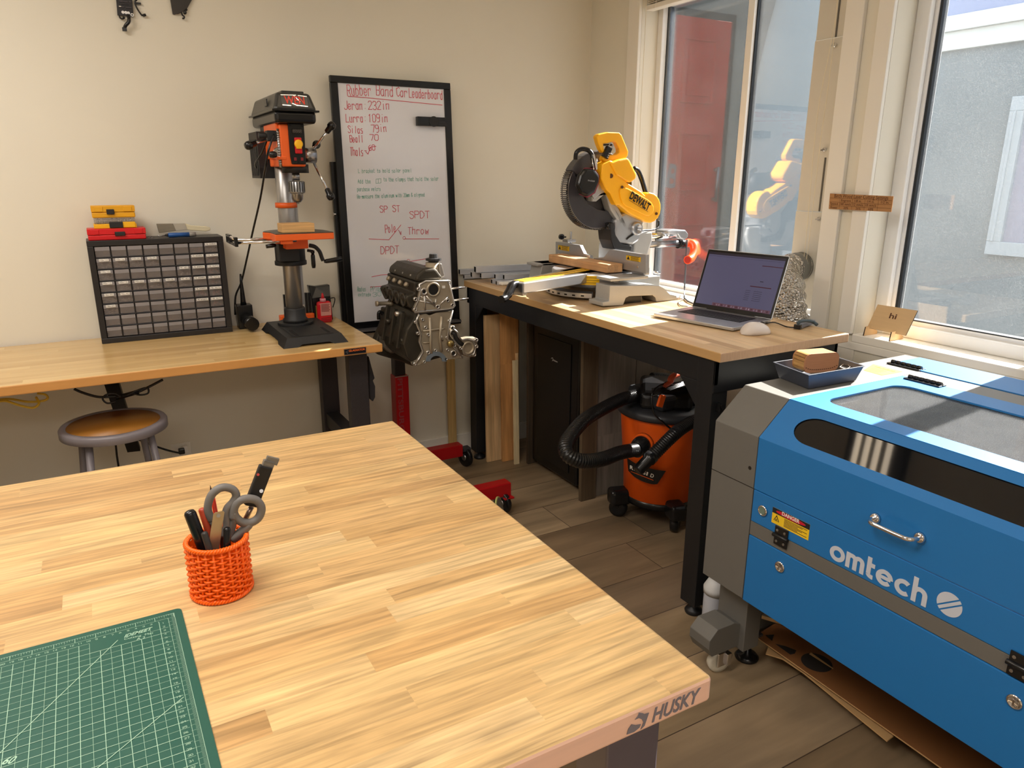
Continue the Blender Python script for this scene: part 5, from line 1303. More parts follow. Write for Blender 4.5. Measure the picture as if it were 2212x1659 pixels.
# ================================================================ MITER SAW
m_yel = M('saw_yellow', (250, 180, 16), .38, var=.03)
m_cast = M('painted_cast_grey', (168, 168, 166), .42, .35, var=.05)
m_fence = M('bare_fence_aluminium', (182, 184, 188), .3, .8, var=.04)
def miter_saw():
    Yb = 2.745
    t = thing('miter_saw', 'yellow and grey sliding miter saw with its blade raised on the window bench', 'saw', (2.0, Yb, BZ))
    K = lambda X, Y_, d=0: ay(1180 + .2471 * X, 270 + .2471 * Y_, Yb + d)
    F = lambda x, y: ax(x, y, 2.0)
    # base casting: right wing block with carry handle opening
    zt = 1.085
    yr = 2.41; yl = 3.09
    Kr = lambda x, y: ay(x, y, yr)
    # right flank profile (x-z) at y = yr
    prof = [Kr(1302, 662), Kr(1346, 664), Kr(1352, 644), Kr(1360, 640), Kr(1410, 638), Kr(1416, 643), Kr(1418, 658), Kr(1462, 652), Kr(1462, 639), Kr(1448, 636), Kr(1436, 624), Kr(1424, 617), Kr(1405, 616), Kr(1318, 617), Kr(1316, 650), Kr(1302, 653)]
    for p in prof: p.z = max(p.z, BZ + .0006)
    MB().prism(prof, (0, .10, 0)).build('base_wing', m_cast, t, bevel=.003)
    MB().box(1.865, 2.02, yr + .03, yr + .09, BZ + .001, BZ + .055).build('handle_recess', m_blkg, t)
    prof2 = [(x, yl - .10, z) for x, z in ((1.80, BZ + .001), (2.16, BZ + .001), (2.16, zt), (1.86, zt), (1.84, BZ + .03), (1.80, BZ + .02))]
    MB().prism(prof2, (0, .10, 0)).build('base_wing', m_cast, t, bevel=.003)
    b = MB().box(1.95, 2.18, yr + .10, yl - .10, BZ + .02, zt - .022)
    for y in (yr, yl - .10): b.box(1.83, 2.03, y, y + .10, zt - .012, zt)
    b.build('base', m_cast, t, bevel=.003)
    tc = V((2.0, Yb, 0))
    MB().lathe([(.205, 0), (.205, .058), (.20, .062)], (tc.x, tc.y, zt - .064), n=64).build('turntable', m_fence, t)
    # miter scale arc
    pts = []
    for k in range(17):
        a = math.radians(130 + k * 6.25); pts.append((tc.x + .235 * math.cos(a), tc.y + .235 * math.sin(a)))
    for k in range(17):
        a = math.radians(130 + (16 - k) * 6.25); pts.append((tc.x + .17 * math.cos(a), tc.y + .17 * math.sin(a)))
    o = MB().prism([(x, y, BZ + .012) for x, y in pts], (0, 0, .020)).build('miter_scale', m_fence, t)
    g = MB()
    for k in range(9):
        a = math.radians(140 + k * 10); g.obox((tc.x + .2355 * math.cos(a), tc.y + .2355 * math.sin(a), BZ + .021), (.001, .014, .006), Matrix.Rotation(a, 3, 'Z'))
    g.build('scale_notches', M('slot_dark', (8, 8, 8), .8), o)
    # miter arm reaching the bench front
    tip = az(1114, 608, zt); a_dir = (V((tip.x, tip.y, 0)) - V((tc.x, tc.y, 0))).normalized(); sd = V((-a_dir.y, a_dir.x, 0))
    L_ = (V((tip.x, tip.y, 0)) - V((tc.x, tc.y, 0))).length
    def arm(u, s_, z): return V((tc.x, tc.y, z)) + a_dir * u + sd * s_
    P_ = [arm(.05, -.085, 0), arm(.17, -.075, 0), arm(L_ - .05, -.045, 0), arm(L_, -.040, 0), arm(L_, .040, 0), arm(L_ - .05, .045, 0), arm(.17, .075, 0), arm(.05, .085, 0)]
    MB().prism([(p.x, p.y, zt - .046) for p in P_], (0, 0, .044)).build('miter_arm', m_fence, t, bevel=.004)
    MB().prism([(p.x, p.y, zt - .0015) for p in (arm(.0, -.030, 0), arm(L_ - .02, -.026, 0), arm(L_ - .02, .026, 0), arm(.0, .030, 0))], (0, 0, .0022)).build('kerf_plate', M('kerf_yellow', (236, 186, 40), .4), t)
    MB().prism([(p.x, p.y, zt + .0008) for p in (arm(.0, -.002, 0), arm(L_ - .03, -.002, 0), arm(L_ - .03, .002, 0), arm(.0, .002, 0))], (0, 0, .0003)).build('kerf_slot', m_blkg, t)
    # warning label on the front right of the turntable
    lb = MB(); n_ = 10
    for k in range(n_):
        a0 = math.radians(204 + k * 3.4); a1 = math.radians(204 + (k + 1) * 3.4); r_ = .2056
        lb.quad(*[(tc.x + r_ * math.cos(a), tc.y + r_ * math.sin(a), z) for a, z in ((a0, zt - .052), (a1, zt - .052), (a1, zt - .012), (a0, zt - .012))])
        lb.m = 1 if k < 3 else 2
        for zz_ in (zt - .020, zt - .031, zt - .042): lb.quad(*[(tc.x + (r_ + .0005) * math.cos(a), tc.y + (r_ + .0005) * math.sin(a), z) for a, z in ((a0, zz_ - .002), (a1, zz_ - .002), (a1, zz_ + .001), (a0, zz_ + .001))])
        lb.m = 0
    lb.build('warning_label', [M('label_yellow', (226, 180, 20), .5), M('label_red', (196, 60, 20), .5), M('label_olive', (150, 116, 10), .5)], t)
    hb = MB()
    pth = smooth([arm(L_ - .01, 0, zt - .012), arm(L_ + .02, 0, zt - .012), arm(L_ + .045, .004, zt - .035), arm(L_ + .075, .008, zt - .055), arm(L_ + .105, .012, zt - .058)], 4)
    hb.tube(pth, [.016] * 5 + [.018] * 6 + [.015] * (len(pth) - 11), n=12)
    hb.build('miter_handle', m_blkg, t)
    MB().beam(arm(L_ - .015, -.035, zt - .03), arm(L_ - .015, .035, zt - .03), .03, .05).build('detent_bracket', m_steel, t, bevel=.003)
    # fences
    def fence(pts, name='fence'):
        o_ = MB().prism([F(x, y) for x, y in pts], (.018, 0, 0)).build(name, m_fence, t, bevel=.0015); return o_
    fr_ = fence([(1281, 569), (1282, 557), (1304, 556), (1317, 538), (1395, 550.5), (1395, 591)])
    fl_ = fence([(1200, 566), (1200, 522), (1252, 529.5), (1261, 548), (1274, 552), (1274, 571)])
    fb_ = MB().box(2.018, 2.05, 2.43, 2.72, zt, zt + .03).box(2.018, 2.05, 2.80, 3.06, zt, zt + .03).build('fence_foot', m_fence, t, bevel=.002)
    for (x0, y0, x1, y1, par) in ((1206, 529, 1229, 543, fl_), (1353, 551, 1383, 566, fr_)):
        a_, b_ = ax(x0, y0, 1.9985), ax(x1, y1, 1.9985); w_ = a_.y - b_.y
        MB().box(1.9980, 1.9996, a_.y, b_.y, b_.z, a_.z).build('caution_label', M('label_yellow', (226, 180, 20), .5), par)
        g = MB().box(1.997, 1.998, a_.y - w_ * .02, b_.y + w_ * .02, a_.z - .0007, a_.z).prism([(1.997, a_.y - w_ * .06, b_.z + .003), (1.997, a_.y - w_ * .26, b_.z + .003), (1.997, a_.y - w_ * .16, a_.z - .003)], (.001, 0, 0))
        for k in range(5): g.box(1.997, 1.998, a_.y - w_ * .34, b_.y + w_ * (.06 + .08 * (k % 2)), a_.z - .004 - k * .0042, a_.z - .0025 - k * .0042)
        g.build('label_print', M('label_ink', (30, 30, 34), .6), par)
    for (x, y) in ((1207, 548), (1262, 556), (1309, 565), (1378, 577)): p = ax(x, y, 1.999); MB().cyl((1.9965, p.y, p.z), (2.0, p.y, p.z), .0045, n=12).build('fence_screw', m_chrome, t)
    # left clamp post
    p = ax(1233, 522, 2.04)
    MB().cyl((2.04, p.y, zt), (2.04, p.y, ax(1233, 500, 2.04).z), .005, n=12).box(2.01, 2.06, p.y - .015, p.y + .03, p.z - .002, p.z + .012).build('clamp_post', m_steel, t, bevel=.002)
    a_, b_ = ax(1222, 512, 2.03), ax(1203, 511, 2.03)
    MB().lathe([(.004, 0), (.004, .03), (.014, .031), (.014, .045), (.006, .047)], a_, b_ - a_, n=10, smooth=False).build('clamp_knob', m_blkg, t)
    # blade, guards
    c = ay(1287, 412, Yb); r = .160
    bl = MB(); n_ = 80; pts = []
    for k in range(n_):
        a = 2 * PI * k / n_; a2 = a + 2 * PI / n_ * .45
        pts.append((c.x + r * math.cos(a), Yb, c.z + r * math.sin(a))); pts.append((c.x + (r - .006) * math.cos(a2), Yb, c.z + (r - .006) * math.sin(a2)))
    bl.prism(pts, (0, .0024, 0)).build('blade', M('dark_blade', (74, 74, 78), .35, .8, var=.08), t)
    MB().cyl((c.x, Yb - .004, c.z), (c.x, Yb, c.z), .018, n=24).build('arbor', m_steel, t)
    # rim of lower guard: ribbed ring outside the blade (left side)
    gd = MB()
    for k in range(46):
        a = math.radians(152 + k * 3.0); rr_ = r + .004
        gd.obox((c.x + rr_ * math.cos(a), Yb + .002, c.z + rr_ * math.sin(a)), (.014, .05, .0045), Matrix.Rotation(-a, 3, 'Y'))
    pr = []
    for k in range(47):
        a = math.radians(150 + k * 3.05); pr.append((c.x + (r + .003) * math.cos(a), 0, c.z + (r + .003) * math.sin(a)))
    g2 = [(x, Yb - .022, z) for x, _, z in pr]
    gd.tube(g2, .0028, n=6).tube([(x, Yb + .026, z) for x, _, z in pr], .0028, n=6)
    gd.build('guard_rim', M('ribbed_guard_metal', (120, 116, 112), .28, .9), t)
    gp = []
    for k in range(20): a = math.radians(148 + k * 8.0); gp.append((c.x + (r + .002) * math.cos(a), c.z + (r + .002) * math.sin(a)))
    gp += [(K(560, 760).x, K(560, 760).z), (K(420, 740).x, K(420, 740).z), (K(330, 680).x, K(330, 680).z), (K(280, 600).x, K(280, 600).z)]
    MB().prism([(x, Yb - .024, z) for x, z in gp], (0, .0012, 0)).build('lower_guard', M('smoke_guard', (62, 62, 68), .25, alpha=.92), t)
    up = []
    for k in range(14): a = math.radians(150 - k * 7.0); up.append((c.x + (r + .012) * math.cos(a), c.z + (r + .012) * math.sin(a)))
    for k in range(14): a = math.radians(150 - (13 - k) * 7.0); up.append((c.x + (r - .05) * math.cos(a), c.z + (r - .05) * math.sin(a)))
    MB().prism([(x, Yb - .026, z) for x, z in up], (0, .056, 0)).build('upper_guard', M('guard_grey', (84, 82, 84), .35, .4), t, bevel=.005)
    def pl(name, pts_, y0, dep, mat, bevel=.005, par=None, seg=2):
        return MB().prism([K(x, y, y0) for x, y in pts_], (0, dep, 0)).build(name, mat, par or t, bevel=bevel, seg=seg)
    pl('arm_casting', [(400, 620), (500, 560), (530, 600), (620, 700), (660, 780), (720, 900), (690, 920), (600, 800), (560, 740), (520, 600), (440, 670), (400, 670)], -.05, .05, m_cast)
    pl('blade_cover_plate', [(470, 470), (520, 480), (540, 560), (480, 600), (420, 650), (400, 620), (430, 560)], -.055, .02, m_fence, .003)
    # yellow housings
    hs = pl('gear_housing', [(490, 340), (560, 310), (600, 320), (650, 420), (700, 500), (830, 580), (870, 620), (880, 598), (905, 589), (940, 597), (968, 617), (990, 650), (1002, 690), (1004, 735), (996, 780), (978, 815), (950, 842), (915, 857), (880, 850), (740, 780), (640, 700), (610, 700), (560, 600), (520, 560), (480, 470), (485, 400)], -.085, .07, m_yel, .012, seg=3)
    pl('raised_panel', [(640, 575), (655, 552), (690, 545), (720, 556), (890, 650), (922, 676), (941, 712), (942, 750), (928, 782), (900, 798), (870, 795), (700, 712), (668, 685), (650, 640)], -.090, .008, m_yel, .004, hs)
    pl('motor_housing', [(560, 330), (640, 300), (720, 285), (740, 320), (795, 430), (790, 470), (740, 505), (700, 490), (620, 440)], -.095, .09, m_yel, .014, seg=3)
    hd = pl('handle_front', [(440, 100), (460, 80), (540, 62), (640, 65), (660, 85), (720, 230), (715, 270), (680, 310), (640, 330), (600, 330), (560, 330), (525, 330), (492, 300), (503, 268), (560, 262), (612, 258), (640, 235), (638, 205), (612, 152), (590, 142), (540, 160), (500, 165), (512, 225), (500, 246), (478, 215), (456, 160)], -.070, .030, m_yel, .005, seg=3)
    pl('trigger', [(498, 165), (585, 163), (575, 185), (545, 178), (520, 182)], -.065, .02, m_blkg, .002, hd)
    for x, y in ((565, 445), (663, 543), (963, 775)):
        MB().cyl(K(x, y, -.0915 if x != 565 else -.087), K(x, y, -.084), .0065 if x != 565 else .010, n=16).build('housing_screw', M('slot_brown', (90, 52, 10), .6), hs)
    # lettering on the raised panel
    a_, b_ = K(722, 640, -.0985), K(888, 752, -.0985)
    MB().text('DEWALT', a_ + V((.001, 0, 0)), b_, .034, (0, -1, 0), bold=True, depth=.0006).text('DEWALT', a_ + V((.002, 0, .0007)), b_ + V((.001, 0, .0007)), .034, (0, -1, 0), bold=True, depth=.0009).build('maker_lettering', m_blkg, hs)
    g = MB(); g.line(K(735, 590, -.0985), K(910, 695, -.0985), .0018, (0, -1, 0)); g.line(K(722, 655, -.0985), K(888, 758, -.0985), .0018, (0, -1, 0)); g.build('lettering_rule', m_blkg, hs)
    # carry handle and motor behind
    MB().tube(smooth([K(765, 380, .02), K(800, 400, .02), (K(835, 480, .02)), K(870, 600, .0)], 4), .011, n=12).build('carry_handle', m_blkg, t)
    MB().cyl(K(640, 520, 0), K(640, 520, .13), .055, n=32).build('motor', m_blk, t)
    # pivot and slide assembly
    pl('pivot_casting', [(600, 830), (640, 790), (700, 760), (830, 800), (860, 850), (830, 900), (820, 1010), (760, 1050), (640, 1040), (590, 1000), (600, 900)], -.05, .11, m_fence, .012)
    pl('pivot_shroud', [(555, 860), (590, 850), (610, 960), (660, 1040), (750, 1050), (750, 1100), (600, 1090), (570, 1010)], -.06, .10, m_blk, .006)
    MB().lathe([(.030, 0), (.030, .02), (.02, .026), (.02, .02), (.012, .02), (.012, .0)], K(775, 905, -.045), (0, -1, 0), n=28).build('pivot_cap', m_fence, t)
    MB().lathe([(.013, 0), (.015, .004), (.015, .016), (.006, .018), (.006, .014)], K(543, 885, -.04), (0, -1, 0), n=20).build('depth_knob', m_blkg, t)
    pl('slide_housing', [(790, 940), (930, 930), (930, 1010), (900, 1100), (860, 1200), (760, 1200), (770, 1050)], -.04, .10, m_cast, .008)
    pl('tool_post', [(570, 1040), (870, 1040), (880, 1290), (560, 1290)], -.01, .10, m_cast, .006)
    a_, b_ = K(900, 972, -.0), K(1215, 955, -.0)
    MB().cyl(a_, b_, .0155, n=24).build('slide_rail', m_chrome, t)
    a2, b2 = K(890, 1045, .03), K(1160, 1035, .03)
    MB().cyl(a2, b2, .016, n=24).build('slide_rail', m_steel, t)
    pl('rail_end_cap', [(1060, 925), (1110, 915), (1220, 918), (1245, 950), (1240, 985), (1215, 1005), (1170, 990), (1150, 960), (1070, 950)], -.03, .09, m_fence, .006)
    MB().cyl(K(1150, 1040, .03), K(1210, 1040, .03), .022, n=24).build('dust_collar', m_blkg, t)
    # orange elbow
    e = smooth([K(1205, 1045, .03), K(1245, 1030, .03), K(1285, 1050, .01), K(1292, 1110, -.01), K(1265, 1165, -.03), K(1235, 1180, -.045)], 4)
    MB().tube(e, .0205, n=20).build('dust_elbow', M('bright_orange_plastic', (255, 88, 34), .3, var=.02), t)
    MB().cyl(e[-1], e[-1] + (e[-1] - e[-2]).normalized() * .001, .0165, n=20).build('elbow_mouth', M('mouth_red', (170, 24, 8), .5), t)
    # cord
    MB().tube(smooth([K(980, 835, -.01), K(980, 880, -.01), K(940, 915, -.02), K(830, 925, -.05), K(740, 970, -.055), K(700, 1000, -.05)], 4), .004, n=8).build('blade_cord', m_blkg, t)
    MB().tube(smooth([K(1232, 1000, -.02), K(1225, 1100, -.02), K(1215, 1300, -.02), K(1207, 1450, -.02)] , 4) + [az(1478, 643, BZ + .006), az(1486, 651, BZ + .006), az(1498, 656, BZ + .006), az(1505, 660, BZ + .006)], .004, n=8).build('power_cord', M('grey_cord', (72, 74, 80), .5), t)
    MB().tube(smooth([az(1478, 645, BZ + .004), az(1466, 652, BZ + .004), az(1470, 660, BZ + .004), az(1486, 662, BZ + .004)], 4), .002, n=6).build('thin_cord', M('grey_cord', (72, 74, 80), .5), t)
    MB().cyl(ay(1425, 590, 2.5), ay(1412, 588, 2.5), .006).build('stop_pin', m_chrome, t)
    # ear muffs
    em = thing('ear_muffs', 'black ear muffs hooked over the saw blade guard', 'ear muffs', tuple(K(370, 480, -.08)))
    q_ = K(375, 500, -.075)
    mu = MB(); outl = [K(x, y, -.105) for x, y in ((300, 440), (345, 380), (430, 385), (475, 440), (470, 500), (430, 590), (370, 630), (310, 600), (275, 530))]
    mu.prism(outl, (0, .035, 0)).build('ear_cup', m_blkg, em, bevel=.014, seg=3)
    MB().prism([K(x, y, -.077) for x, y in ((295, 440), (345, 372), (432, 378), (472, 440), (468, 505), (432, 598), (368, 638), (302, 606), (268, 530))], (0, .018, 0)).build('cushion', M('muff_red_edge', (120, 30, 50), .6), em, bevel=.006)
    MB().ink('ProCase', K(365, 492, -.1055), K(425, 496, -.1055), .006, (0, -1, 0), .0007).build('cup_lettering', M('pale_print', (180, 180, 180), .5), em)
    MB().tube(smooth([K(255, 300, -.05), K(265, 240, -.055), K(310, 210, -.06), K(365, 220, -.07), K(400, 260, -.08), K(412, 330, -.09)], 5), .0095, n=12).build('headband', m_blkg, em)
    MB().beam(K(405, 260, -.085), K(430, 390, -.095), .008, .020, up=(0, 1, 0)).tube([K(400, 290, -.09), K(415, 390, -.1)], .003, n=8).tube([K(440, 290, -.09), K(440, 390, -.1)], .003, n=8).build('adjuster', m_chrome, em)
    # small combination lock
    lk = thing('combination_lock', 'small black combination padlock hanging in the yellow saw handle', 'padlock', tuple(K(540, 240, -.06)))
    MB().prism([K(x, y, -.082) for x, y in ((540, 180), (582, 205), (540, 300), (497, 270))], (0, .016, 0)).build('lock_body', m_blkg, lk, bevel=.002)
    MB().tube(smooth([K(545, 190, -.075), K(560, 160, -.07), K(585, 175, -.07), K(570, 205, -.075)], 4), .0025, n=8).build('shackle', m_steel, lk)
    g = MB()
    for x, y in ((552, 248), (544, 265), (537, 282)): g.obox(K(x, y, -.0828), (.008, .002, .004))
    g.build('number_wheels', m_chrome, lk)
miter_saw()
t = thing('lumber_offcut', 'short length of pine lumber lying against the saw fence', 'lumber', (1.93, 2.7, 1.09))
pts = [ax(1196, 569, 1.985), ax(1196, 582, 1.985)]
a_ = az(1196, 568, 1.124); b_ = az(1331, 586, 1.124); c_ = az(1300, 606, 1.124)
MB().box(1.912, 1.9955, 2.545, 3.02, 1.0866, 1.124).build('board', staves('pine_lumber', [(198, 150, 104), (214, 168, 120)], .3, 2, 'y', grain=(6, 130), gstr=.4, fig=.4, rough=.6), t, bevel=.004)

# ---------------- aluminium tubes behind the saw
ma = M('mill_aluminium', (206, 210, 218), .35, .6, var=.05)
def sqtube(p0, p1, s, label, wall=.0022):
    p0, p1 = V(p0), V(p1)
    t_ = thing('aluminium_tube', label, 'metal tube', tuple(p0), 'aluminium tubes on the window bench')
    d = (p1 - p0); L_ = d.length; d.normalize(); r_ = d.cross(V((0, 0, 1))).normalized(); u = r_.cross(d)
    m = MB(); h = s / 2; k = h - wall
    O = [(-h, -h), (h, -h), (h, h), (-h, h)]; I_ = [(-k, -k), (k, -k), (k, k), (-k, k)]
    vs_ = [p0 + r_ * a + u * b for a, b in O] + [p0 + r_ * a + u * b for a, b in I_] + [p1 + r_ * a + u * b for a, b in O] + [p1 + r_ * a + u * b for a, b in I_]
    fs = []
    for i in range(4):
        j = (i + 1) % 4
        fs += [(i, j, 8 + j, 8 + i), (j, i, 4 + i, 4 + j), (8 + i, 8 + j, 12 + j, 12 + i)]
    m.add(vs_, fs); m.m = 1
    m.add(vs_, [(4 + (i + 1) % 4, 4 + i, 12 + i, 12 + (i + 1) % 4) for i in range(4)])  # bare metal inside coloured dark, with a dark stop: painted shade of the hollow
    m.quad(*[p0.lerp(p1, .02) + r_ * a + u * b for a, b in I_])
    m.build('tube_body', [ma, m_hole], t_)
s = .026; zz0 = BZ + s / 2 + .0006
specs = [((992, 587), s, 2, 'leftmost square aluminium tube of the pile, on the middle layer'),
         ((1026, 582), .030, 3, 'topmost large square aluminium tube of the pile'),
         ((1018, 593), s, 2, 'square aluminium tube under the left side of the topmost tube'),
         ((1038, 595), s, 2, 'square aluminium tube under the right side of the topmost tube'),
         ((1069, 597), .024, 1, 'square aluminium tube with an open end right of the pile top'),
         ((1088, 598.5), .024, 1, 'rightmost square aluminium tube of the back row'),
         ((1002, 598), .020, 0, 'small square aluminium tube at the bottom left of the pile'),
         ((1062, 608), .022, 0, 'square aluminium tube in front at the bottom of the pile'),
         ((1072, 611), .020, 0, 'small square aluminium tube beside the white dish')]
lay_ = {0: 0.0, 1: .022, 2: .022, 3: .050}
for (px, py), sz, lv, lb in specs:
    z = BZ + sz / 2 + .0006 + lay_[lv]
    p = az(px, py, z); L_ = .75 if lv >= 2 else .55
    ang = math.radians(-7)
    L_ = min(L_, (2.22 - p.x) / math.cos(ang) - .01)
    sqtube(p, p + V((math.cos(ang), math.sin(ang), 0)) * L_, sz, lb)
t = thing('dish', 'small white plastic dish in front of the aluminium tubes', 'dish', tuple(az(1090, 614, BZ)))
c = az(1088, 615, BZ)
MB().box(c.x - .028, c.x + .05, c.y - .035, c.y + .015, BZ + .0006, BZ + .016).build('dish_body', m_white, t, bevel=.007, seg=3)

# ================================================================ LAPTOP AND MOUSE
def laptop():
    A, B, C_, D = az(1422, 682, BZ + .01), az(1570, 709, BZ + .01), az(1671, 692, BZ + .01), az(1528, 655, BZ + .01)
    t = thing('laptop', 'open silver laptop with a dark screen on the window bench', 'laptop', tuple((A + B + C_ + D) / 4 - V((0, 0, .01))))
    ux = (B - A).normalized(); W_ = .356; cen = (A + B) / 2
    uy = V((0, 0, 1)).cross(ux).normalized()
    if uy.dot(D - A) < 0: uy = -uy
    Dp = .248
    P = lambda u, v, z=0: cen + ux * (u * W_ / 2) + uy * (v * Dp) + V((0, 0, z))
    sil = M('space_silver', (186, 188, 192), .32, .8, var=.02)
    z0 = -.0094 + .0
    pts = []
    for su, sv, a0 in ((-1, 0, 180), (1, 0, 270), (1, 1, 0), (-1, 1, 90)):
        for k in range(4):
            a = math.radians(a0 + k * 30); r_ = .009
            c = cen + ux * (su * (W_ / 2 - r_)) + uy * (r_ if sv == 0 else Dp - r_)
            pts.append(c + ux * (r_ * math.cos(a)) + uy * (r_ * math.sin(a)) + V((0, 0, z0 + .003)))
    o = MB().prism(pts, (0, 0, .012)).build('base', sil, t, bevel=.002)
    zt = .0056
    kb = MB().prism([P(-.78, .40, zt), P(.78, .40, zt), P(.78, .86, zt), P(-.78, .86, zt)], (0, 0, .0005)).build('keyboard_well', m_blkg, o)
    g = MB()
    for r_ in range(6):
        n_ = 14
        for k in range(n_):
            u0 = -.76 + 1.52 * k / n_; v0 = .415 + r_ * .073
            if r_ == 0 and 4 <= k <= 8:
                if k > 4: continue
                u1 = -.76 + 1.52 * 9 / n_ - .015
            else: u1 = u0 + 1.52 / n_ - .015
            g.prism([P(u0, v0, zt + .0005), P(u1, v0, zt + .0005), P(u1, v0 + .058, zt + .0005), P(u0, v0 + .058, zt + .0005)], (0, 0, .0009))
    g.build('keys', M('key_black', (34, 34, 38), .5), kb)
    MB().prism([P(-.42, .03, zt), P(.42, .03, zt), P(.42, .36, zt), P(-.42, .36, zt)], (0, 0, .0004)).build('trackpad', M('trackpad_silver', (176, 178, 184), .28, .6), o)
    # lid
    hl = P(0, 1.0, .004); tl = V(ay(1586, 546, 2.3)); 
    tilt = math.radians(20)
    up = (uy * math.sin(tilt) + V((0, 0, math.cos(tilt)))).normalized(); nb = up.cross(ux); 
    if nb.dot(uy) < 0: nb = -nb
    H = .242
    Q = lambda u, v, d=0: hl + ux * (u * W_ / 2) + up * (v * H) + nb * d
    pts = [Q(-1, .0), Q(1, .0), Q(1, .97), Q(.975, 1), Q(-.975, 1), Q(-1, .97)]
    l = MB().prism(pts, nb * .005).build('lid', sil, t, bevel=.001)
    MB().prism([Q(-.99, .01, -.0004), Q(.99, .01, -.0004), Q(.99, .975, -.0004), Q(.97, .99, -.0004), Q(-.97, .99, -.0004), Q(-.99, .975, -.0004)], nb * .0005).build('bezel', M('bezel_black', (16, 16, 20), .2), l)
    sc_ = MB(); sc_.quad(Q(-.94, .075, -.0010), Q(.94, .075, -.0010), Q(.94, .955, -.0010), Q(-.94, .955, -.0010)); s_o = sc_.build('screen', M('dim_screen', (60, 60, 84), .12, emit=(88, 88, 118), es=.45, var=.03), l)
    g = MB(); 
    def r_(u0, v0, u1, v1, m): g.m = m; g.quad(Q(u0, v0, -.0014), Q(u1, v0, -.0014), Q(u1, v1, -.0014), Q(u0, v1, -.0014))
    r_(-.94, .915, .94, .955, 0); r_(-.94, .89, .94, .893, 0); r_(-.5, .075, .92, .125, 1)
    r_(.45, .80, .93, .812, 2); r_(.30, .46, .80, .475, 2); r_(.5, .55, .58, .562, 0)
    for k in range(6): r_(.22, .24 + k * .03, .34, .245 + k * .03, 0); r_(.42, .24 + k * .03, .62, .245 + k * .03, 0)
    for k in range(22): r_(-.46 + k * .062, .085, -.43 + k * .062, .115, 3 if k % 3 else 2)
    g.build('screen_picture', [M('ui_dark', (44, 42, 60), .2), M('dock_tint', (84, 60, 76), .2, emit=(120, 80, 100), es=.2), M('ui_maroon', (70, 30, 50), .2), M('ui_light', (150, 140, 160), .2, emit=(150, 140, 160), es=.3)], l)
    MB().cyl(P(-.6, 1.0, .003), P(.6, 1.0, .003), .004, n=12).build('hinge', m_blkg, t)
laptop()
t = thing('computer_mouse', 'white computer mouse beside the laptop on the window bench', 'mouse', tuple(az(1633, 722, BZ)))
c = az(1632, 721, BZ)
ux = V((.86, -.2, 0)).normalized() if False else V((1, -.25, 0)).normalized(); uy = V((-ux.y, ux.x, 0)); m3 = Matrix((ux, uy, V((0, 0, 1)))).transposed()
mb_ = MB(); prof = []
nu, nv = 16, 20; vs_ = []
for i in range(nu + 1):
    u = -1 + 2 * i / nu
    for j in range(nv):
        a = PI * j / (nv - 1); w_ = .031 * (1 - .12 * u - abs(u) ** 3.2) ** .5 if abs(u) < 1 else 0.0001
        hgt = .040 * max(0, (1 - abs(u) ** 2.6)) ** .6 * (1 + .15 * -u)
        vs_.append(c + m3 @ V((u * .056, w_ * math.cos(a), .0015 + hgt * math.sin(a) ** .75)))
fs = [(i * nv + j, i * nv + j + 1, (i + 1) * nv + j + 1, (i + 1) * nv + j) for i in range(nu) for j in range(nv - 1)] + [((i + 1) * nv, i * nv, i * nv + nv - 1, (i + 1) * nv + nv - 1)[::-1] for i in range(nu)]
mb_.add(vs_, fs, True).build('mouse_shell', M('mouse_white', (214, 206, 200), .4, var=.02), t)
MB().cyl(c + m3 @ V((.022, -.004, .036)), c + m3 @ V((.022, .004, .036)), .006, n=16).build('scroll_wheel', M('charcoal_plastic', (52, 48, 46), .5), t)
t = thing('usb_adapter', 'grey usb adapter on a black lead plugged into the laptop', 'adapter', tuple(az(1735, 702, BZ)))
a_, b_ = az(1722, 706, BZ + .010), az(1755, 694, BZ + .010)
MB().beam(a_, b_, .022, .014).build('adapter_body', M('adapter_grey', (110, 116, 128), .35), t, bevel=.002)
MB().beam(a_ - (b_ - a_).normalized() * .002, a_ + (b_ - a_).normalized() * .012, .024, .016).build('adapter_end', m_blkg, t, bevel=.001)
MB().tube(smooth([az(1655, 698, BZ + .006), az(1675, 697, BZ + .006), az(1700, 706, BZ + .004), az(1722, 707, BZ + .006), az(1730, 704, BZ + .008)], 4), .0022, n=8).build('lead', m_blkg, t)
MB().tube(smooth([az(1722, 700, BZ + .02), az(1730, 694, BZ + .03), az(1745, 693, BZ + .028), az(1757, 696, BZ + .02), az(1765, 702, BZ + .012)], 4), .006, n=8).build('cable_loop', M('slate_cable', (60, 76, 84), .5), t)

# ================================================================ DUCT, VENT PANELS, BLIND, SIGNS
foil = M('crinkled_foil', (208, 206, 202), .22, 1.0, var=.08, scale=40)
nt = foil.node_tree; bp = nt.nodes.new('ShaderNodeBump'); bp.inputs['Strength'].default_value = .8; bp.inputs['Distance'].default_value = .012
vz = nt.nodes.new('ShaderNodeTexVoronoi'); vz.inputs['Scale'].default_value = 95; tcn = nt.nodes.new('ShaderNodeTexCoord')
nt.links.new(tcn.outputs['Object'], vz.inputs['Vector']); nt.links.new(vz.outputs['Distance'], bp.inputs['Height']); nt.links.new(bp.outputs[0], nt.nodes['Principled BSDF'].inputs['Normal'])
t = thing('foil_duct', 'crinkled silver foil duct curving down behind the laptop corner of the bench', 'duct', (2.38, 1.95, 1.0))
Yd = 1.96
ctr = smooth([V((2.558, 2.073, 1.13)), V((2.50, 2.07, 1.128)), V((2.43, 2.05, 1.11)), V((2.385, 2.00, 1.06)), V((2.362, 1.96, .98)), V((2.358, 1.93, .90)), V((2.352, 1.90, .82)), V((2.350, 1.86, .70)), V((2.35, 1.8, .56))], 12)
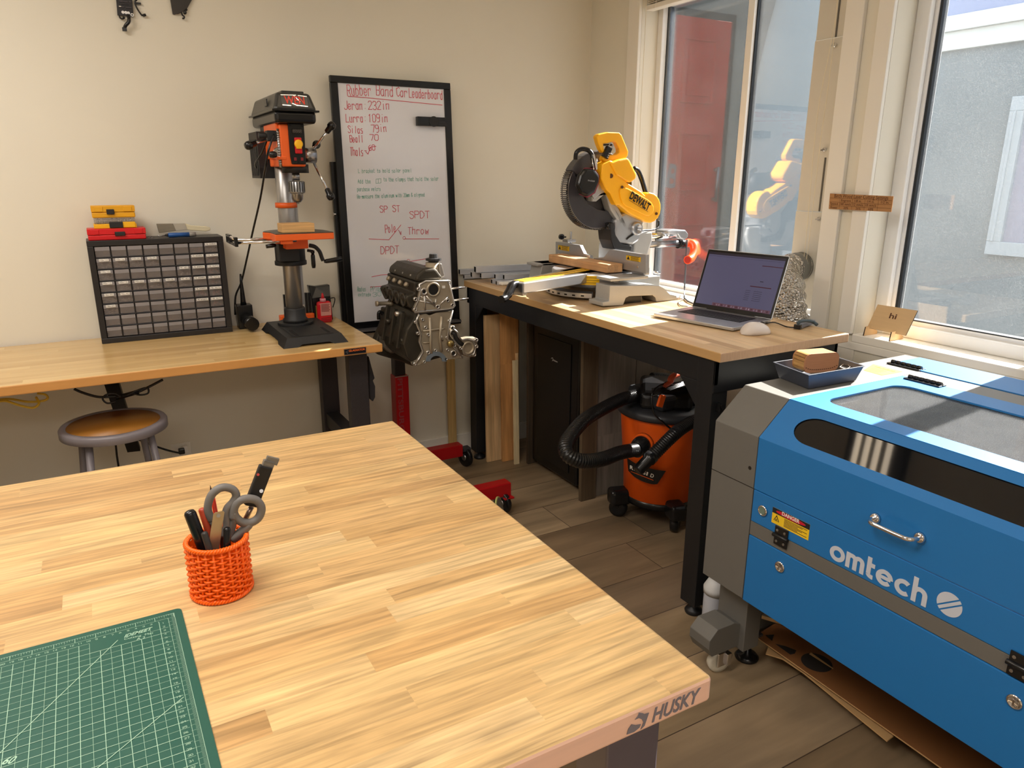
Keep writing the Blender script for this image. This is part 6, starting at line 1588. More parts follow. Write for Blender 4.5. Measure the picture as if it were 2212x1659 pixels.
rad = [(.056 if k < 26 else .066 if k < 32 else .078) + (.0045 if k >= 32 else .003) * math.cos(k * 1.05) + random.uniform(-.001, .001) for k in range(len(ctr))]
MB().tube(ctr, rad, n=40).build('duct_body', foil, t)
MB().cyl((2.563, 2.074, 1.131), (2.50, 2.07, 1.128), .0585, n=36).build('duct_adapter', M('adapter_plastic_grey', (120, 120, 116), .5), t)
t = thing('vent_panel', 'stack of beige sliding vent panels filling the right side of the left window', 'window vent panel', (2.58, 2.07, 1.5))
mp = M('beige_panel', (206, 202, 190), .45, var=.02)
zj = [.958, ax(1760, 457, 2.575).z, ax(1800, 82, 2.575).z, ZH - .045]
for i in range(3):
    MB().box(2.568 + .004 * i, 2.572 + .004 * i, 1.92, 2.134, zj[i] - (.0 if i == 0 else .0), zj[i + 1] - .001).build('panel', mp, t, bevel=.001)
    if i:
        ysl = ax(1783, 340, 2.57).y if i == 1 else ax(1808, 40, 2.57).y
        MB().box(2.5655 + .004 * i, 2.568 + .004 * i, ysl - .0035, ysl + .0035, zj[i] + .002, zj[i] + (.21 if i == 1 else .3)).build('panel_slot', M('slot_grey', (92, 88, 80), .6), t)
for (x, y) in ((1802, 97), (1780, 323), (1768, 473)):
    p = ax(x, y, 2.562)
    MB().lathe([(.008, 0), (.008, .004), (.004, .005), (.004, .010)], (2.566, p.y, p.z), (-1, 0, 0), n=16).obox((2.560, p.y + .004, p.z - .002), (.003, .018, .005)).build('wing_bolt', m_chrome, t)
t = thing('window_blind', 'raised white blind at the top of the left window', 'blind', (2.48, 2.6, 2.3))
zb_ = ax(1425, 16, 2.47).z
bl = MB(); rail = MB().box(2.46, 2.505, 2.02, W1b - .02, zb_, zb_ + .022).build('bottom_rail', m_white, t, bevel=.003)
k = 0; z = zb_ + .028
while z < 2.50:
    bl.box(2.462, 2.503, 2.025, W1b - .025, z, z + .0025); z += .007
bl.build('slats', M('slat_white', (222, 214, 200), .5), t)
for y in (W1b - .10, 2.62): MB().tube([(2.453, y, zb_ + .3), (2.453, y, zb_ + .02), (2.452, y + .008, zb_ - .004), (2.453, y + .012, zb_ + .012)], .0012, n=6).build('ladder_string', m_white, t)
Xc = 2.50
MB().tube(smooth([ax(1810, -20, Xc), ax(1808, 20, Xc), ax(1790, 120, Xc), ax(1770, 220, Xc), ax(1757, 330, Xc), ax(1750, 420, Xc), ax(1737, 555, Xc)], 4), .0012, n=6).tube(smooth([ax(1810, -20, Xc), ax(1804, 60, Xc), ax(1795, 140, Xc), ax(1782, 240, Xc), ax(1773, 300, Xc), ax(1750, 500, Xc), ax(1742, 560, Xc)], 4), .0012, n=6).build('pull_cord', M('cord_cream', (226, 216, 190), .6), t)
MB().tube(smooth([ax(1396, 0, XW - .005), ax(1394, 60, XW - .005), ax(1384, 250, XW - .005), ax(1378, 420, XW - .005)], 4), .0016, n=6).build('tilt_cord', M('cord_cream', (226, 216, 190), .6), t)
# settings sign stuck across the casings
t = thing('settings_sign', 'engraved wooden laser settings sign fixed across the casing between the windows', 'sign', tuple(ax(1860, 438, 2.43)))
Xs = 2.432
TL, TR, BR, BL = ax(1793, 418, Xs), ax(1930, 424, Xs - .012), ax(1925, 458, Xs - .012), ax(1790, 451, Xs)
W_ = (TR - TL).length
MB().prism([TL, TR, BR, BL], (.004, .001, 0)).build('board', M('birch_brown', (168, 122, 76), .6, var=.15, scale=20, sx=(1, 2, 30)), t)
nn = (TR - TL).cross(BL - TL).normalized()
if nn.x > 0: nn = -nn
S_ = lambda u, v: (TL.lerp(TR, u)).lerp(BL.lerp(BR, u), v)
burn = M('burnt_engraving', (84, 48, 24), .7)
g = MB(); g.text('Birch Wood Laser Cutting Settings', S_(.08, .24), S_(.93, .24), .0135, nn, depth=.0002)
for u, v, s_, w2 in ((.20, .48, 'Engrave', .16), (.42, .48, '1/8 in.', .11), (.62, .48, '1/4 in.', .11), (.83, .48, '1/2 in.', .12), (.02, .72, 'Speed', .13), (.19, .72, '180 mm/s', .175), (.40, .72, '12 mm/s', .16), (.60, .72, '10 mm/s', .165), (.03, .97, 'Power', .12), (.25, .97, '20%', .08), (.45, .97, '25%', .08), (.65, .97, '60%', .08)):
    g.text(s_, S_(u, v), S_(u + w2, v), .0088, nn, depth=.0002)
for v in (.28, .54, .78): g.line(S_(.01, v), S_(.99, v), .0009, nn)
for u in (.18, .385, .585, .79): g.line(S_(u, .28), S_(u, .99), .0009, nn)
g.build('engraving', burn, t)
# hi sign on the sill
t = thing('desk_sign', 'small wooden sign engraved hi propped on the sill of the right window', 'sign', tuple(az(1925, 720, ZS)))
Xh = 2.50
TL, TR, BR, BL = ax(1896, 657.5, Xh + .012), ax(1982, 671, Xh + .012), ax(1956, 725, Xh - .02), ax(1873, 708, Xh - .02)
birch = M('pale_birch', (204, 170, 124), .55, var=.08, scale=8, sx=(1, 1, 12))
nn = (TR - TL).cross(BL - TL).normalized()
if nn.x > 0: nn = -nn
char = M('charred_edge', (44, 28, 18), .7)
MB().prism([TL, TR, BR, BL], -nn * .004).build('plaque', [birch, char], t)
o = bpy.context.scene.objects[-1] if False else t.children[0]
for p in o.data.polygons:
    if abs(p.normal.dot(nn)) < .9: p.material_index = 1
S_ = lambda u, v: (TL.lerp(TR, u)).lerp(BL.lerp(BR, u), v)
MB().text('hi', S_(.42, .46), S_(.60, .46), .020, nn, bold=True, depth=.0002).build('engraving', burn, t)
for u in (.06, .74):
    p = S_(u, .97); f_ = MB().prism([(p.x - .028, p.y, ZS + .0008), (p.x + .05, p.y, ZS + .0008), (p.x + .05, p.y, ZS + .012), (p.x + .004, p.y, p.z + .006), (p.x - .022, p.y, p.z + .004)], (0, .004, 0))
    o = f_.build('foot', [birch, char], t)
    for q_ in o.data.polygons:
        if q_.normal.x < -.5: q_.material_index = 1
# ================================================================ LASER CUTTER
def laser():
    XF = 1.5; yl = 1.45; yb = 1.288; yr = -.12; zt = .907; zs = .814; xs = 1.607; xb = 2.37; z0 = .315
    gy = M('warm_grey_powder_coat', (104, 102, 97), .5, var=.03); bl = M('machine_blue', (30, 112, 180), .42, var=.02)
    bl2 = bl
    t = thing('laser_cutter', 'large blue and grey laser cutter on casters under the right window', 'laser cutter', (1.95, .66, 0))
    prof = [(XF, z0), (XF, zs), (xs, zt), (xb, zt), (xb, z0)]
    P = lambda y, q_: [(x, y, z) for x, z in q_]
    # end caps
    m = MB().prism(P(yl, prof), (0, -(yl - yb - .0015), 0)); m.build('end_panel', gy, t, bevel=.002)
    MB().prism(P(yr, prof), (0, -.16, 0)).build('end_panel', gy, t, bevel=.002)
    s_ = MB().box(XF - .0006, XF, yb + .001, yl, .6620, .6640)
    s_.cyl((XF - .0008, 1.308, .717), (XF, 1.308, .717), .0055, n=16)
    s_.build('panel_seam', m_blkg, t)
    # body shell between the end caps: frame strips + lower tub, hollow under the lid
    y1 = yb - .0015
    b = MB()
    b.box(XF, XF + .02, yr, y1, .525, .566)           # grey strip front
    b.box(XF + .02, xb, yr, y1, z0 + .02, .60)        # lower tub
    b.box(xb - .03, xb, yr, y1, .60, zt - .001)
    b.box(XF + .01, xb - .03, yr, yr + .02, .60, zt - .02)
    b.box(2.105, 2.20, yr, y1, zt - .01, zt)          # grey strip behind the lid
    b.build('chassis', gy, t, bevel=.001)
    # rear blue panel
    MB().box(2.203, xb - .004, yr, y1 + .11, zt - .008, zt + .003).build('rear_panel', bl, t, bevel=.0015)
    # lower blue door
    dr = MB().box(XF - .002, XF + .018, yr, y1 - .001, z0, .5235).build('lower_door', bl, t, bevel=.002)
    def lock(y, z, par):
        c = V((XF - .002, y, z))
        k = MB().lathe([(.0155, 0), (.0155, .003), (.011, .0042), (.010, .0025), (.0001, .0025)], c, (-1, 0, 0), n=28)
        k.obox(c + V((-.004, 0, 0)), (.003, .004, .012)); k.build('lock', m_chrome, par)
    a_ = ax(1686, 1224, XF); lock(a_.y, a_.z, dr); a_ = ax(2193, 1515, XF); lock(a_.y, a_.z, dr)
    # middle blue strip
    ms = MB().box(XF - .001, XF + .018, yr, y1 - .001, .5675, .6615).build('front_strip', bl, t, bevel=.0015)
    # lid: front face, slope with window, top frame with window
    lid = thing  # placeholder name kept local
    l = MB()
    l.box(XF - .001, XF + .006, yr, y1 - .001, .6645, zs)
    # slope frame pieces: u along y, v up the slope
    sl = lambda y, v, d=0: V((XF - .001 + (xs - XF) * v - .66 * d, y, zs + (zt - zs) * v + .75 * d))
    ywl = ax(1697, 930, 1.54).y
    ywl = 1.215; va, vb = .20, .80
    def q4(ya, v0, yb_, v1): l.add([sl(ya, v0), sl(yb_, v0), sl(yb_, v1), sl(ya, v1)], [(0, 1, 2, 3)])
    q4(y1, 0, yr, va); q4(y1, vb, yr, 1); q4(y1, va, ywl, vb)
    # rounded corners of slope window (frame wedges)
    H = vb - va; rr = H / 2
    for v_c, s in ((va + rr, -1), (vb - rr, 1)):
        pts = [sl(ywl, v_c + s * rr)]
        for k in range(9):
            a = math.radians(k * 90 / 8)
            pts.append(sl(ywl - (.060 - .060 * math.cos(a)), v_c + s * rr * math.sin(a)))
        l.add(pts, [tuple(range(len(pts)))])
    # top frame
    yw0, yw1 = 1.232, yr + .05; xw0, xw1 = az(1777, 866, zt).x, az(1947, 831, zt).x
    l.box(xs - .002, xw0, yr, y1 - .001, zt - .004, zt + .001).box(xw1, 2.103, yr, y1 - .001, zt - .004, zt + .001).box(xw0, xw1, yw0, y1 - .001, zt - .004, zt + .001).box(xw0, xw1, yr, yw1, zt - .004, zt + .001)
    for (cx_, cy_, sx, sy) in ((xw0, yw0, 1, -1), (xw1, yw0, -1, -1)):
        pts = [(cx_, cy_)]; r_ = .045
        for k in range(7):
            a = math.radians(k * 15); pts.append((cx_ + sx * r_ * (1 - math.sin(a)), cy_ + sy * r_ * (1 - math.cos(a))))
        l.prism([(x, y, zt - .004) for x, y in pts], (0, 0, .005))
    lo = l.build('lid', bl, t)
    gb = MB().add([sl(ywl + .004, va - .02, -.003), sl(yr + .04, va - .02, -.003), sl(yr + .04, vb + .02, -.003), sl(ywl + .004, vb + .02, -.003)], [(0, 1, 2, 3)])
    gb.build('front_window', M('dark_acrylic', (14, 15, 18), .04, var=.0, spec=.7), lo)
    mg_ = dusty_glass('dusty_acrylic', .42, 420, tint=(.30, .30, .33), vdust=1.6, gloss=.1, clump=14)
    MB().box(xw0 - .01, xw1 + .01, yw1 - .01, yw0 + .01, zt - .0065, zt - .0045).build('top_window', mg_, lo)
    # inside: honeycomb bed, rail and side wall under the top window
    MB().box(XF + .02, xb - .04, yr + .02, y1, .605, .625).build('honeycomb_bed', M('honeycomb_grey', (120, 122, 134), .35, .7, var=.6, scale=160), t)
    MB().box(XF + .03, xb - .04, 1.06, 1.10, .70, .74).box(1.70, 1.74, 1.05, 1.11, .72, .79).build('gantry', m_steel, t)
    MB().box(xs + .01, xw1, 1.262, 1.268, .625, .88).build('inner_wall', M('inner_pale', (170, 168, 160), .6), t)
    # hinges
    for (x, y) in ((1957, 790), (1997, 824)):
        p = az(x, y, zt + .004); yy = p.y
        h = MB().box(p.x - .018, p.x - .003, yy - .055, yy + .055, zt + .001, zt + .005).box(p.x + .003, p.x + .018, yy - .055, yy + .055, zt + .001, zt + .005)
        for k in range(6): h.cyl((p.x, yy - .052 + k * .0175, zt + .008), (p.x, yy - .038 + k * .0175, zt + .008), .006, n=12)
        h.build('hinge', m_blkg, t, bevel=.0005)
    # front hinges
    for (x, y) in ((1688, 1160), (2204, 1440)):
        p = ax(x, y, XF - .002)
        o = MB().box(XF - .006, XF - .002, p.y - .021, p.y + .021, p.z + .004, p.z + .027).box(XF - .006, XF - .002, p.y - .021, p.y + .021, p.z - .027, p.z - .004).cyl((XF - .007, p.y - .024, p.z), (XF - .007, p.y + .024, p.z), .006, n=12).build('strip_hinge', m_blkg, t, bevel=.0008)
        g = MB()
        for dy in (-.012, .012):
            for dz in (-.016, .016): g.cyl((XF - .0075, p.y + dy, p.z + dz), (XF - .006, p.y + dy, p.z + dz), .0036, n=12)
        g.build('hinge_screws', m_steel, o)
    # handle
    a_, b_ = ax(1893, 1124, XF - .03), ax(1985, 1160, XF - .03)
    ya, yb2 = ax(1893, 1120, XF).y, ax(1990, 1157, XF).y; zh = (ax(1893, 1122, XF).z + ax(1990, 1157, XF).z) / 2
    k = smooth([V((XF, ya, zh)), V((XF - .02, ya, zh)), V((XF - .034, ya - .010, zh)), V((XF - .036, ya - .03, zh)), V((XF - .036, yb2 + .03, zh)), V((XF - .034, yb2 + .010, zh)), V((XF - .02, yb2, zh)), V((XF, yb2, zh))], 4)
    MB().tube(k, .0055, n=14).lathe([(.0125, 0), (.0125, .006), (.009, .010)], (XF - .001, ya, zh), (-1, 0, 0), n=24).lathe([(.0125, 0), (.0125, .006), (.009, .010)], (XF - .001, yb2, zh), (-1, 0, 0), n=24).build('lid_handle', m_chrome, lo)
    # power button
    p = ax(1648, 1103, XF - .002)
    k = MB().lathe([(.0155, 0), (.0155, .003), (.0115, .005), (.0112, .003), (.0001, .003)], p, (-1, 0, 0), n=28); k.m = 1
    k.cyl(p + V((-.003, 0, 0)), p + V((-.0038, 0, 0)), .0108, n=24).build('power_button', [m_chrome, M('button_green_grey', (120, 140, 128), .4, .3)], t)
    # danger label
    A_, B_ = ax(1670, 1094, XF - .0015), ax(1750, 1160, XF - .0015)
    y0, y1_ = ax(1669, 1110, XF).y, ax(1750, 1140, XF).y; zt_, zb_ = ax(1670, 1094, XF).z, ax(1669, 1128, XF).z
    X = XF - .0012
    g = MB().box(X - .0004, X, y1_, y0, zb_, zt_); H = zt_ - zb_; Wd = y0 - y1_
    lb = g.build('danger_label', M('danger_yellow', (240, 200, 40), .45), t)
    g = MB().box(X - .0008, X - .0004, y1_, y0, zt_ - H * .34, zt_)
    n = (-1, 0, 0); yy = lambda u: y0 - Wd * u; zz_ = lambda v: zt_ - H * v
    g.prism([(X - .0004, yy(.13 + .09 * math.cos(a)), zz_(.66 - .26 * math.sin(a))) for a in (PI / 2, PI * 7 / 6, PI * 11 / 6)], (-.0004, 0, 0))
    for k_ in range(7): g.box(X - .0008, X - .0004, yy(.95 - .12 * (k_ % 3)), yy(.34), zz_(.44 + k_ * .075), zz_(.41 + k_ * .075))
    g.build('label_black', M('label_ink', (30, 30, 34), .6), lb)
    g = MB().prism([(X - .0008, yy(.5 + .40 * math.cos(a)), zz_(.17 - .13 * math.sin(a))) for a in [k_ * PI / 12 for k_ in range(24)]], (-.0004, 0, 0)).build('label_red', M('danger_red', (200, 28, 50), .4), lb)
    g = MB().prism([(X - .0008, yy(.13 + .06 * math.cos(a)), zz_(.68 - .17 * math.sin(a))) for a in (PI / 2, PI * 7 / 6, PI * 11 / 6)], (-.0004, 0, 0)).build('warning_triangle', M('danger_yellow', (240, 200, 40), .45), lb)
    MB().text('DANGER', (X - .0012, yy(.27), zz_(.235)), (X - .0012, yy(.74), zz_(.235)), .0105, n, bold=True, depth=.0003).build('label_lettering', m_white, lb)
    k = MB()
    for k_ in range(8): a = k_ * PI / 4; k.line((X - .0012, yy(.13), zz_(.70)), (X - .0012, yy(.13 + .028 * math.cos(a)), zz_(.70 - .08 * math.sin(a))), .0008, n)
    k.build('laser_symbol', M('label_ink', (30, 30, 34), .6), lb)
    # brand lettering on strip: geometric rounded letters
    wl = M('pale_grey_vinyl', (196, 202, 214), .45, var=.02)
    yA, yB = ax(1792, 1200, XF).y, ax(2001, 1310, XF).y; zb0 = ax(1800, 1228, XF).z; 
    zbase = .5770; xh = .0400; r = xh / 2; w = .0104; X2 = XF - .0013
    tot = 6 * 0 + yA - yB; Lw = tot
    g = MB(); cnt = [0]
    def stroke(pts, ww=w):
        """flat ribbon with constant width on the face; pts in (s along text, height)"""
        Q = [V((X2, yA - s_, zbase + h_)) for s_, h_ in pts]
        cnt[0] += 1; th_ = .0004 + .00006 * cnt[0]; closed = (Q[0] - Q[-1]).length < 1e-4
        Lf, Rt = [], []; N_ = len(Q)
        for i in range(N_):
            a = Q[i - 1] if i > 0 else (Q[-2] if closed else Q[i]); b = Q[i + 1] if i < N_ - 1 else (Q[1] if closed else Q[i])
            d = (b - a).normalized(); q_ = V((1, 0, 0)).cross(d) * (ww / 2)
            Lf.append(Q[i] + q_); Rt.append(Q[i] - q_)
        o_ = V((-th_, 0, 0)); b0 = Lf + Rt + [p + o_ for p in Lf] + [p + o_ for p in Rt]; fs = []
        for i in range(N_ - 1):
            fs += [(2 * N_ + i, 2 * N_ + i + 1, 3 * N_ + i + 1, 3 * N_ + i), (i, i + 1, 2 * N_ + i + 1, 2 * N_ + i), (N_ + i, N_ + i + 1, 3 * N_ + i + 1, 3 * N_ + i)]
        if not closed: fs += [(0, N_, 3 * N_, 2 * N_), (N_ - 1, 2 * N_ - 1, 4 * N_ - 1, 3 * N_ - 1)]
        g.add(b0, fs)
    def arc(cx_, cy_, rx, ry, a0, a1, n_=18): return [(cx_ + rx * math.cos(math.radians(a0 + (a1 - a0) * k / n_)), cy_ + ry * math.sin(math.radians(a0 + (a1 - a0) * k / n_))) for k in range(n_ + 1)]
    hw = w / 2; R_ = r - hw
    u = Lw / 6.0
    s0 = r
    stroke(arc(s0, r, R_, R_, 0, 360, 28))                                            # o
    s1 = s0 + r + .008; mw = .0125                                                    # m
    stroke([(s1, 0), (s1, xh)]); stroke(arc(s1 + mw * .72, xh - mw * .72 - hw, mw * .72, mw * .72, 180, 0, 12) + [(s1 + mw * 1.44, 0)])
    stroke(arc(s1 + mw * .72 * 3, xh - mw * .72 - hw, mw * .72, mw * .72, 180, 0, 12) + [(s1 + mw * 2.88, 0)])
    s2 = s1 + mw * 2.88 + .016                                                        # t
    stroke([(s2, xh + .014), (s2, .011)] ); stroke(arc(s2 + .010, .0105, .010, .0105 - hw, 180, 280, 8)); stroke([(s2, xh - hw), (s2 + .014, xh - hw)])
    s3 = s2 + .018 + r                                                                # e
    stroke(arc(s3, r, R_, R_, 0, 320, 24)); stroke([(s3 - R_, r), (s3 + R_, r)], w * .8)
    s4 = s3 + r + .004 + r                                                            # c
    stroke(arc(s4, r, R_, R_, 48, 312, 20))
    s5 = s4 + r + .004                                                                # h
    stroke([(s5, 0), (s5, xh + .020)]); stroke(arc(s5 + .0115, xh - .0115 - hw, .0115, .0115, 180, 0, 12) + [(s5 + .023, 0)])
    end = s5 + .023 + hw
    k_ = Lw / end
    for i, v_ in enumerate(g.v): g.v[i] = V((v_.x, yA - (yA - v_.y) * k_, v_.z))
    g.build('brand_lettering', wl, t)
    c = V((X2, (ax(2023, 1300, XF).y + ax(2080, 1318, XF).y) / 2, .6110)); rr = .0275
    g = MB()
    def seg_(h0, h1):
        pts = []; n_ = 14; a0 = math.asin(max(-1, min(1, h0 / rr))); a1 = math.asin(max(-1, min(1, h1 / rr)))
        for k in range(n_ + 1): a = a0 + (a1 - a0) * k / n_; pts.append((rr * math.cos(a), rr * math.sin(a)))
        for k in range(n_ + 1): a = a1 + (a0 - a1) * k / n_; pts.append((-rr * math.cos(a), rr * math.sin(a)))
        th = math.radians(38)
        g.prism([(X2, c.y - (x * math.cos(th) - z * math.sin(th)), c.z + x * math.sin(th) + z * math.cos(th)) for x, z in pts], (-.0005, 0, 0))
    seg_(.0065, rr); seg_(-.0040, .0030); seg_(-rr, -.0075)
    g.build('brand_emblem', wl, t)
    # yellow warning label on the top
    A_, B_, C_, D_ = az(1886, 787, zt), az(1950, 803, zt), az(1905, 811, zt), az(1866, 800, zt)
    lb = MB().prism([V((p.x, p.y, zt + .0004)) for p in (A_, B_, C_, D_)], (0, 0, .0003)).build('top_label', M('label_lemon', (240, 224, 40), .5), t)
    g = MB(); L_ = lambda u, v: (A_.lerp(B_, u)).lerp(D_.lerp(C_, u), v) + V((0, 0, .001))
    g.text('WARNING', L_(.12, .3), L_(.88, .3), .012, (0, 0, 1), depth=.0002, bold=True)
    for v in (.45, .57, .69, .82): g.line(L_(.15, v), L_(.80 - v * .2, v), .0018, (0, 0, 1))
    g.build('label_lettering', M('label_amber_ink', (170, 140, 30), .6), lb)
    # legs, casters, feet
    for (y, sx_) in ((1.40, 1), (.0, 1)):
        for xx, s in ((1.50, 1), (2.26, -1)):
            front = s == 1
            lg = MB().box(xx + .07, xx + .135, y - .075, y + .04, .085, z0) if front else MB().box(xx - .03, xx + .035, y - .075, y + .04, .085, z0)
            lg.build('leg_post', gy, t, bevel=.002)
            if front:
                pr = [(1.445, .155), (1.475, .185), (1.545, .185), (1.60, .16), (1.60, .095), (1.46, .095), (1.445, .125)]
                MB().prism([(x, y - .055, z) for x, z in pr], (0, .085, 0)).build('caster_bracket', gy, t, bevel=.002)
            cxx = 1.525 if front else 2.22
            w_ = MB().lathe([(.022, -.011), (.033, -.010), (.034, -.005), (.034, .005), (.033, .010), (.022, .011)], (cxx, y - .02, .034), (.35, 1, 0), n=28).build('caster_wheel', M('ivory_wheel', (206, 200, 184), .4), t)
            MB().box(cxx - .016, cxx + .016, y - .036, y - .004, .070, .094).box(cxx - .018, cxx + .012, y - .040, y - .034, .028, .076).box(cxx - .012, cxx + .018, y - .006, y + .000, .028, .076).build('caster_fork', m_chrome, t, bevel=.002)
            MB().box(cxx + .010, cxx + .030, y - .050, y - .008, .030, .072).build('caster_brake', m_chrome, t, bevel=.003)
            fx = 1.655 if front else 2.16
            MB().lathe([(.036, 0), (.038, .006), (.030, .016), (.014, .022), (.012, .034), (.006, .036), (.006, .09)], (fx, y - .02, 0), n=28).build('levelling_foot', m_blkg, t)
            MB().box(fx - .06, fx + .03, y - .05, y + .01, .088, .096).build('foot_plate', m_dark, t)
    return t
laser()

# ---------------- tray and small things on the laser
def tray():
    zt = .9075
    c = [az(1668, 800, zt + .0), az(1672, 787, zt + .03), az(1866, 791, zt + .04), az(1750, 838, zt)]
    # footprint from the rim: left, back, right, front corners
    zr = zt + .045
    L_, R_, F_ = az(1672, 784, zr), az(1866, 792, zr), az(1747, 812, zr); B_ = L_ + R_ - F_
    t = thing('plastic_tray', 'small blue grey plastic tray on the left end of the laser cutter', 'tray', tuple((L_ + R_) / 2 - V((0, 0, .045))))
    cen = (L_ + B_ + R_ + F_) / 4
    blu = M('slate_blue_plastic', (62, 66, 76), .4, var=.03)
    def ring(k, z): return [V((cen.x + (p.x - cen.x) * k, cen.y + (p.y - cen.y) * k, z)) for p in (L_, F_, R_, B_)]
    lv = [ring(.86, zt + .0008), ring(1.0, zr), ring(1.03, zr + .001), ring(1.03, zr + .003), ring(.985, zr + .003), ring(.85, zt + .004)]
    vs_ = [p for r in lv for p in r]; fs = [(0, 3, 2, 1)]
    for k in range(5):
        for i in range(4): j = (i + 1) % 4; fs.append((k * 4 + i, k * 4 + j, k * 4 + 4 + j, k * 4 + 4 + i))
    fs.append((20, 21, 22, 23))
    MB().add(vs_, fs).build('tray_body', blu, t, bevel=.004, seg=3)
    # stacked curved veneer box
    bx = thing('wooden_box', 'curved plywood living-hinge box standing in the plastic tray', 'box', tuple(cen + V((0, 0, -.03))))
    f0, f1 = az(1737, 802, zt + .031), az(1810, 796, zt + .031)
    d = V((f1.x - f0.x, f1.y - f0.y, 0)); w_ = d.length; d.normalize(); nrm = V((-d.y, d.x, 0)); h = .058
    if nrm.y < 0: nrm = -nrm
    z1 = zt + .024
    def cap(off, name, m_, th):
        pts = []; r_ = .018
        for (cx_, cz, a0) in ((r_, r_, 180), (w_ - r_, r_, 270), (w_ - r_, h - r_, 0), (r_, h - r_, 90)):
            for k in range(6): a = math.radians(a0 + k * 18); pts.append(V((f0.x, f0.y, z1)) + d * (cx_ + r_ * math.cos(a)) + V((0, 0, cz + r_ * math.sin(a))) + nrm * off)
        return MB().prism(pts, nrm * th).build(name, m_, bx)
    wd = M('cherry_ply', (176, 122, 84), .55, var=.18, scale=10, sx=(2, 2, 60))
    o = cap(0, 'front_plate', wd, .004); cap(.054, 'back_plate', wd, .004)
    pts = []; r_ = .016
    for (cx_, cz, a0) in ((r_, r_, 180), (w_ - r_, r_, 270), (w_ - r_, h - r_, 0), (r_, h - r_, 90)):
        for k in range(6): a = math.radians(a0 + k * 18); pts.append(V((f0.x, f0.y, z1 + .001)) + d * (cx_ + r_ * math.cos(a)) * .985 + V((0, 0, cz * .97 + r_ * math.sin(a))) + nrm * .0045)
    MB().prism(pts, nrm * .049).build('slatted_wrap', staves('slatted_ply', [(196, 154, 92), (176, 132, 76), (120, 82, 44)], .0028, .5, 'y', grain=(10, 300), gstr=.3, rowaxis='z'), bx)
    g = MB()
    for k in range(16):
        u = .006 + (w_ - .012) * k / 15; zz_ = .009 + .012 * abs(u / w_ - .5) ** 4 * 16
        g.obox(V((f0.x, f0.y, z1 + zz_)) + d * u - nrm * .0004, (.0035, .0008, .0022), Matrix((d, nrm, V((0, 0, 1)))).transposed())
    g.build('stitch_slots', burn, o)
    wt = thing('wood_tags', 'pale engraved wooden tags lying in front of the box in the plastic tray', 'tag', tuple(az(1770, 806, zt + .01)))
    A_, B2 = az(1752, 808, zt + .016), az(1800, 802, zt + .016)
    k = (B2 - A_).normalized(); nn = V((-k.y, k.x, 0))
    MB().prism([A_, B2, B2 + nn * .02, A_ + nn * .02], (0, 0, .003)).build('tag', birch, wt)
    MB().text('LAB 2', A_ + k * .02 + nn * .005 + V((0, 0, .0032)), A_ + k * .065 + nn * .005 + V((0, 0, .0032)), .010, (0, 0, 1), depth=.0002).build('engraving', burn, wt)
    tg = thing('engraved_tag', 'dark tag with a white outline leaning at the right of the plastic tray', 'tag', tuple(az(1830, 790, zt + .02)))
    q_ = [az(1813, 793, zt + .03), az(1826, 783, zt + .036), az(1838, 793, zt + .036), az(1828, 800, zt + .03)]
    MB().prism(q_, (0, 0, -.002)).build('tag', M('dark_tag', (48, 42, 40), .5), tg)
    g = MB()
    for i in range(4): g.line(q_[i].lerp(q_[(i + 2) % 4], .06) + V((0, 0, .001)), q_[(i + 1) % 4].lerp(q_[(i + 3) % 4], .06) + V((0, 0, .001)), .0012, (0, 0, 1))
    g.build('outline', m_white, tg)
tray()

# ================================================================ UNDER THE LASER
cardb = M('brown_hardboard_sheet', (140, 92, 52), .7, var=.18, scale=6)
cardl = M('pale_sheet_edge', (196, 158, 108), .7)
def sheet(name, label, pts, z, th, mat, holes=None, par=None):
    t = thing(name, label, 'sheet', (pts[0][0], pts[0][1], z), 'offcut sheets under the laser cutter')
    o = MB().prism([(x, y, z) for x, y in pts], (0, 0, th)).build('panel', [mat, cardl], t)
    for p in o.data.polygons:
        if abs(p.normal.z) < .5: p.material_index = 1
    return t, o
a_ = az(1655, 1409, .05); b_ = az(1918, 1601, .05)
pts = [(az(x, y, .045).x, az(x, y, .045).y) for x, y in ((1654, 1414), (1690, 1425), (1735, 1455), (1916, 1603), (1930, 1592), (1800, 1440), (1665, 1385))]
sheet('cardboard_sheet', 'pale brown cardboard sheet lowest of the sheets under the laser cutter', pts, .045, .004, cardl)
z = .060
A_, B_ = az(1631, 1376, z), az(2030, 1659, z)
d = (B_ - A_); d.z = 0; d.normalize(); n_ = V((d.y, -d.x, 0))
if n_.x < 0: n_ = -n_
L_ = 1.5
P0 = V((A_.x, A_.y, 0))
pp = [P0, P0 + d * L_, P0 + d * L_ + n_ * .42, P0 + n_ * .30 - d * .06, P0 + n_ * .12 - d * .02]
t, o = sheet('hardboard_sheet', 'large brown hardboard sheet with cut-outs sticking out under the laser cutter', [(p.x, p.y) for p in pp], z, .004, cardb)
g = MB()
tri = [az(1653, 1372, z + .0045), az(1672, 1371, z + .0045), az(1668, 1384, z + .0045)]
g.prism(tri, (0, 0, .0004)).prism([az(x, y, z + .0045) for x, y in ((1675, 1391), (1697, 1396), (1720, 1405), (1717, 1412), (1707, 1414))], (0, 0, .0004))
c = az(1764, 1431, z + .0045)
g.prism([(c.x + .045 * math.cos(k * PI / 14), c.y + .045 * math.sin(k * PI / 14), z + .0045) for k in range(28)], (0, 0, .0004))
g.build('cut_out', M('cutout_dark', (44, 38, 34), .8), o)
MB().prism([az(x, y, z + .006) for x, y in ((1800, 1446), (1748, 1413), (1752, 1410), (1800, 1444))], (0, 0, .001)).build('loose_strip', cardl, o)
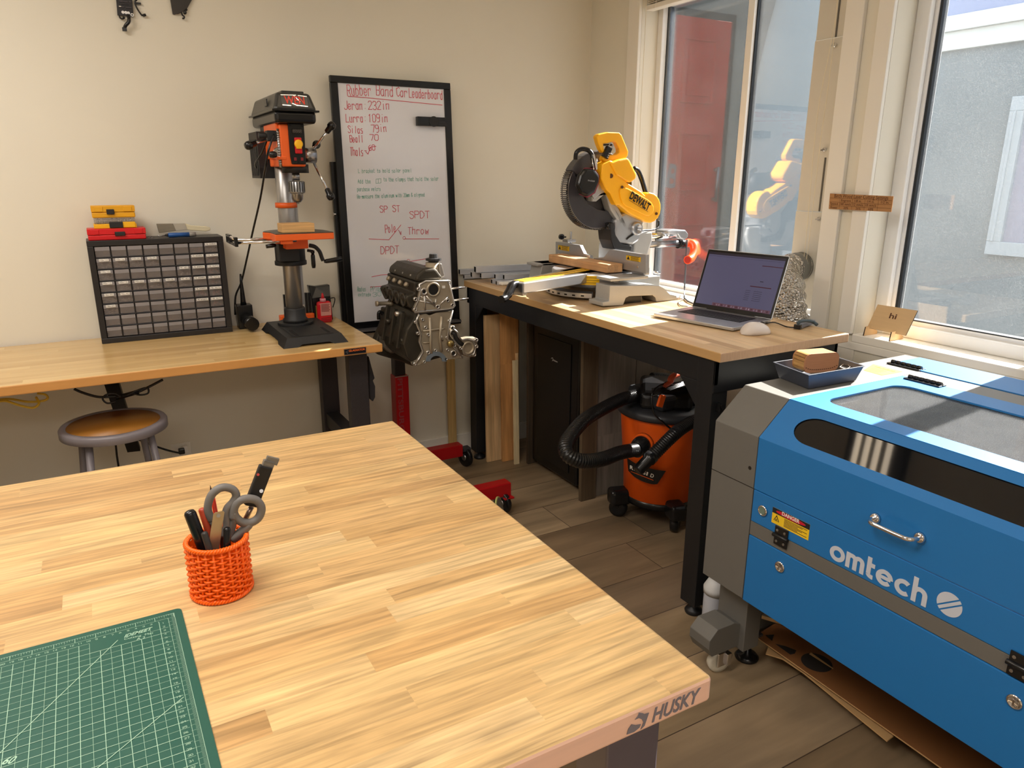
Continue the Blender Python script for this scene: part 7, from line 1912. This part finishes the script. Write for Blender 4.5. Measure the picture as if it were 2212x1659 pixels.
t, o = sheet('wood_strip', 'thin wooden board lying under the laser cutter behind the hardboard sheet', [(1.78, 1.44), (1.92, 1.47), (2.15, 1.05), (2.02, 1.0)], .068, .012, M('grey_brown_board', (112, 96, 78), .7, var=.15))
for (x, y) in ((1.86, 1.0), (1.80, .3), (2.0, .6)):
    pass
t = thing('wood_block', 'dark wood batten on the floor holding up the sheets under the laser cutter', 'wood block', (1.85, .9, 0))
MB().box(1.80, 2.12, .70, .78, .0, .044).build('batten', M('dark_batten', (60, 50, 42), .8), t)
t = thing('wood_block', 'short dark wood batten on the floor behind the first caster of the laser cutter', 'wood block', (1.95, 1.33, 0))
MB().box(1.80, 2.12, 1.27, 1.33, .0, .044).build('batten', M('dark_batten', (60, 50, 42), .8), t)
# spray bottle
t = thing('plastic_bottle', 'translucent white plastic bottle standing behind the laser cutter leg', 'bottle', (1.70, 1.56, 0))
c = az(1547, 1345, .05); by_ = 1.535; bx_ = ay(1543, 1310, by_).x
MB().lathe([(.035, 0), (.038, .006), (.038, .15), (.034, .16)], (bx_, by_, 0), n=32).build('bottle_body', M('milky_bottle', (190, 194, 204), .35, alpha=.85), t)
MB().lathe([(.040, 0), (.041, .02), (.028, .045), (.020, .052), (.017, .10), (.015, .105)], (bx_, by_, .155), n=32).build('bottle_cap', M('milky_cap', (206, 208, 210), .4), t)
MB().box(bx_ - .03, bx_ - .01, by_ - .0385, by_ - .037, .11, .116).box(bx_ - .028, bx_ - .014, by_ - .0385, by_ - .037, .10, .106).build('printed_label', M('label_ink', (30, 30, 34), .6), t)

# grey crate and foil behind the laser end
t = thing('storage_crate', 'grey box with a black rim standing between the bench leg and the laser cutter', 'crate', (1.95, 1.54, 0))
a_, b_, c_ = az(1580, 809, .84), az(1651, 798, .84), az(1612, 828, .84)
MB().box(1.748, 1.98, 1.462, 1.572, 0.0, .80).build('crate_body', M('light_grey_box', (150, 150, 144), .6), t, bevel=.004)
for k in range(3): MB().box(1.725, 1.985, 1.459, 1.575, .80 + .012 * k, .808 + .012 * k).build('rim', m_blkg, t, bevel=.001)
MB().box(1.73, 1.98, 1.462, 1.572, .835, .845).build('crate_lid', M('light_grey_box', (150, 150, 144), .6), t, bevel=.002)

# latch on the bench leg
t = thing('cable_clamp', 'small black clamp on the near leg of the window bench', 'clamp', tuple(ay(1550, 880, 1.60)))
p = ay(1552, 880, 1.615)
MB().obox(p, (.012, .020, .030)).beam(p + V((.0, -.01, .012)), p + V((.02, -.02, -.035)), .006, .008).build('clamp_body', m_blkg, t, bevel=.001)

# ================================================================ UNDER THE WINDOW BENCH
pine = [(206, 170, 122), (190, 152, 106), (214, 180, 134)]
def plank(label, pb0, pb1, y, ztop, th, cols, rake=0.02, name='pine_board', grp='boards leaning under the window bench', cat='board'):
    a = az(pb0[0], pb0[1], 0); b = az(pb1[0], pb1[1], 0)
    x0, x1 = min(a.x, b.x), max(a.x, b.x)
    t = thing(name, label, cat, ((x0 + x1) / 2, y, 0), grp)
    m = MB().prism([(x0, y, 0.0005), (x0, y + th, 0.0005), (x0, y + th + rake, ztop), (x0, y + rake, ztop)], (x1 - x0, 0, 0))
    m.build('board', staves('board_grain', cols, .5, 3, 'z', rowaxis='x', grain=(3, 60), gstr=.35, fig=.5, rough=.6, off=(random.random(), random.random())), t, bevel=.0015)
    return t
def plank2(label, x0, x1, y, ztop, th, cols, **k):
    t = thing(k.get('name', 'pine_board'), label, 'board', ((x0 + x1) / 2, y, 0), k.get('grp', 'boards leaning under the window bench'))
    rk = k.get('rake', .02)
    MB().prism([(x0, y, .0005), (x0, y + th, .0005), (x0, y + th + rk, ztop), (x0, y + rk, ztop)], (x1 - x0, 0, 0)).build('board', staves('board_grain', cols, .5, 3, 'z', rowaxis='x', grain=(3, 60), gstr=.35, fig=.5, rough=.6, off=(random.random(), random.random())), t, bevel=.0015)
    return t
plank2('widest pine board leaning beside the left rear leg of the window bench', 1.690, 1.785, 3.25, .80, .018, pine)
plank2('narrow pine board behind the widest pine board under the window bench', 1.790, 1.815, 3.275, .79, .018, pine)
plank2('orange toned pine board in the middle of the leaning boards', 1.765, 1.868, 3.215, .82, .016, [(196, 140, 82), (206, 152, 94)])
plank2('short pale strip leaning in front of the taller pine boards', 1.802, 1.832, 3.15, .57, .012, [(214, 196, 156), (206, 186, 146)])
plank2('thin pine strip tucked between the orange board and the pale strip', 1.836, 1.850, 3.18, .60, .012, pine)
plank2('pale board standing behind the left rear leg of the window bench', 1.555, 1.60, 3.44, .80, .018, [(196, 166, 110), (186, 156, 100)], rake=.01)
plank2('wide brown panel behind the pine boards under the window bench', 1.70, 1.98, 3.41, .90, .016, [(150, 116, 76), (140, 106, 68)], rake=.01, name='plywood_panel')
dk = [(70, 58, 44), (78, 66, 52)]
plank2('dark board with a strip edge standing just left of the mini fridge', 1.868, 1.925, 3.12, .86, .02, dk, name='dark_board', rake=.01)
# mini fridge
t = thing('mini_fridge', 'black mini fridge under the window bench between the leaning boards', 'fridge', (2.05, 2.9, 0))
fk = M('fridge_black', (14, 13, 13), .3, var=.05)
MB().box(1.93, 2.38, 2.70, 3.11, .015, .82).build('cabinet', fk, t, bevel=.006)
d_ = MB().box(1.885, 1.926, 2.695, 3.112, .03, .80).build('door', fk, t, bevel=.012, seg=3)
MB().box(1.880, 1.885, 2.76, 3.06, .08, .73).build('door_inset', M('fridge_satin', (20, 18, 17), .45), d_, bevel=.002)
a_ = ax(1193, 776, 1.879); b_ = ax(1203, 779, 1.879)
MB().text('Midea', (1.879, a_.y - .006, a_.z - .006), (1.879, b_.y - .006, a_.z - .006), .008, (-1, 0, 0), depth=.0004).tube([(1.8785, a_.y + .008 * math.cos(k * .6), a_.z + .008 * math.sin(k * .6)) for k in range(9)], .0008, n=6).build('maker_lettering', m_white, d_)
for (x, y) in ((1.96, 2.74), (1.96, 3.07), (2.34, 2.74), (2.34, 3.07)): MB().cyl((x, y, 0), (x, y, .016), .015, n=12).build('foot', m_blkg, t)
# panels right of the fridge
gr = [(118, 112, 104), (104, 98, 92), (128, 122, 114)]
plank2('dark brown edge board standing at the right front corner of the fridge', 1.850, 1.935, 2.598, .845, .022, [(92, 78, 60), (84, 70, 52)], name='dark_board', rake=.02)
plank2('grey wood effect plank leaning right of the mini fridge', 1.938, 2.165, 2.612, .845, .010, gr, name='grey_plank', rake=.02)
plank2('second grey wood effect plank, nearest the window wall', 2.168, 2.40, 2.612, .845, .010, gr, name='grey_plank', rake=.02)

# ---------------- wet dry vacuum
def vacuum():
    cx, cy = 2.10, 2.34
    t = thing('shop_vacuum', 'orange and black wet dry vacuum with a ribbed hose under the window bench', 'vacuum cleaner', (cx, cy, 0))
    og = M('vacuum_orange', (232, 92, 16), .4, var=.03); bk = m_blkg; dg = M('vacuum_charcoal', (44, 46, 50), .45, var=.05)
    zr = .50; R = .192
    MB().lathe([(R * .80, .10), (R * .84, .105), (R * .87, .28), (R * .90, .285), (R * .985, zr - .02), (R, zr)], (cx, cy, 0), n=56).build('drum', og, t)
    MB().lathe([(R + .012, zr - .004), (R + .014, zr + .006), (R + .010, zr + .028), (R * .78, zr + .036)], (cx, cy, 0), n=56).build('lid_rim', dg, t)
    d = V((CAM.x - cx, CAM.y - cy, 0)).normalized()      # front of the drum faces the aisle
    fr = (V((-.62, -.78, 0))).normalized(); sd = V((-fr.y, fr.x, 0))
    C0 = V((cx, cy, 0))
    # powerhead
    hd = MB(); pr = [(-.165, zr + .03), (-.145, zr + .10), (-.08, zr + .135), (.05, zr + .14), (.12, zr + .11), (.155, zr + .03)]
    hd.prism([C0 + fr * (-u) * .8 + sd * (-.11) + V((0, 0, z)) for u, z in pr], sd * .22).build('powerhead', bk, t, bevel=.02, seg=3)
    MB().box(cx - .12, cx + .12, cy - .12, cy + .12, zr + .03, zr + .10).build('motor_shroud', dg, t, bevel=.02, seg=3)
    p = ay(1428, 866, cy - .16)
    MB().obox(p, (.030, .012, .052), Matrix.Rotation(math.radians(18), 3, 'Y')).build('latch', og, t, bevel=.003)
    # handle
    MB().tube(smooth([ay(1435, 834, cy - .13), ay(1447, 826, cy - .13), ay(1452, 815, cy - .13), ay(1470, 807, cy - .12), ay(1486, 803, cy - .10)], 4), [.010] * 5 + [.014] * 12, n=12).build('carry_handle', M('handle_terracotta', (206, 92, 62), .45), t)
    # wrapped cord
    w_ = MB()
    for k in range(6):
        w_.tube(smooth([ay(1408, 856 - k * 3, cy - .14 + k * .012), ay(1440, 846 - k * 3, cy - .17 + k * .012), ay(1475, 834 - k * 2, cy - .16 + k * .01), ay(1502, 828 - k, cy - .10)], 4), .0042, n=8)
    w_.tube(smooth([ay(1450, 822, cy - .12), ay(1418, 838, cy - .13), ay(1408, 858, cy - .14), ay(1412, 890, cy - .16), ay(1430, 910, cy - .18), ay(1452, 928, cy - .19), ay(1470, 934, cy - .17)], 5), .0042, n=8)
    w_.build('power_cord', bk, t)
    # hose port and ribbed hose
    po = ay(1385, 962, cy - .165); pd = V((-.85, -.45, -.05)).normalized()
    MB().lathe([(.040, -.03), (.038, .018), (.033, .02), (.033, .055)], po, pd, n=32).build('hose_port', bk, t)
    MB().lathe([(.045, -.028), (.044, -.008)], po, pd, n=32).build('port_boss', og, t)
    def hose(path, r, name):
        L_ = [0]
        for a, b in zip(path, path[1:]): L_.append(L_[-1] + (b - a).length)
        # resample finely for ribs
        n_ = int(L_[-1] / .0024); out = []; rs = []; j = 0
        for k in range(n_ + 1):
            s = L_[-1] * k / n_
            while j < len(L_) - 2 and L_[j + 1] < s: j += 1
            f = (s - L_[j]) / max(1e-6, L_[j + 1] - L_[j]); out.append(path[j].lerp(path[j + 1], f)); rs.append(r + (.0024 if k % 4 < 2 else -.0004))
        return MB().tube(out, rs, n=18).build(name, M('hose_black', (18, 18, 19), .3), t)
    p0 = po + pd * .05
    y1, y2 = 2.08, 2.22
    pth = smooth([p0, ay(1340, 978, 2.08), ay(1300, 992, 2.02), ay(1258, 996, 2.0), ay(1228, 984, 2.02), ay(1222, 962, 2.06), ay(1235, 938, 2.12), ay(1262, 908, 2.20), ay(1300, 884, 2.28), ay(1345, 862, 2.34), ay(1390, 848, 2.38), V((cx - .02, cy + .10, zr + .11))], 6)
    hose(pth, .0255, 'hose')
    e0, e1 = ay(1376, 1018, 2.06), ay(1406, 988, 2.06)
    pth = smooth([e1, ay(1452, 942, 2.06), ay(1480, 920, 2.08), ay(1505, 908, 2.10), ay(1530, 905, 2.16), V((cx + .17, cy - .05, zr + .01)), V((cx + .16, cy + .08, zr + .08)), V((cx + .02, cy + .12, zr + .11))], 6)
    hose(pth, .0245, 'hose')
    MB().lathe([(.020, 0), (.024, .006), (.024, .06), (.028, .065), (.028, (e1 - e0).length + .01)], e0, e1 - e0, n=24).build('hose_cuff', bk, t)
    # logo panel
    def onr(px, py, rr):
        dd = _ray(px, py); a = dd.x ** 2 + dd.y ** 2; b = -2 * (dd.x * cx + dd.y * cy); c_ = cx * cx + cy * cy - rr * rr
        disc = b * b - 4 * a * c_
        k = (-b - math.sqrt(max(disc, 0))) / (2 * a); return CAM + dd * k
    g = MB(); rr = R * .975 + .002
    K = lambda X, Y_, r_=rr: onr(1180 + .2652 * X, 760 + .2652 * Y_, r_)
    edge_t = [(658, 862), (720, 905), (800, 935), (880, 958), (975, 970)]; edge_b = [(668, 968), (720, 1020), (790, 1058), (860, 1078), (905, 1078)]
    T = smooth([K(*p) for p in edge_t], 3); Bt = smooth([K(*p) for p in edge_b], 3)
    for i in range(len(T) - 1): g.add([T[i], T[i + 1], Bt[i + 1], Bt[i]], [(0, 3, 2, 1)])
    lp = g.build('logo_panel', M('logo_black', (18, 17, 17), .4), t)
    g = MB(); a_, b_ = K(682, 948, rr + .0015), K(870, 1028, rr + .0015)
    nn = (b_ - a_).normalized().cross(V((0, 0, 1))); 
    if nn.y > 0: nn = -nn
    sc_ = (b_ - a_) / 5
    for i, ch in enumerate('RIDGID'):
        u0, u1 = i / 6, (i + (.35 if ch == 'I' else .8)) / 6
        q0, q1 = K(682 + 196 * u0, 952 + 78 * u0, rr + .002), K(682 + 196 * u1, 952 + 78 * u1, rr + .002)
        nn = (q1 - q0).normalized().cross(V((0, 0, 1)))
        if nn.y > 0: nn = -nn
        g.text(ch, q0, q1, .017, nn, depth=.0004, bold=True)
    g.build('maker_lettering', m_white, lp)
    g = MB(); l2 = [K(690 + 180 * k / 8, 975 + 70 * k / 8, rr + .0015) for k in range(9)]
    for a, b in zip(l2, l2[1:]): g.line(a, b, .003, (-.4, -.9, 0))
    g.build('orange_underline', og, lp)
    # dolly with casters
    MB().lathe([(R * .70, .075), (R * .85, .08), (R * .85, .11), (R * .7, .112)], (cx, cy, 0), n=48).build('dolly', bk, t)
    for k, a in enumerate((252, 342, 72, 162)):
        a = math.radians(a); q_ = C0 + V((math.cos(a), math.sin(a), 0)) * (R * 1.0)
        MB().obox((q_.x, q_.y, .098), (.095, .075, .075), Matrix.Rotation(a, 3, 'Z')).build('caster_housing', bk, t, bevel=.018, seg=3)
        MB().lathe([(.026, -.020), (.040, -.016), (.042, 0), (.040, .016), (.026, .020)], (q_.x, q_.y, .042), (math.cos(a + 1), math.sin(a + 1), 0), n=28).build('caster_wheel', bk, t)
        MB().box(q_.x - .018, q_.x + .018, q_.y - .018, q_.y + .018, .05, .10).build('caster_fork', bk, t)
vacuum()
